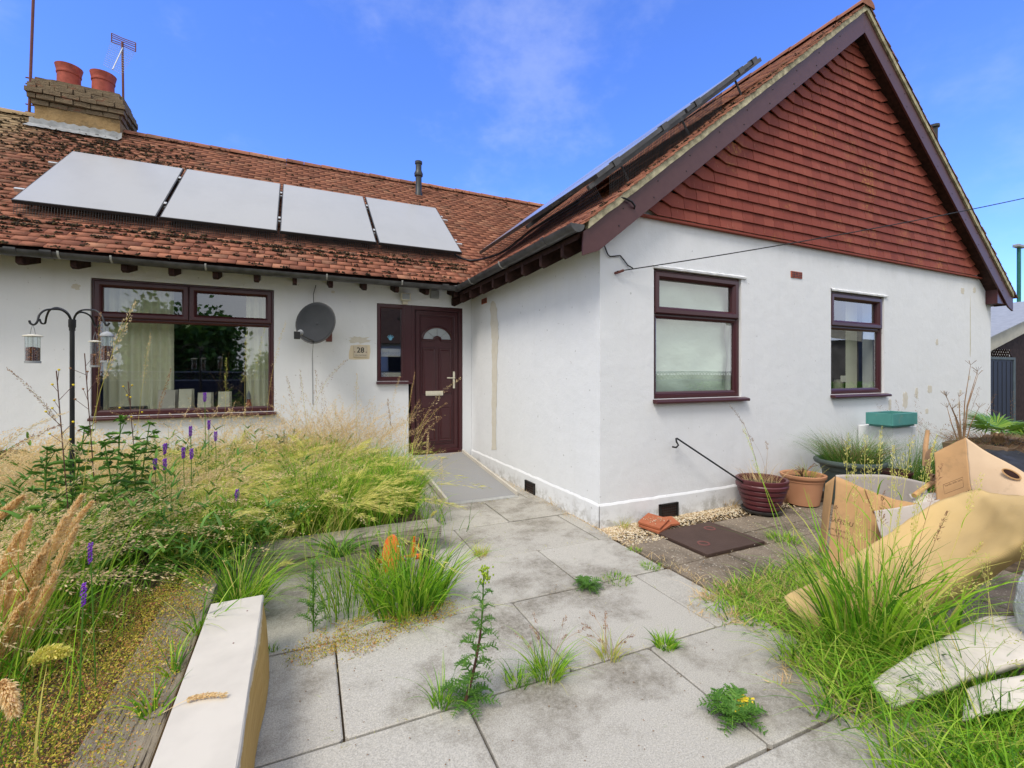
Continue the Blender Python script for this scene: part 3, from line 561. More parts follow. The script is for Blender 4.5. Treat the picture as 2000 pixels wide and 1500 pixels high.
# ---- windows and door
def window(x0, x1, z0, z1, zt, y, ntop, label, sill_r=.06, lowbar=.03):
    fy = y+.045
    w = obj('window', MB().ring(x0+.001, x1-.001, z0+.001, z1-.001, [(0, -.055), (0, .012), (.006, .018), (.034, .018), (.044, .006), (.044, -.055)], fy).box(x0+.04, x1-.04, fy-.004, fy+.05, zt-.032, zt+.022), MT['maroon'], H, label=label)
    xs = [x0+.022+(x1-x0-.044)*i/ntop for i in range(ntop+1)]
    for a, b in zip(xs[:-1], xs[1:]):
        obj('casement', MB().ring(a+.003, b-.003, zt-.012, z1-.022, [(0, .017), (.002, .034), (.012, .040), (.048, .040), (.060, .030), (.074, .010), (.076, -.03)], fy), MT['maroon'], w)
        obj('pane', MB().quad((a+.06, fy+.012, zt+.05), (b-.06, fy+.012, zt+.05), (b-.06, fy+.012, z1-.08), (a+.06, fy+.012, z1-.08)), MT['glass'], w)
    obj('glazing_bead', MB().ring(x0+.042, x1-.042, z0+.042, zt-.030, [(0, .008), (.004, .012), (.022, .004), (.028, -.02)], fy), MT['maroon'], w)
    obj('pane', MB().quad((x0+.06, fy+.012, z0+.06), (x1-.06, fy+.012, z0+.06), (x1-.06, fy+.012, zt-.045), (x0+.06, fy+.012, zt-.045)), MT['glass'], w)
    s = MB().prism([(x0-.012, y+.04, z0+.004), (x0-.012, y-.055, z0-.016), (x0-.012, y-.062, z0-.024), (x0-.012, y-.062, z0-.046), (x0-.012, y-.002, z0-.040)], (x1-x0+.012+sill_r, 0, 0)); obj('sill', s, MT['maroon'], w, bevel=.003)
    mb = MB(); n = 26
    if ntop == 1:   # rough lip of render over the head
        vs = []
        for i in range(n+1):
            x = x0-.01+(x1-x0+.07)*i/n; j = math.sin(i*2.1)*.004+random.uniform(-.003, .003); vs += [(x, y-.001, z1+.030+j), (x, y-.022+j, z1+.016), (x, y-.018+j, z1-.002), (x, y-.001, z1-.003)]
        mb.add(vs, [(i*4+k, i*4+k+1, i*4+5+k, i*4+4+k) for i in range(n) for k in range(3)]); obj('head_drip', mb, MT['wall'], w)
    return w
window(*WIN, 2.06, YW, 2, 'wide window with two top lights and cream curtains', .03)
window(*W1, 1.995, YG, 1, 'tall window covered inside by pale green sheeting')
window(*W2, 2.0, YG, 1, 'smaller looking far window with a dark room behind')
fy = YW+.04
D = obj('door', MB().box(DR[0]+.105, DR[1]-.062, fy+.004, fy+.05, DR[2]+.05, DR[3]-.062), MT['maroon'], H)
mb = MB().ring(DR[0]+.04, DR[1]-.001, DR[2], DR[3]-.001, [(0, -.05), (0, .03), (.006, .036), (.052, .036), (.062, .024), (.062, -.04)], fy)
mb.box(SL[0]+.4, DR[0]+.045, fy-.03, fy+.05, SL[2]-.02, SL[3]-.004); obj('frame', mb, MT['maroon'], D)
mb = MB()
X0, X1, Z0, Z1 = DR[0]+.115, DR[1]-.07, DR[2]+.06, DR[3]-.07
mb.ring(X0, X1, Z0, Z1, [(0, -.002), (.003, .010), (.055, .010), (.062, .004)], fy); mb.ring(X0+.075, X1-.075, Z0+.09, Z1-.075, [(0, -.004), (.004, .006), (.012, .006), (.016, -.004)], fy)
cxd = (X0+X1)/2
for a, b, p, q in ((X0+.10, cxd-.025, Z0+.86, Z1-.56), (cxd+.025, X1-.10, Z0+.86, Z1-.56), (X0+.10, cxd-.025, Z0+.13, Z0+.66), (cxd+.025, X1-.10, Z0+.13, Z0+.66)):
    mb.ring(a, b, p, q, [(0, -.004), (.004, .010), (.014, .010), (.026, .002), (.045, .008), (.06, .008), (.061, .0)], fy); mb.quad((a+.06, fy-.008, p+.06), (b-.06, fy-.008, p+.06), (b-.06, fy-.008, q-.06), (a+.06, fy-.008, q-.06))
obj('door_panel', mb, MT['maroon'], D)
def arc(cx, cz, r, y, n=20, a0=0, a1=math.pi): return [V((cx+r*math.cos(a0+(a1-a0)*i/n), y, cz+r*math.sin(a0+(a1-a0)*i/n)*.86)) for i in range(n+1)]
zc = Z1-.44; ro, ri = .235, .06
mb = MB(); A1, A2 = arc(cxd, zc, ro-.02, fy-.006), arc(cxd, zc, ri, fy-.006); mb.add(A1+A2, [(i, i+1, 22+i, 21+i) for i in range(20)]); obj('fanlight', mb, MT['frost'], D)
mb = MB(); path = arc(cxd, zc, ro, fy-.008)+[V((cxd-ri, fy-.008, zc))]+arc(cxd, zc, ri, fy-.008, 10)[::-1][1:]+[V((cxd+ro, fy-.008, zc))]
mb.tube(path, .017, 6)
obj('fanlight_moulding', mb, MT['maroon'], D); mb = MB()
for k in range(1, 4): a = math.pi*k/4; mb.tube([V((cxd+ri*math.cos(a), fy-.0075, zc+ri*math.sin(a)*.86)), V((cxd+(ro-.01)*math.cos(a), fy-.0075, zc+(ro-.01)*math.sin(a)*.86))], .0035, 4)
obj('glazing_bar', mb, MT['lead'], D)
hp = py(886, 742, fy); hx = hp.x
mb = MB().box(hx-.016, hx+.016, fy-.02, fy-.008, hp.z-.13, hp.z+.13); mb.tube([(hx, fy-.012, hp.z+.03), (hx, fy-.06, hp.z+.03), (hx-.02, fy-.065, hp.z+.03), (hx-.125, fy-.062, hp.z+.032)], .010, 8); obj('handle', mb, MT['cream'], D, bevel=.003)
lp = py(848, 768, fy); mb = MB().box(lp.x-.135, lp.x+.135, fy-.02, fy-.008, lp.z-.035, lp.z+.035); mb.box(lp.x-.115, lp.x+.115, fy-.024, fy-.0195, lp.z-.020, lp.z+.022); obj('letter_box', mb, MT['cream'], D, bevel=.003)
obj('threshold', MB().box(DR[0]+.02, DR[1], YW-.05, YW+.2, DR[2]-.06, DR[2]-.001), MT['grey'], D)
w = obj('window', MB().ring(SL[0]+.001, SL[1]-.04, SL[2]+.001, SL[3]-.001, [(0, -.055), (0, .020), (.005, .025), (.045, .025), (.060, .010), (.062, -.04)], fy), MT['maroon'], H, label='narrow sidelight window beside the front door')
obj('pane', MB().quad((SL[0]+.05, fy+.012, SL[2]+.05), (SL[1]-.09, fy+.012, SL[2]+.05), (SL[1]-.09, fy+.012, SL[3]-.05), (SL[0]+.05, fy+.012, SL[3]-.05)), MT['glass'], w)
obj('sill', MB().prism([(SL[0]-.01, YW+.04, SL[2]+.004), (SL[0]-.01, YW-.05, SL[2]-.014), (SL[0]-.01, YW-.055, SL[2]-.045), (SL[0]-.01, YW-.002, SL[2]-.04)], (.53, 0, 0)), MT['maroon'], w, bevel=.003)
# rooms behind the panes
def room(x0, x1, y0, y1, z0, z1, nm='room'):
    vs = [(x0,y0,z0),(x1,y0,z0),(x1,y1,z0),(x0,y1,z0),(x0,y0,z1),(x1,y0,z1),(x1,y1,z1),(x0,y1,z1)]
    return obj(nm, MB().add(vs, [(0,1,2,3),(7,6,5,4),(1,5,6,2),(2,6,7,3),(3,7,4,0)]), MT['room'], H)
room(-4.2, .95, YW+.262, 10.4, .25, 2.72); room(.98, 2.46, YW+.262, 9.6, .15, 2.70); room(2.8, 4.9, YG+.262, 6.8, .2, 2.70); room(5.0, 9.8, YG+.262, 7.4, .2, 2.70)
def curtain(name, x0, x1, y, z0, z1, nf, amp, mat, label, cat, tilt=0):
    n = nf*8; vs = []
    for i in range(n+1):
        t_ = i/n; a = amp*math.sin(t_*nf*2*math.pi+math.sin(t_*9)*.8)
        for k in range(5): q = k/4; vs.append((x0+(x1-x0)*t_+tilt*q*t_, y+a*(1.1-.3*q), z0+(z1-z0)*q))
    o = obj(name, MB().add(vs, [(i*5+k, i*5+5+k, i*5+6+k, i*5+1+k) for i in range(n) for k in range(4)]), mat, smooth=True); return tag(o, label, cat, 'cream curtains in the wide front window')
curtain('curtain', -2.12, -1.42, YW+.30, .95, 2.6, 7, .03, MT['curtain'], 'cream curtain drawn to the left side of the wide front window', 'curtain')
curtain('curtain', -.62, -.30, YW+.30, .95, 2.6, 4, .025, MT['curtain'], 'narrow cream curtain at the right side of the wide front window', 'curtain')
# pale sheeting behind the first gable window
n = 26; vs = []
for i in range(n+1):
    for k in range(n+1):
        x = W1[0]+.02+(W1[1]-W1[0]-.04)*i/n; z = W1[2]+.02+(W1[3]-W1[2]-.04)*k/n; vs.append((x, YG+.14+MN.noise(V((x*3, z*3.5, 0)))*.045+.06*max(0, (x-4.2)/.15), z))
o = obj('sheeting', MB().add(vs, [(i*(n+1)+k, (i+1)*(n+1)+k, (i+1)*(n+1)+k+1, i*(n+1)+k+1) for i in range(n) for k in range(n)]), MT['sheet'], smooth=True); tag(o, 'pale green plastic sheeting hung inside the nearer gable window', 'sheeting')
o = obj('net_curtain', MB().quad((6.72, YG+.27, 1.15), (7.04, YG+.30, 1.15), (7.04, YG+.30, 2.4), (6.72, YG+.27, 2.4)), MT['curtain']); tag(o, 'pale net curtain at the right edge of the far gable window', 'curtain')
# cards on the inside sill
ys = YW+.22
obj('inner_sill', MB().box(WIN[0], WIN[1], YW+.10, YW+.34, .86, .925), MT['white'], H)
zs_ = .925
for i, (u0, u1, vt, mt, lab) in enumerate(((308, 342, 762, 'white', 'white greetings card, widest of the four on the front window sill'), (349, 374, 760, 'cream', 'tall cream card second from the left on the front window sill'), (386, 412, 767, 'cream', 'short cream card third from the left on the front window sill'), (426, 448, 765, 'cream', 'small cream card rightmost of the four on the front window sill'))):
    a, b = py(u0, 790, ys), py(u1, 790, ys); h = max(.12, py(u0, vt, ys).z-zs_); mx_ = (a.x+b.x)/2
    mb = MB(); mb.obox((mx_, ys, zs_+h/2), ((b.x-a.x)/2, 0, 0), (0, .0015, 0), (0, .02, h/2)); mb.obox((mx_+.02, ys+.05, zs_+h/2), ((b.x-a.x)/2, .02, 0), (0, .0015, 0), (0, -.015, h/2)); o = obj('greetings_card', mb, MT[mt]); tag(o, lab, 'card', 'cards on the window sill')
a = py(486, 780, ys); t = thing('gnome_ornament', 'small ornament with a grey pointed hat on the front window sill', 'ornament', (a.x, ys, zs_))
obj('body', MB().lathe((a.x, ys, zs_), [(.03, 0), (.038, .03), (.03, .08), (.02, .1), (.024, .12), (.02, .14), (.001, .15)], 14), MT['brick'], t, smooth=True); obj('hat', MB().lathe((a.x, ys, zs_+.13), [(.03, 0), (.026, .03), (.015, .08), (.001, .12)], 14), MT['lead'], t, smooth=True)
o = obj('dark_box', MB().box(-2.04, -1.68, ys-.04, ys+.06, zs_, zs_+.07), MT['black'], bevel=.01); tag(o, 'low dark box on the left of the front window sill', 'box')
# things in the sidelight
o = obj('paper_sign', MB().obox((1.24, YW+.10, 1.705), (.165, 0, 0), (0, .001, 0), (0, 0, .06)), MT['white']); tag(o, 'white paper strip sign in the sidelight beside the front door', 'sign')
text('lettering', 'lunchpost', .075, MT['grey'], o, (1.24, YW+.0985, 1.70), (1, 0, 0), (0, 0, 1))
t = thing('sticker', 'pale blue hand shaped sticker on the sidelight glass', 'sticker', (1.245, fy+.010, 1.93)); m = Mat('blue_print', .5); m.color((.16, .42, .60)); mb = MB().lathe((1.245, fy+.010, 1.91), [(.026, 0), (.025, -.0015), (.0005, -.0015)], 12, (0, 1, 0))
for k in range(5): a = math.radians(150-30*k); mb.tube([(1.245+.018*math.cos(a), fy+.009, 1.91+.018*math.sin(a)), (1.245+.055*math.cos(a), fy+.009, 1.91+.055*math.sin(a))], .0065, 5)
obj('hand_print', mb, m.m, t)
o = obj('white_tub', MB().box(1.12, 1.42, YW+.09, YW+.2, 1.33, 1.41), MT['white'], bevel=.012); tag(o, 'white tub on the ledge behind the sidelight glass', 'tub')
o = obj('inner_ledge', MB().box(1.045, 1.5, YW+.08, YW+.34, 1.26, 1.33), MT['white'], H)
o = obj('notice', MB().box(6.26, 6.38, YG+.075, YG+.077, 1.29, 1.37), MT['cream']); tag(o, 'small cream paper notice stuck inside the far gable window', 'notice')
o = obj('storage_jar', MB().lathe((6.82, YG+.42, 1.14), [(.06, 0), (.065, .02), (.065, .13), (.05, .15), (.05, .17), (.001, .175)], 16), MT['cream'], smooth=2); tag(o, 'cream jar standing inside the far gable window', 'jar')
obj('inner_sill', MB().box(W2[0], W2[1], YG+.1, YG+.5, 1.08, 1.142), MT['white'], H)
# vents and boxes
def airbrick(c, w, h, axis, mat, fr, nx=6, nz=3):
    mb = MB(); d = V((0, -1, 0)) if axis == 'Y' else V((-1, 0, 0)); u = V((1, 0, 0)) if axis == 'Y' else V((0, -1, 0)); c = V(c)
    f = MB(); f.obox(c+d*.001, u*(w/2), d*.008, V((0, 0, h/2)))
    o = obj('vent', f, mat, H, bevel=.002); g = MB()
    for i in range(nx):
        for k in range(nz): g.obox(c+d*.009+u*((i+.5)/nx-.5)*w*.86+V((0, 0, ((k+.5)/nz-.5)*h*.8)), u*(w*.28/nx), d*.001, V((0, 0, h*.26/nz)))
    obj('vent_hole', g, MT['black'], o)
    if fr:
        g = MB()
        for a, b, p, q in ((-.5, -.42, -.5, .5), (.42, .5, -.5, .5), (-.5, .5, .42, .5), (-.5, .5, -.5, -.42)): g.obox(c+d*.012+u*((a+b)/2*w)+V((0, 0, (p+q)/2*h)), u*((b-a)/2*w), d*.006, V((0, 0, (q-p)/2*h)))
        obj('vent_frame', g, MT['black'], o)
airbrick(py(1555, 537, YG), .20, .075, 'Y', MT['brick'], 0); airbrick(px(946, 588, XC), .20, .075, 'X', MT['brick'], 0)
airbrick(py(1305, 998, YG-.016), .24, .155, 'Y', MT['darkwood'], 1, 8, 5); airbrick(px(1036, 955, XC-.016), .24, .17, 'X', MT['darkwood'], 1, 8, 5)
p = py(14, 893, YW); obj('vent', MB().box(p.x-.35, p.x+.16, YW-.02, YW-.001, p.z-.08, p.z+.08), MT['black'], H, bevel=.003)
p = py(848, 576, YW); obj('junction_box', MB().box(p.x-.065, p.x+.065, YW-.05, YW-.001, p.z-.06, p.z+.06), MT['grey'], H, bevel=.008)
p = py(792, 580, YW-.08); t = thing('security_light', 'cream square security floodlight above the front door', 'security light', (p.x, YW, p.z))
mb = MB().box(p.x-.07, p.x+.07, YW-.12, YW-.05, p.z-.055, p.z+.055); l_ = obj('lamp_body', mb, MT['cream'], t, bevel=.008); obj('lamp_glass', MB().box(p.x-.052, p.x+.052, YW-.124, YW-.1195, p.z-.04, p.z+.04), MT['frost'], l_)
obj('sensor', MB().box(p.x-.04, p.x+.04, YW-.07, YW-.002, p.z-.10, p.z-.06), MT['cream'], t, bevel=.006)
# number plaque
p = py(703, 686, YW); t = thing('house_number_plaque', 'cream stone plaque with the house number 28 beside the front door', 'house number', p)
m = Mat('plaque_stone', .7, .2); m.color(m.mix(m.noise(20, 4), (.50, .42, .31), (.62, .56, .46))); obj('stone_plaque', MB().box(p.x-.088, p.x+.10, YW-.016, YW-.001, p.z-.085, p.z+.075), m.m, t, bevel=.004)
m2 = Mat('plaque_paint', .9); m2.color((.68, .58, .42)); obj('old_paint_mark', patch(V((p.x-.005, YW, p.z-.01)), .30, .22, 'Y', 16, 44, .1), m2.m, t)
text('house_number', '28', .105, MT['black'], t, (p.x+.006, YW-.0168, p.z+.012), (1, 0, 0), (0, 0, 1), .0006, 'CENTER', .0012)
text('street_name', 'Lake View Drive', .0235, MT['black'], t, (p.x+.006, YW-.0168, p.z-.055), (1, 0, 0), (0, 0, 1), .0004)
for sx in (-.072, .084): obj('screw', MB().lathe((p.x+sx, YW-.016, p.z-.012), [(.008, 0), (.006, .003), (.0005, .004)], 8, (0, -1, 0)), MT['rust'], t)
# dish
c = py(620, 633, YW-.36); c = V((c.x, YW-.36, c.z)); ax = V((-.42, -.86, .22)).normalized()
t = thing('satellite_dish', 'dark grey oval satellite dish on the front wall between window and door', 'satellite dish', (c.x, YW, c.z))
u_ = ax.cross(V((0, 0, 1))).normalized(); w_ = u_.cross(ax); mb = MB(); vs = []; rn_ = 10; na = 36
for r_i in range(rn_+1):
    for k in range(na): rr = r_i/rn_; a = 2*math.pi*k/na; vs.append(c+u_*(math.cos(a)*rr*.250)+w_*(math.sin(a)*rr*.272)+ax*(rr*rr*.055))
fs = [(i*na+k, i*na+(k+1) % na, (i+1)*na+(k+1) % na, (i+1)*na+k) for i in range(rn_) for k in range(na)]
m = Mat('dish_mesh', .85, .1); m.color(m.mix(m.noise(5, 4), (.028, .031, .035), (.055, .058, .064))); d_ = obj('reflector', mb.add(vs, fs), m.m, t, smooth=True); so = d_.modifiers.new('s', 'SOLIDIFY'); so.thickness = .012
rim = [c+u_*(math.cos(a)*.252)+w_*(math.sin(a)*.274)+ax*.056 for a in [2*math.pi*k/40 for k in range(41)]]; obj('rim', MB().tube(rim, .008, 6, False), MT['gutter'], t, smooth=True)
lnb = pd(582, 652, (c-O).dot(FW)-.42); lo_ = c-w_*.25+ax*.04
obj('arm', MB().tube([c-w_*.1-ax*.03, lo_, lnb], .012, 8), MT['gutter'], t); l_ = obj('receiver', MB().lathe(lnb+(c-lnb).normalized()*-.03, [(.001, 0), (.028, .002), (.028, .06), (.02, .065), (.035, .07), (.035, .095), (.001, .1)], 14, tuple(c-lnb)), MT['grey'], t, smooth=2)
obj('receiver_body', MB().obox(lnb+V((-.01, -.02, -.02)), (.035, 0, 0), (0, .028, 0), (0, 0, .045)), MT['black'], t, bevel=.006)
obj('bracket', MB().tube([c-ax*.02, c-ax*.10, (c.x+.16, YW-.04, c.z-.12), (c.x+.16, YW, c.z-.12)], .016, 8).box(c.x+.12, c.x+.20, YW-.012, YW-.001, c.z-.2, c.z-.05), MT['rust'], t)
obj('cable', MB().tube([py(617, 557, YW-.02), py(612, 575, YW-.03), py(613, 600, YW-.1), c+ax*.01+w_*.1, c+V((.02, -.02, -.02))], .005, 6), MT['black'], t)
obj('cable', MB().tube([c-V((.05, 0, .25)), py(610, 700, YW-.006), py(611, 790, YW-.006)], .004, 6), MT['grey'], t)
# wires
def sag(a, b, s, n=24): return [a.lerp(b, i/n)+V((0, 0, -s*4*(i/n)*(1-i/n))) for i in range(n+1)]
a = py(1205, 530, YG-.03); b = pd(2260, 327, 5.6)
t = thing('overhead_wire', 'long thin black wire running from the gable wall across the sky', 'wire', a)
obj('wire', MB().tube(sag(a, b, .07), .0055, 6), MT['black'], t); obj('wall_hook', MB().tube([a+V((0, .03, -.01)), a+V((.01, -.0, -.01)), a+V((.06, -.02, .012))], .012, 6), MT['rust'], t)
pts = [(1190, 438, 3.40), (1179, 462, 3.42), (1180, 478, 3.42), (1187, 497, 3.42), (1192, 501, 3.42), (1202, 500, 3.42), (1211, 499, 3.42), (1218, 507, 3.42), (1226, 518, 3.42), (1236, 524, 3.41)]
o = obj('telephone_cable', MB().tube([py(*p) for p in pts], .006, 6), MT['black']); tag(o, 'thin black cable wandering down the white wall below the bargeboard corner', 'cable')
o = obj('cable_loop', MB().tube([py(1212, 386, YF+.02), py(1222, 388, YF+.01), py(1234, 394, YF+.01), py(1240, 402, YF+.01), py(1238, 410, YF+.05), py(1230, 412, YF+.1)], .009, 6), MT['black']); tag(o, 'loop of black cable over the maroon bargeboard', 'cable')
def bez(P, n=6):
    out_ = []
    for i in range(len(P)-1):
        p0, p1, p2, p3 = P[max(i-1, 0)], P[i], P[i+1], P[min(i+2, len(P)-1)]
        for k in range(n):
            s = k/n; out_.append((p1*2+(p2-p0)*s+(p0*2-p1*5+p2*4-p3)*s*s+(p1*3-p0-p2*3+p3)*s**3)*.5)
    return out_+[P[-1]]
# ================================================================ solar panels
def on_main(x, s, n=0.): return V((x, YE, ZE))+V((0, cs, sn))*s+V((0, -sn, cs))*n
S0, S1, NP = .79, 2.73, .165; PX = [-2.86, -1.545, -.225, 1.075, 2.375]
for i, lab in enumerate(('leftmost solar panel of the four on the main roof, nearest the chimney', 'second solar panel from the left on the main roof', 'third solar panel from the left on the main roof', 'rightmost solar panel on the main roof, nearest the valley')):
    a, b = PX[i]+(.018 if i else 0), PX[i+1]-(.018 if i < 3 else 0)
    mb = MB(); co = [(a, S0), (b, S0), (b, S1), (a, S1)]
    vs = [on_main(x, s, NP-.035) for x, s in co]+[on_main(x, s, NP) for x, s in co]; mb.add(vs, [(0,3,2,1),(4,5,6,7),(0,1,5,4),(1,2,6,5),(2,3,7,6),(3,0,4,7)]); t = obj('solar_panel', mb, MT['pframe'], H, label=lab)
    e = .012; co = [(a+e, S0+e), (b-e, S0+e), (b-e, S1-e), (a+e, S1-e)]; vs = [on_main(x, s, NP+.002) for x, s in co]+[on_main(x, s, NP+.004) for x, s in co]
    obj('glass_face', MB().add(vs, [(4,5,6,7),(0,1,5,4),(1,2,6,5),(2,3,7,6),(3,0,4,7)]), MT['solar'], t)
    mb = MB()
    for s in (S0+.45, S1-.45): mb.obox(on_main(b+.018 if i < 3 else b+.012, s, NP+.006), (.014, 0, 0), V((0, cs, sn))*.03, V((0, -sn, cs))*.006)
    obj('clamp', mb, MT['alu'], t)
for s, lab in ((S0+.45, 'lower aluminium mounting rail under the main roof solar panels'), (S1-.45, 'upper aluminium mounting rail under the main roof solar panels')):
    t = MB().obox(on_main((PX[0]+PX[4])/2, s, NP-.06), ((PX[4]-PX[0])/2+.13, 0, 0), V((0, cs, sn))*.02, V((0, -sn, cs))*.02); obj('mounting_rail', t, MT['alu'], H, label=lab)
def net(o, ud, vd, ul, vl, st=.026, r=.0024):
    mb = MB(); o, ud, vd = V(o), V(ud), V(vd); n = int(ul/st)
    for i in range(n+1): p = o+ud*(i*st); mb.tube([p, p+vd*vl], r, 3, False)
    for k in range(int(vl/st)+1): p = o+vd*(k*st); mb.tube([p, p+ud*ul], r, 3, False)
    return mb
o = obj('bird_mesh', net(on_main(PX[0]+.02, S0-.10, .045), (1, 0, 0), (on_main(0, S0+.01, NP-.02)-on_main(0, S0-.10, .045)).normalized(), PX[4]-PX[0]-.04, .165), MT['black'], H)
# wing panels, seen nearly edge on
def on_wing(x, y, n=0.): return V((x, y, wing_z(x)))+V((-sn, 0, cs))*n
NW = .27
for i, (xa, xb, ya_, yb_) in enumerate(((2.68, 3.77, 3.52, 5.05), (3.80, 4.80, 3.52, 5.05), (2.68, 3.77, 5.08, 6.55), (3.80, 4.80, 5.08, 6.55))):
    lb_ = (('lower near solar panel on the wing roof, seen edge on above the verge', 'upper near solar panel on the wing roof, highest against the sky', 'lower far solar panel on the wing roof, reaching the valley', 'upper far solar panel on the wing roof, behind the near ones')[i])
    co = [(xa, ya_), (xb, ya_), (xb, yb_), (xa, yb_)]; vs = [on_wing(x, y, NW-.04) for x, y in co]+[on_wing(x, y, NW) for x, y in co]
    t = obj('solar_panel', MB().add(vs, [(0,3,2,1),(4,5,6,7),(0,1,5,4),(1,2,6,5),(2,3,7,6),(3,0,4,7)]), MT['gutter'], H, label=lb_); e = .012
    co = [(xa+e, ya_+e), (xb-e, ya_+e), (xb-e, yb_-e), (xa+e, yb_-e)]; vs = [on_wing(x, y, NW+.001) for x, y in co]+[on_wing(x, y, NW+.003) for x, y in co]; obj('glass_face', MB().add(vs, [(4,5,6,7),(0,1,5,4),(1,2,6,5),(2,3,7,6),(3,0,4,7)]), MT['solar'], t)
sw = V((cs, 0, sn))
for y, lab, x1 in ((3.62, 'near mounting rail on the wing roof sticking up past the panels', 5.02), (4.9, 'second mounting rail on the wing roof', 4.95)):
    mb = MB(); a, b = on_wing(2.62, y, NW-.065), on_wing(x1, y, NW-.055); mb.obox((a+b)/2, (b-a)/2, (0, .02, 0), V((-sn, 0, cs))*.022)
    if y < 4:
        for x in (2.9, 3.5, 3.95, 4.6, 4.82): mb.obox(on_wing(x, y-.08, NW-.02), sw*.045, (0, .03, 0), V((-sn, 0, cs))*.03)
        for x in (3.0, 3.8, 4.6): mb.tube([on_wing(x, y, NW-.06), on_wing(x-.03, y-.02, .02)], .012, 5)
    obj('mounting_rail', mb, MT['gutter'], H, label=lab)
o = obj('bird_mesh', net(on_wing(2.70, 3.54, .03), sw, (0, 0, 1), 1.9, .20).add(*(lambda q: (q.v, q.f))(net(on_wing(2.64, 3.56, .03), (0, 1, 0), (-sn, 0, cs), 2.9, .17))), MT['black'], H)
pts = [on_main(2.30, S0+.14, .06), on_main(2.42, S0+.02, .04), on_main(2.62, S0-.0, .04), pd(975, 497, 6.6), pd(1000, 480, 6.4), pd(1030, 455, 6.0), pd(1075, 425, 5.5), pd(1130, 392, 5.0)]
P2 = []
for i in range(len(pts)-1):
    for k in range(4): P2.append(pts[i].lerp(pts[i+1], k/4))
P2.append(pts[-1])
for _ in range(3): P2 = [P2[0]]+[(P2[i-1]+P2[i]*2+P2[i+1])/4 for i in range(1, len(P2)-1)]+[P2[-1]]
o = obj('solar_cable', MB().tube(P2, .017, 8), MT['black'], smooth=True); tag(o, 'thick black cable crossing the roof valley between the two panel arrays', 'cable')
# moss clumps on the roof
def blobs(n, f, sz, mat, seed=3):
    rn = random.Random(seed); vs, fs = [], []
    for i in range(n):
        p, nr = f(rn)
        for q in range(7):
            s = sz*rn.uniform(.4, 1.1); c = p+V((rn.gauss(0, sz*.9), rn.gauss(0, sz*.5), rn.gauss(0, sz*.3))); b = len(vs)
            a = V((rn.gauss(0, 1), rn.gauss(0, .5), rn.gauss(0, .3))).normalized()*s*.9; c2 = a.cross(V((rn.gauss(0, .3), rn.gauss(0, .3), 1))).normalized()*s*.7; d2 = a.cross(c2).normalized()*s*.6
            vs += [c+a, c+c2, c-a, c-c2, c+d2, c-d2]; fs += [(b, b+1, b+4), (b+1, b+2, b+4), (b+2, b+3, b+4), (b+3, b, b+4), (b+1, b, b+5), (b+2, b+1, b+5), (b+3, b+2, b+5), (b, b+3, b+5)]
    return mesh_np('moss', [tuple(v) for v in vs], fs)
def fm(rn):
    k = rn.random()
    if k < .42: x = -6+rn.random()**1.0*4.0; s = rn.uniform(1.0, 4.3)
    elif k < .62: x = rn.uniform(-3.0, 2.4); s = S0-.12-abs(rn.gauss(0, .09))
    elif k < .75: x = rn.uniform(-3.6, -1.4); s = rn.uniform(2.95, 4.0)
    elif k < .92: x = rn.uniform(-5, 2.2); s = rn.uniform(0, S0)
    else: x = rn.uniform(-6, 4.5); s = rn.uniform(3, 4.4)
    s = math.floor(s/.116)*.116-.01+rn.gauss(0, .012)
    return on_main(x, s, .042), V((0, -sn, cs))
stuff('roof_moss', blobs(1700, fm, .021, None), MT['moss'], 'dark clumps of moss growing between the tiles of the main roof', 'moss')
def fm2(rn):
    k = rn.random()
    if k < .9: return on_main(rn.uniform(-7, 5.6), (YR-YE)*CL-.06+rn.gauss(0, .03), .05+rn.random()*.03), None
    x = rn.uniform(2.3, 6.2); return on_wing(x, YF+rn.gauss(.06, .02), .03), None
stuff('ridge_lichen', blobs(900, fm2, .014, None, 8), MT['moss'], 'lichen and moss tufts along the roof ridge and the gable verge', 'lichen')
# ================================================================ ramp
P0, P1, P2_, P3 = V((1.50, 6.72, .185)), V((2.31, 6.72, .185)), V((2.275, 4.72, .012)), V((1.455, 4.74, .012))
t = thing('door_ramp', 'grey threshold ramp with pale edge rails leading up to the front door', 'ramp', (1.88, 4.73, 0))
m = Mat('ramp_grip', .85, .2); c_ = m.mix(m.noise(240, 2, .8), (.19, .19, .192), (.40, .40, .405)); c_ = m.mix(m.ramp(m.noise(3, 4), [(.4, 0.), (.6, .5)]), c_, (.30, .29, .28)); m.color(c_)
obj('ramp_deck', MB().prism([P0, P1, P2_, P3], (0, 0, -.025)), m.m, t)
for a, b in ((P0, P3), (P1, P2_)):
    d = (b-a).normalized(); s = d.cross(V((0, 0, 1))).normalized(); up = V((0, 0, 1)); obj('edge_rail', MB().prism([a+s*.014-up*.02, a+s*.014+up*.042, a-s*.014+up*.042, a-s*.014-up*.02], b-a), MT['gravelrail'] if 'gravelrail' in MT else MT['white'], t, bevel=.003)
obj('lip', MB().prism([P3+V((0, 0, .001)), P2_+V((0, 0, .001)), P2_+V((0, -.05, -.010)), P3+V((0, -.05, -.010))], (0, 0, -.004)), MT['alu'], t)
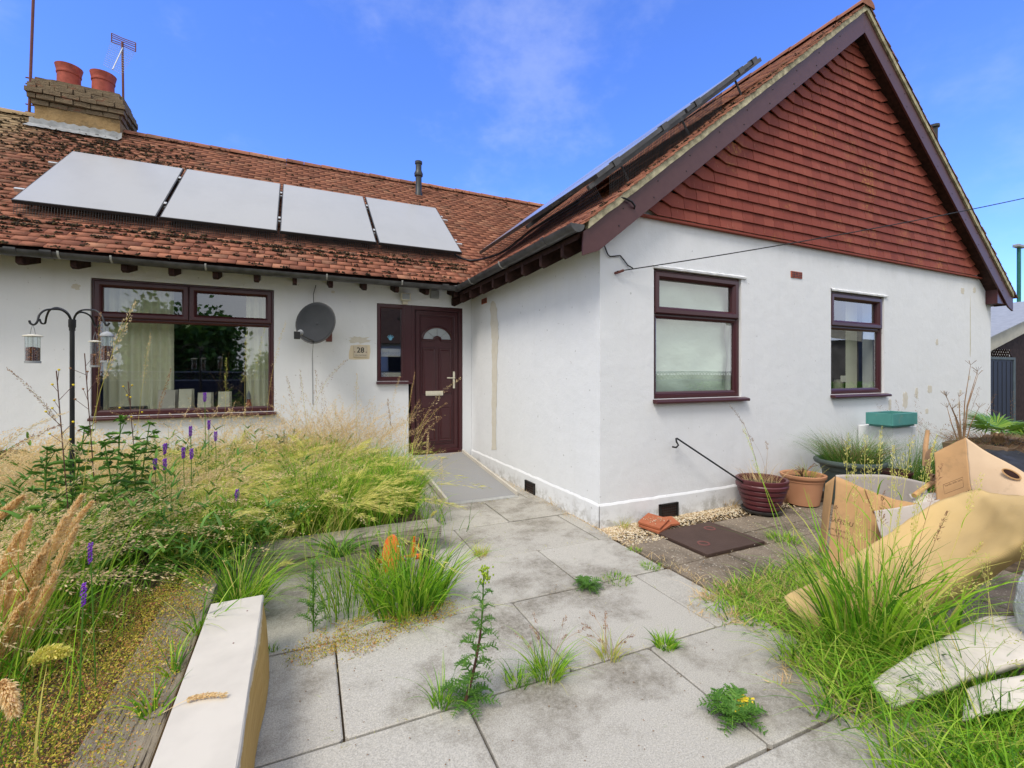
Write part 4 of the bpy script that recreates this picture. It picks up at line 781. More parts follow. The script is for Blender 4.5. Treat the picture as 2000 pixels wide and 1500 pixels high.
# ================================================================ raised bed
def sleeper(name, x0, x1, y0, y1, z0, z1, mat, lab):
    mb = MB(); lumpy(mb, x0, x1, y0, y1, z0, z1, .006, 20 if x1-x0 > y1-y0 else 5, 20 if y1-y0 > x1-x0 else 5, 3); o = obj(name, mb, mat, bevel=.006); tag(o, lab, 'timber sleeper', 'weathered sleepers edging the raised bed')
sleeper('sleeper', -.40, 1.03, 3.51, 3.71, .102, .205, MT['timberX'], 'upper weathered sleeper closing the near edge of the raised bed')
sleeper('sleeper', -.38, 1.00, 3.525, 3.725, -.01, .098, MT['timberX'], 'lower dark sleeper underneath the one at the near edge of the bed')
sleeper('sleeper', -.625, -.405, -.2, 3.06, .11, .215, MT['timberY'], 'long weathered sleeper running along the left side beside the white board')
sleeper('sleeper', -.62, -.40, -.2, 3.05, -.01, .106, MT['timberY'], 'lower sleeper under the long one beside the white board')
sleeper('sleeper', -.60, -.42, 3.08, 3.72, .0, .19, MT['timberY'], 'short weathered sleeper joining the two long ones at the bed corner')
sleeper('sleeper', -.86, -.65, -.2, 1.85, .07, .185, MT['timberY'], 'outer sleeper half buried in stonecrop at the lower left')
def bed_z(x, y): return .165+.03*MN.noise(V((x*1.3, y*1.3, 2)))+.10*max(0, min(1, (y-4)/2.5))*(1 if x < 0 else .3)
n = 60; vs = []; X0_, X1_, Y0_, Y1_ = -7.0, -.64, -1.0, 6.80
for i in range(n+1):
    for k in range(n+1): x = X0_+(X1_-X0_)*i/n; y = Y0_+(Y1_-Y0_)*k/n; vs.append((x, y, bed_z(x, y)))
fs = [(i*(n+1)+k, (i+1)*(n+1)+k, (i+1)*(n+1)+k+1, i*(n+1)+k+1) for i in range(n) for k in range(n)]
b0 = len(vs); nx, ny = 24, 30
for i in range(nx+1):
    for k in range(ny+1): x = -.64+(1.66)*i/nx; y = 3.70+3.10*k/ny; e = min(1, max(0, (1.10-x)/.12)); vs.append((x, y, bed_z(x, y)*e-.03*(1-e)))
fs += [(b0+i*(ny+1)+k, b0+(i+1)*(ny+1)+k, b0+(i+1)*(ny+1)+k+1, b0+i*(ny+1)+k+1) for i in range(nx) for k in range(ny)]
struct('bed_soil', MB().add(vs, fs), MT['soil'], smooth=True)
# white board with unpainted ochre side
t = thing('timber_board', 'long white topped board with a raw ochre side lying at the lower left', 'board', (-.26, 1.6, 0))
bx0, bx1, by1, bz = -.372, -.152, 2.60, .295
mb = MB(); n = 26; vs = []
for i in range(n+1):
    y = by1-3.0*i/n; w_ = random.uniform(-.002, .002); vs += [(bx0, y, bz-.012), (bx0, y, bz), (bx1-.004, y, bz), (bx1+w_, y, bz-.004), (bx1+.002+w_, y, bz-.022)]
obj('painted_face', mb.add(vs, [(i*5+k, i*5+k+1, i*5+6+k, i*5+5+k) for i in range(n) for k in range(4)]+[(4, 3, 2, 1, 0)]), MT['white'], t)
m = Mat('raw_softwood', .8, .2); g = m.noise(5, 6, .6, (14, 1.1, 14)); c_ = m.mix(g, (.34, .19, .045), (.62, .42, .15)); z_ = m.sepz()[2]; edge = maprange(m.M('ADD', z_, m.M('MULTIPLY', m.noise(9, 6, .7), .11)), .297, .309, 0, 1, m.t); c_ = m.mix(edge, c_, (.66, .54, .36)); m.color(c_); m.bump(g, .4, .006)
mb = MB(); vs = []
for i in range(n+1):
    y = by1-.006-3.0*i/n; q = .012*math.sin(i*.7)+random.uniform(-.003, .003); vs += [(bx0+.006, y, bz-.008), (bx1-.002, y, bz-.008), (bx1+q*.4, y, bz-.03), (bx1+.016+q*.6, y, .16), (bx1+.026+q, y, .012), (bx0+.01, y, .012)]
obj('raw_timber', mb.add(vs, [(i*6+k, i*6+(k+1) % 6, i*6+6+(k+1) % 6, i*6+6+k) for i in range(n) for k in range(6)]+[(0, 1, 2, 3, 4, 5)]), m.m, t)
mb = MB()
for u, v in ((483, 1193), (421, 1205), (456, 1256)): p = gz(u, v, bz+.0005); mb.lathe(p, [(.0035, 0), (.003, .001), (.0003, .001)], 8)
obj('nail_hole', mb, MT['rust'], t)
q0 = [gz(u, v, bz+.004+.004*k) for k, (u, v) in enumerate(((318, 1392), (350, 1374)))]+[gz(u, v, bz+.012) for u, v in ((368, 1366), (390, 1360), (412, 1357), (440, 1357))]; LYING = bez([q0[0], q0[1]]+q0[2:], 5) if 'bez' in globals() else q0
# ================================================================ pots along the gable wall
def pot(name, lab, cx, cy, prof, mat, z=0, soil=None, n=32, group=None):
    t = thing(name, lab, 'plant pot', (cx, cy, z), 'plant pots along the gable wall'); obj('pot', MB().lathe((cx, cy, z), prof, n), mat, t, smooth=2)
    if soil: obj('compost', MB().lathe((cx, cy, z+soil[0]), [(soil[1], 0), (soil[1]*.5, .012), (.001, .018)], 20), MT['soil'], t)
    return t
m = Mat('maroon_glaze', .38, .5); m.color(m.mix(m.noise(6, 4), (.075, .016, .022), (.12, .028, .034))); m.bump(m.noise(50, 3), .15, .003)
rp_ = [(.145, .02)]
for k in range(5): r0 = .155+k*.0175; z0 = .035+k*.052; rp_ += [(r0, z0), (r0+.014, z0+.012), (r0+.018, z0+.040), (r0+.010, z0+.050)]
rp_ += [(.238, .302), (.242, .312), (.242, .335), (.232, .340), (.215, .335), (.205, .27)]
t = pot('plant_pot', 'maroon ribbed pot with dry stems on a dark saucer by the white wall', 4.27, 3.14, rp_, m.m, 0, (.285, .21))
obj('saucer', MB().lathe((4.27, 3.14, 0), [(.001, .004), (.17, .004), (.185, .012), (.195, .035), (.188, .037), (.175, .018), (.001, .016)], 28), MT['gutter'], t, smooth=2)
m = Mat('terracotta_pot', .85, .2); m.color(m.mix(m.noise(5, 5), (.42, .19, .10), (.56, .30, .175))); TC = m.m
t = pot('plant_pot', 'pale terracotta pot with dead twigs right of the maroon ribbed pot', 4.93, 3.14, [(.14, .0), (.15, .005), (.190, .25), (.196, .252), (.196, .262), (.192, .264), (.198, .27), (.199, .282), (.212, .285), (.218, .295), (.218, .318), (.205, .322), (.19, .31), (.18, .25)], TC, 0, (.27, .185))
m = Mat('green_tub', .5, .35); m.color(m.mix(m.noise(4, 4), (.060, .085, .080), (.10, .13, .12)))
cx, cy = 5.42, 2.95
pot('plant_pot', 'large round grey green tub full of wiry dark grass', cx, cy, [(.22, 0), (.25, .35), (.265, .36), (.27, .40), (.30, .41), (.322, .425), (.330, .445), (.325, .465), (.305, .472), (.28, .465), (.262, .42)], m.m, 0, (.40, .26))
m = Mat('plum_pot', .5, .35); m.color((.07, .022, .026)); pot('plant_pot', 'low plum coloured pot behind the green tub', 6.1, 2.84, [(.10, 0), (.14, .27), (.15, .28), (.15, .305), (.135, .305), (.125, .25)], m.m, 0, (.27, .125))
# pedestal and turquoise trough
p = py(1730, 830, 3.2); zp = p.z
t = thing('pedestal', 'white rendered block pedestal against the gable wall holding the turquoise trough', 'pedestal', (p.x+.12, 3.22, 0)); obj('block', MB().box(p.x-.18, p.x+.36, 3.04, 3.42, 0, zp-.01), MT['wall'], t, bevel=.012)
m = Mat('turquoise_glaze', .45, .5); c_ = m.mix(m.noise(7, 5), (.045, .20, .19), (.10, .34, .31)); c_ = m.mix(m.ramp(m.noise(9, 5, .7), [(.6, 0.), (.66, .6)]), c_, (.28, .30, .24)); m.color(c_)
mb = MB(); x0, x1, y0, y1 = p.x-.30, p.x+.24, 2.98, 3.27; th = .022; zb_ = zp
mb.box(x0+.03, x1-.03, y0+.02, y1-.02, zb_, zb_+.02); hh = .165
def slant(a, b, c, d, e, f, g, h): mb.add([a, b, c, d, e, f, g, h], [(0,1,2,3),(4,7,6,5),(0,4,5,1),(1,5,6,2),(2,6,7,3),(3,7,4,0)])
for q0, q1, r0, r1 in ((x0, x1, y0, y0+th), (x0, x1, y1-th, y1), (x0, x0+th, y0+th, y1-th), (x1-th, x1, y0+th, y1-th)):
    mb.box(q0+.0, q1-.0, r0, r1, zb_+.021, zb_+hh)
t = thing('plant_trough', 'chipped turquoise rectangular plant trough on the white pedestal', 'plant trough', (p.x, 3.12, zb_)); obj('trough', mb, m.m, t, bevel=.004); obj('compost', MB().box(x0+th, x1-th, y0+th, y1-th, zb_+.02, zb_+hh-.05), MT['soil'], t)
# thin black hooked rod leaning in the maroon pot
a = V((4.08, 3.16, .28)); b = py(1322, 856, YG-.06); d = (b-a)
o = obj('hooked_rod', MB().tube([a, b, b+V((-.02, -.01, .0)), b+V((-.025, -.02, -.03)), b+V((.0, -.02, -.065)), b+V((-.03, -.02, -.085)), b+V((-.075, -.02, -.075))], .0085, 8), MT['black'], smooth=True); tag(o, 'thin black rod with a hooked end leaning from the maroon pot against the wall', 'rod')
# broken roof tiles by the vent
m = Mat('loose_tile', .85, .2); m.color(m.mix(m.noise(9, 4), (.30, .085, .04), (.46, .16, .08)))
q = gz(1290, 1020, .04)
for i, (dx, dy, z, az, w, l, lab) in enumerate(((-.05, .0, .025, .35, .14, .10, 'bottom broken terracotta tile of the small heap on the gravel'), (-.06, .02, .052, .5, .13, .10, 'top broken terracotta tile with grit on it by the wall vent'), (.12, .01, .03, -.3, .06, .08, 'small terracotta fragment at the right of the tile heap'))):
    c_ = V((q.x+dx, q.y+dy, z)); ca_, sa_ = math.cos(az), math.sin(az); mb = MB(); mb.obox(c_, V((ca_, sa_, .06))*w, V((-sa_, ca_, .1))*l, V((-.06, -.1, 1))*.011); o = obj('broken_tile', mb, m.m, bevel=.003); tag(o, lab, 'tile', 'broken roof tiles by the vent')
stuff('tile_grit', pebbles(60, lambda: (q.x-.06+random.gauss(0, .06), q.y+random.gauss(0, .05)), .006, .068), MT['gravel'], 'pale grit lying on the broken tiles', 'grit')
# ================================================================ bird feeder pole
BY = 4.4
def bp(u, v, dy=0): return py(u, v, BY+dy)
base = bp(141, 960); base.z = .15
t = thing('bird_feeder_pole', 'black metal bird feeder pole with four curled arms in the raised bed', 'feeder pole', base)
obj('pole', MB().tube([base, bp(141, 640)], .0145, 12), MT['black'], t, smooth=2); obj('pole_collar', MB().tube([bp(141, 646), bp(141, 641), bp(141, 638), bp(141, 624)], [.018, .018, .022, .022], 12), MT['black'], t, smooth=2)
arms = [[(139, 628, 0), (133, 615, -.04), (121, 606, -.08), (105, 604, -.13), (88, 606, -.17), (77, 615, -.2), (73, 628, -.22), (67, 634, -.22), (60, 632, -.22), (57, 626, -.22)],
        [(140, 628, 0), (134, 614, .04), (124, 605, .08), (110, 601, .12), (97, 606, .16), (91, 618, .2), (88, 631, .22), (81, 631, .22), (77, 623, .22)],
        [(143, 628, 0), (149, 613, -.03), (160, 606, -.07), (174, 605, -.11), (188, 607, -.15), (199, 617, -.18), (204, 630, -.2), (209, 636, -.2), (214, 630, -.2)],
        [(143, 628, 0), (148, 615, .03), (157, 610, .08), (168, 612, .12), (178, 619, .16), (184, 633, .2), (189, 640, .2), (194, 634, .2)]]
for a in arms: obj('curled_arm', MB().tube(bez([bp(*q) for q in a]), .0065, 8), MT['black'], t, smooth=True)
nutm = Mat('peanuts', .8, .2); vz = nutm.N('ShaderNodeTexVoronoi'); vz.inputs['Scale'].default_value = 75; nutm.L(nutm.c, vz.inputs[0]); nutm.color(nutm.ramp(vz.outputs['Distance'], [(.15, (.34, .13, .06)), (.5, (.10, .035, .02))])); nutm.bump(vz.outputs['Distance'], .8, .01)
wire = plain('galvanised_wire', (.22, .23, .24), .5, .4, .1)
def feeder(u, vt, vb, dy, lab, fill, dome, r=.037):
    a, b = bp(u, vt, dy), bp(u, vb, dy); h = a.z-b.z; t = thing('bird_feeder', lab, 'bird feeder', b, 'bird feeders hanging from the pole')
    obj('seed', MB().lathe(b, [(.001, .008), (r*.93, .008), (r*.93, h*fill), (.001, h*fill+.006)], 20), nutm.m, t, smooth=2)
    obj('clear_tube', MB().lathe(b, [(r, 0), (r, h)], 24), MT['clear'], t, smooth=True); obj('tray', MB().lathe(b, [(.001, -.008), (r*1.12, -.008), (r*1.12, .006), (r, .006)], 24), MT['grey'], t, smooth=2)
    obj('lid', MB().lathe(a, [(r*1.35, -.002), (r*1.35, .004), (r*1.1, .016 if dome else .008), (.6*r, .03 if dome else .012), (.001, .036 if dome else .014)], 24), MT['lead'] if dome else MT['cream'], t, smooth=2)
    obj('hanger', MB().tube([a+V((-.014, 0, .01)), a+V((-.008, 0, .05)), a+V((0, 0, .08)), a+V((.008, 0, .05)), a+V((.014, 0, .01))], .0018, 5), wire, t)
    mb = MB()
    for k in range(10): an = 2*math.pi*k/10; q = V((math.cos(an), math.sin(an), 0))*(r*1.02); mb.tube([b+q, a+q], .0008, 3, False)
    obj('wire_cage', mb, wire, t)
feeder(64, 657, 707, -.22, 'clear peanut feeder half full of brown nuts, hanging at the far left', .56, 0); feeder(186, 668, 715, .2, 'clear tube feeder hanging in front of the window frame edge', .5, 0, .03); feeder(209, 657, 706, -.2, 'tube feeder with a domed grey lid hanging in front of the curtain', .6, 1, .033)
# ================================================================ toy by the sleepers
m = Mat('orange_plastic', .38, .5); m.color(m.mix(m.noise(8, 3), (.72, .13, .02), (.85, .20, .04))); OR = m.m
t = thing('garden_toy', 'orange ride on toy with black wheels lying behind the tall grass tuft', 'toy', (.72, 3.25, 0))
c_ = V((.60, 3.27, .13)); ax = V((-.35, -.85, .25)).normalized(); u_ = ax.cross(V((0, 0, 1))).normalized(); w_ = u_.cross(ax)
mb = MB(); n = 24; lo = [c_+u_*(math.cos(2*math.pi*k/n)*.062)+w_*(math.sin(2*math.pi*k/n)*.135) for k in range(n)]; obj('seat', mb.prism(lo, ax*.022), OR, t, bevel=.006)
def wheel(c, axis, r, w=.045):
    o_ = obj('wheel', MB().lathe(V(c)-V(axis)*w/2, [(r*.72, 0), (r, .006), (r, w-.006), (r*.72, w)], 24, axis), MT['black'], t, smooth=2)
    obj('wheel_disc', MB().lathe(V(c)-V(axis)*(w/2+.004), [(.001, 0), (r*.25, -.008), (r*.3, 0), (r*.8, .004), (r*.82, .02)], 20, axis), OR, o_, smooth=2)
wa = V((.95, -.3, .1)).normalized()
wheel((.49, 3.28, .10), wa, .105); wheel((.83, 3.22, .10), wa, .10); wheel((.86, 3.42, .10), wa, .09)
obj('axle', MB().tube([(.49, 3.28, .10), (.60, 3.25, .09)], .018, 8), OR, t); obj('frame_bar', MB().tube([(.66, 3.26, .09), (.74, 3.24, .10), (.83, 3.22, .10)], .02, 8), OR, t); obj('handle', MB().tube([(.76, 3.30, .10), (.765, 3.30, .22)], [.02, .011], 8), OR, t)
obj('front_lug', MB().lathe((.61, 3.20, .02), [(.001, 0), (.02, .0), (.022, .04), (.001, .045)], 10), OR, t)
rp2 = bez([V(q) for q in ((.63, 3.22, .20), (.655, 3.20, .19), (.66, 3.20, .14), (.69, 3.19, .11), (.74, 3.19, .11), (.76, 3.2, .12))]); m = Mat('rope', .8); ch_ = m.N('ShaderNodeTexWave'); ch_.inputs['Scale'].default_value = 28; m.L(m.c, ch_.inputs[0]); m.color(m.ramp(ch_.outputs['Color'], [(.45, (.7, .68, .6)), (.55, (.03, .03, .03))])); obj('pull_cord', MB().tube(rp2, .007, 6), m.m, t, smooth=True)
# ================================================================ vegetation generators (numpy)
def A(x): return np.asarray(x, float)
def curve_pts(base, h, az, lean, droop, S, wob=0.):
    # base (N,3); returns (N,S+1,3) points along each bending stem
    N_ = len(base); t = np.linspace(0, 1, S+1)[None, :]; d = np.stack([np.cos(az), np.sin(az)], 1)
    hor = (lean[:, None]*t+droop[:, None]*t**2.4)*h[:, None]; ver = (t-.55*droop[:, None]*t**3-.18*(lean[:, None]*t)**2)*h[:, None]
    P = np.zeros((N_, S+1, 3)); P[..., 0] = base[:, None, 0]+d[:, None, 0]*hor; P[..., 1] = base[:, None, 1]+d[:, None, 1]*hor; P[..., 2] = base[:, None, 2]+ver
    if wob: P[..., :2] += np.cumsum(RNG.normal(0, wob, (N_, S+1, 2)), 1)*t[..., None]
    return P
def ribbons(P, w, side=None, taper=.75, fold=None):
    N_, S1_, _ = P.shape
    if side is None: a = RNG.uniform(0, 2*np.pi, N_); side = np.stack([np.cos(a), np.sin(a), RNG.uniform(-.2, .2, N_)], 1)
    t = np.linspace(0, 1, S1_); prof = (1-t)**taper*(.55+.45*np.minimum(1, t*4+.3)) if taper else np.ones(S1_); prof = np.maximum(prof, .06)
    off = side[:, None, :]*(w[:, None]*prof[None, :]/2)[..., None]; vs = np.stack([P-off, P+off], 2).reshape(-1, 3)
    b = (np.arange(N_)*S1_*2)[:, None]+(np.arange(S1_-1)*2)[None, :]; f = np.stack([b, b+1, b+3, b+2], -1).reshape(-1, 4)
    return vs, f
def heads(P, t0, K_, rad, ln, wd, spread=.5, prof='spindle', droopy=0):
    # spikelets clustered round the upper part of each stem
    N_, S1_, _ = P.shape; t = RNG.uniform(t0, 1.0, (N_, K_)); x = t*(S1_-1); i = np.clip(x.astype(int), 0, S1_-2); fr = (x-i)[..., None]
    ar = np.arange(N_)[:, None]; C_ = P[ar, i]*(1-fr)+P[ar, i+1]*fr; T = P[ar, i+1]-P[ar, i]; T /= np.linalg.norm(T, axis=-1, keepdims=True)+1e-9
    q = (t-t0)/(1-t0); pr = {'spindle': np.sin(np.pi*np.clip(q*.92+.06, 0, 1))**.7, 'open': (1-q)*1.3+.1, 'tip': np.ones_like(q)}[prof]
    D = RNG.normal(0, 1, (N_, K_, 3)); D -= T*(D*T).sum(-1, keepdims=True); D /= np.linalg.norm(D, axis=-1, keepdims=True)+1e-9
    rad = np.broadcast_to(A(rad), (N_,))[:, None, None]; C_ = C_+D*rad*(pr*RNG.uniform(.3, 1, (N_, K_)))[..., None]; C_[..., 2] -= droopy*RNG.uniform(0, 1, (N_, K_))*pr
    ax_ = T+D*spread+RNG.normal(0, .12, (N_, K_, 3)); ax_[..., 2] -= droopy*12*pr*.3; ax_ /= np.linalg.norm(ax_, axis=-1, keepdims=True)
    sd_ = np.cross(ax_, RNG.normal(0, 1, (N_, K_, 3))); sd_ /= np.linalg.norm(sd_, axis=-1, keepdims=True)+1e-9
    l = (A(ln)*RNG.uniform(.6, 1.3, (N_, K_)))[..., None]; w_ = (A(wd)*RNG.uniform(.7, 1.2, (N_, K_)))[..., None]
    vs = np.stack([C_, C_+ax_*l*.45+sd_*w_/2, C_+ax_*l, C_+ax_*l*.45-sd_*w_/2], 2).reshape(-1, 3); f = np.arange(N_*K_*4).reshape(-1, 4); return vs, f
def cat(*parts):
    V_, F_, b = [], [], 0
    for v, f in parts: V_.append(v); F_.append(f+b); b += len(v)
    return np.concatenate(V_), np.concatenate(F_)
def U(a, b, n): return RNG.uniform(a, b, n)
def bases(n, x0, x1, y0, y1, dens=None, z=None):
    out_ = []
    while len(out_) < n:
        x, y = RNG.uniform(x0, x1), RNG.uniform(y0, y1)
        if dens and RNG.random() > dens(x, y): continue
        out_.append((x, y, (z(x, y) if callable(z) else (z or 0.))-.01))
    return A(out_)
def nz(x, y, s, o=0): return .5+.5*MN.noise(V((x*s, y*s, o)))
def tuft(n, c, r, h0, h1, lean=(.1, .6), droop=(.1, .6), w=(.004, .007), S=6, z=None):
    rr = r*np.sqrt(RNG.random(n)); a = U(0, 2*np.pi, n); base = np.stack([c[0]+rr*np.cos(a), c[1]+rr*np.sin(a), np.full(n, (c[2] if len(c) > 2 else 0)-.005)], 1)
    az = a+RNG.normal(0, .6, n); return ribbons(curve_pts(base, U(h0, h1, n), az, U(*lean, n)*(.4+rr/r*.8), U(*droop, n), S), U(*w, n))
WIND = .25
# ---------- raised bed: clumps of different grasses, each species one ground-cover mesh
def tussocks(nc, x0, x1, y0, y1, dens, nbl, h0, h1, r=(.07, .15), lean=(.03, .45), droop=(.05, .6), w=(.005, .012), S=6, z=bed_z, wind=.0):
    C_ = bases(nc, x0, x1, y0, y1, dens, z); hs = U(.65, 1.25, nc); rs = U(*r, nc); idx = RNG.integers(0, nc, nc*nbl); n = len(idx); rr = np.sqrt(RNG.random(n)); a = U(0, 6.283, n)
    B_ = C_[idx].copy(); B_[:, 0] += rs[idx]*rr*np.cos(a); B_[:, 1] += rs[idx]*rr*np.sin(a); az = a+RNG.normal(0, .7, n)
    le = U(*lean, n)*(.35+rr); return B_, curve_pts(B_, U(h0, h1, n)*hs[idx], np.where(RNG.random(n) < wind, RNG.normal(.2, .5, n), az), le, U(*droop, n)*(.5+.7*rr), S), U(*w, n)
def field(name, mat, lab, *a, **k): B_, P, w = tussocks(*a, **k); stuff(name, mesh_np('g', *ribbons(P, w)), MT[mat], lab, 'grass')
field('grass', 'gr', 'lush green grass tussocks behind the cross sleeper beside the ramp', 34, .02, .93, 3.82, 5.7, None, 330, .30, .56)
field('grass', 'gr', 'green grass tussocks in the middle of the raised bed', 52, -1.5, .1, 3.35, 5.6, None, 210, .26, .50)
field('grass', 'gr', 'green undergrowth at the far left of the raised bed', 50, -4.0, -1.2, 2.9, 6.2, None, 130, .20, .40)
field('grass', 'gr', 'tall green blades standing between the plumes in the left foreground', 15, -2.1, -.74, 2.25, 3.3, None, 70, .22, .50, w=(.006, .013), r=(.10, .22), droop=(.0, .4))
nb = 900; B_ = bases(nb, .8, 1.40, 3.78, 6.6, lambda x, y: 1 if x < 1.08+.04*(y-3.7) else .12, 0.)
stuff('grass', mesh_np('g', *ribbons(curve_pts(B_, U(.15, .40, nb), U(0, 6.3, nb), U(.1, .6, nb), U(0, .7, nb), 5), U(.004, .009, nb))), MT['gr'], 'grass spilling from the right edge of the bed beside the ramp', 'grass')
field('straw_grass', 'gy', 'yellowing bent grass blades among the green in the bed', 70, -3.6, .9, 3.6, 6.4, lambda x, y: (.25+.75*(x < -.1)+.5*(y > 5.2))*nz(x, y, 1.3, 9)*1.5, 110, .30, .60, r=(.12, .24), droop=(.3, 1.2), w=(.004, .010), wind=.4)
def headfield(name, mat, lab, nc, box_, dens, per, h0, h1, t0, K_, rad, ln, wd, spread, stemw=(.002, .003), **k):
    B_, P, w = tussocks(nc, *box_, dens, per, h0, h1, S=8, w=stemw, **k); stuff(name, mesh_np('g', *cat(ribbons(P, w, taper=.2), heads(P, t0, K_, U(*rad, len(P)), ln, wd, spread))), MT[mat], lab, 'grass')
headfield('seed_heads', 'sd', 'mass of pale tan feathery grass seed heads in the left of the bed', 70, (-3.6, -.70, 2.7, 5.9), lambda x, y: .15+1.0*nz(x, y, 1.2, 7), 46, .44, .80, .66, 54, (.010, .028), .018, .0065, .5, r=(.12, .28), lean=(.1, .7), droop=(.2, 1.1), wind=.5)
headfield('seed_heads', 'sd', 'scattered tan seed heads in the middle of the bed', 14, (-.75, .1, 3.9, 5.6), None, 16, .42, .66, .68, 50, (.008, .022), .017, .006, .5, r=(.12, .25), lean=(.1, .6), droop=(.2, 1.0), wind=.5)
headfield('seed_heads', 'st', 'fine straw coloured seed heads near the wall beside the door', 26, (-.8, 1.0, 5.1, 6.5), None, 26, .55, .90, .70, 40, (.010, .026), .014, .005, .55, r=(.10, .24), lean=(.05, .45), droop=(.1, .6))
headfield('seed_heads', 'st', 'straw stems scattered through the green tussocks', 16, (.0, 1.0, 3.9, 5.3), None, 9, .50, .80, .74, 36, (.006, .016), .013, .0045, .5, r=(.10, .2), lean=(.02, .35), droop=(.0, .5))
headfield('barley_heads', 'ba', 'yellow green bearded grass heads nodding in the middle of the bed', 34, (-1.7, .35, 3.5, 5.7), lambda x, y: .3+.7*nz(x, y, 1.5, 5), 17, .42, .68, .80, 64, (.010, .015), .055, .0032, .25, r=(.12, .24), lean=(.1, .5), droop=(.4, 1.1), wind=.5)
def broad(name, lab, nc, x0, x1, y0, y1, z=bed_z, h=(.10, .26), w=(.014, .034)):
    B_, P, w_ = tussocks(nc, x0, x1, y0, y1, None, 26, *h, r=(.02, .07), lean=(.3, 1.0), droop=(.3, 1.1), w=w, z=z); t = np.linspace(0, 1, P.shape[1]); stuff(name, mesh_np('g', *ribbons(P, w_, taper=.45)), MT['lf'], lab, 'weeds')
B_, P, w_ = tussocks(90, -3.2, -.1, 3.0, 6.0, None, 5, .38, .62, r=(.05, .16), lean=(.05, .4), droop=(.0, .4), w=(.003, .005), S=8)
n_ = len(P)*9; i_ = RNG.integers(0, len(P), n_); k_ = RNG.integers(3, 9, n_); Bl = P[i_, k_]; stuff('leafy_weeds', mesh_np('g', *cat(ribbons(P, w_, taper=.2), ribbons(curve_pts(Bl, U(.05, .11, n_), U(0, 6.3, n_), U(.4, 1.3, n_), U(.1, 1., n_), 4), U(.012, .026, n_), taper=.5))), MT['lf'], 'leafy green weeds tangled through the grasses in the left of the bed', 'weeds')
broad('broad_leaves', 'broad green leaves low among the grasses of the bed', 60, -2.6, .6, 3.3, 5.6)
# taller single stems with brownish open panicles in front of the walls: countable, each a thing
def stem_thing(name, lab, cat_, bx, h, az, lean, droop, kind, mat, w=.0034, z=None, K_=90, grp='tall grass stems standing above the raised bed', rad=.02, t0=.70):
    base = A([[bx[0], bx[1], (bed_z(*bx) if z is None else z)]]); P = curve_pts(base, A([h]), A([az]), A([lean]), A([droop]), 12, .004)
    t = thing(name, lab, cat_, tuple(base[0]), grp); obj('stem', mesh_np('s', *cat(ribbons(P, A([w]), taper=.15), ribbons(P, A([w]), A([[.3, -.9, .2]]), taper=.15))), MT['gy'] if kind != 'green' else MT['gr'], t)
    if kind == 'plume': hd = heads(P, t0, K_*2, rad, .014, .004, .35)
    elif kind == 'open': hd = heads(P, t0, K_, rad*1.6, .016, .0045, .8, 'open', .012)
    elif kind == 'beard': hd = heads(P, .8, 70, .010, .045, .0022, .25)
    else: hd = heads(P, t0, K_, rad, .015, .005, .5)
    obj('seed_head', mesh_np('h', *hd), MT[mat], t)
    lf = 2
    for Bl in (P[:, 2, :], P[:, 4, :]): obj('leaf', mesh_np('l', *ribbons(curve_pts(Bl, U(.10, .2, 1), U(0, 6.3, 1), U(.2, .6, 1), U(.3, .9, 1), 5), U(.005, .008, 1))), MT['gr'], t)
    return t
def up_at(u, v, Y): p = py(u, v, Y); return p
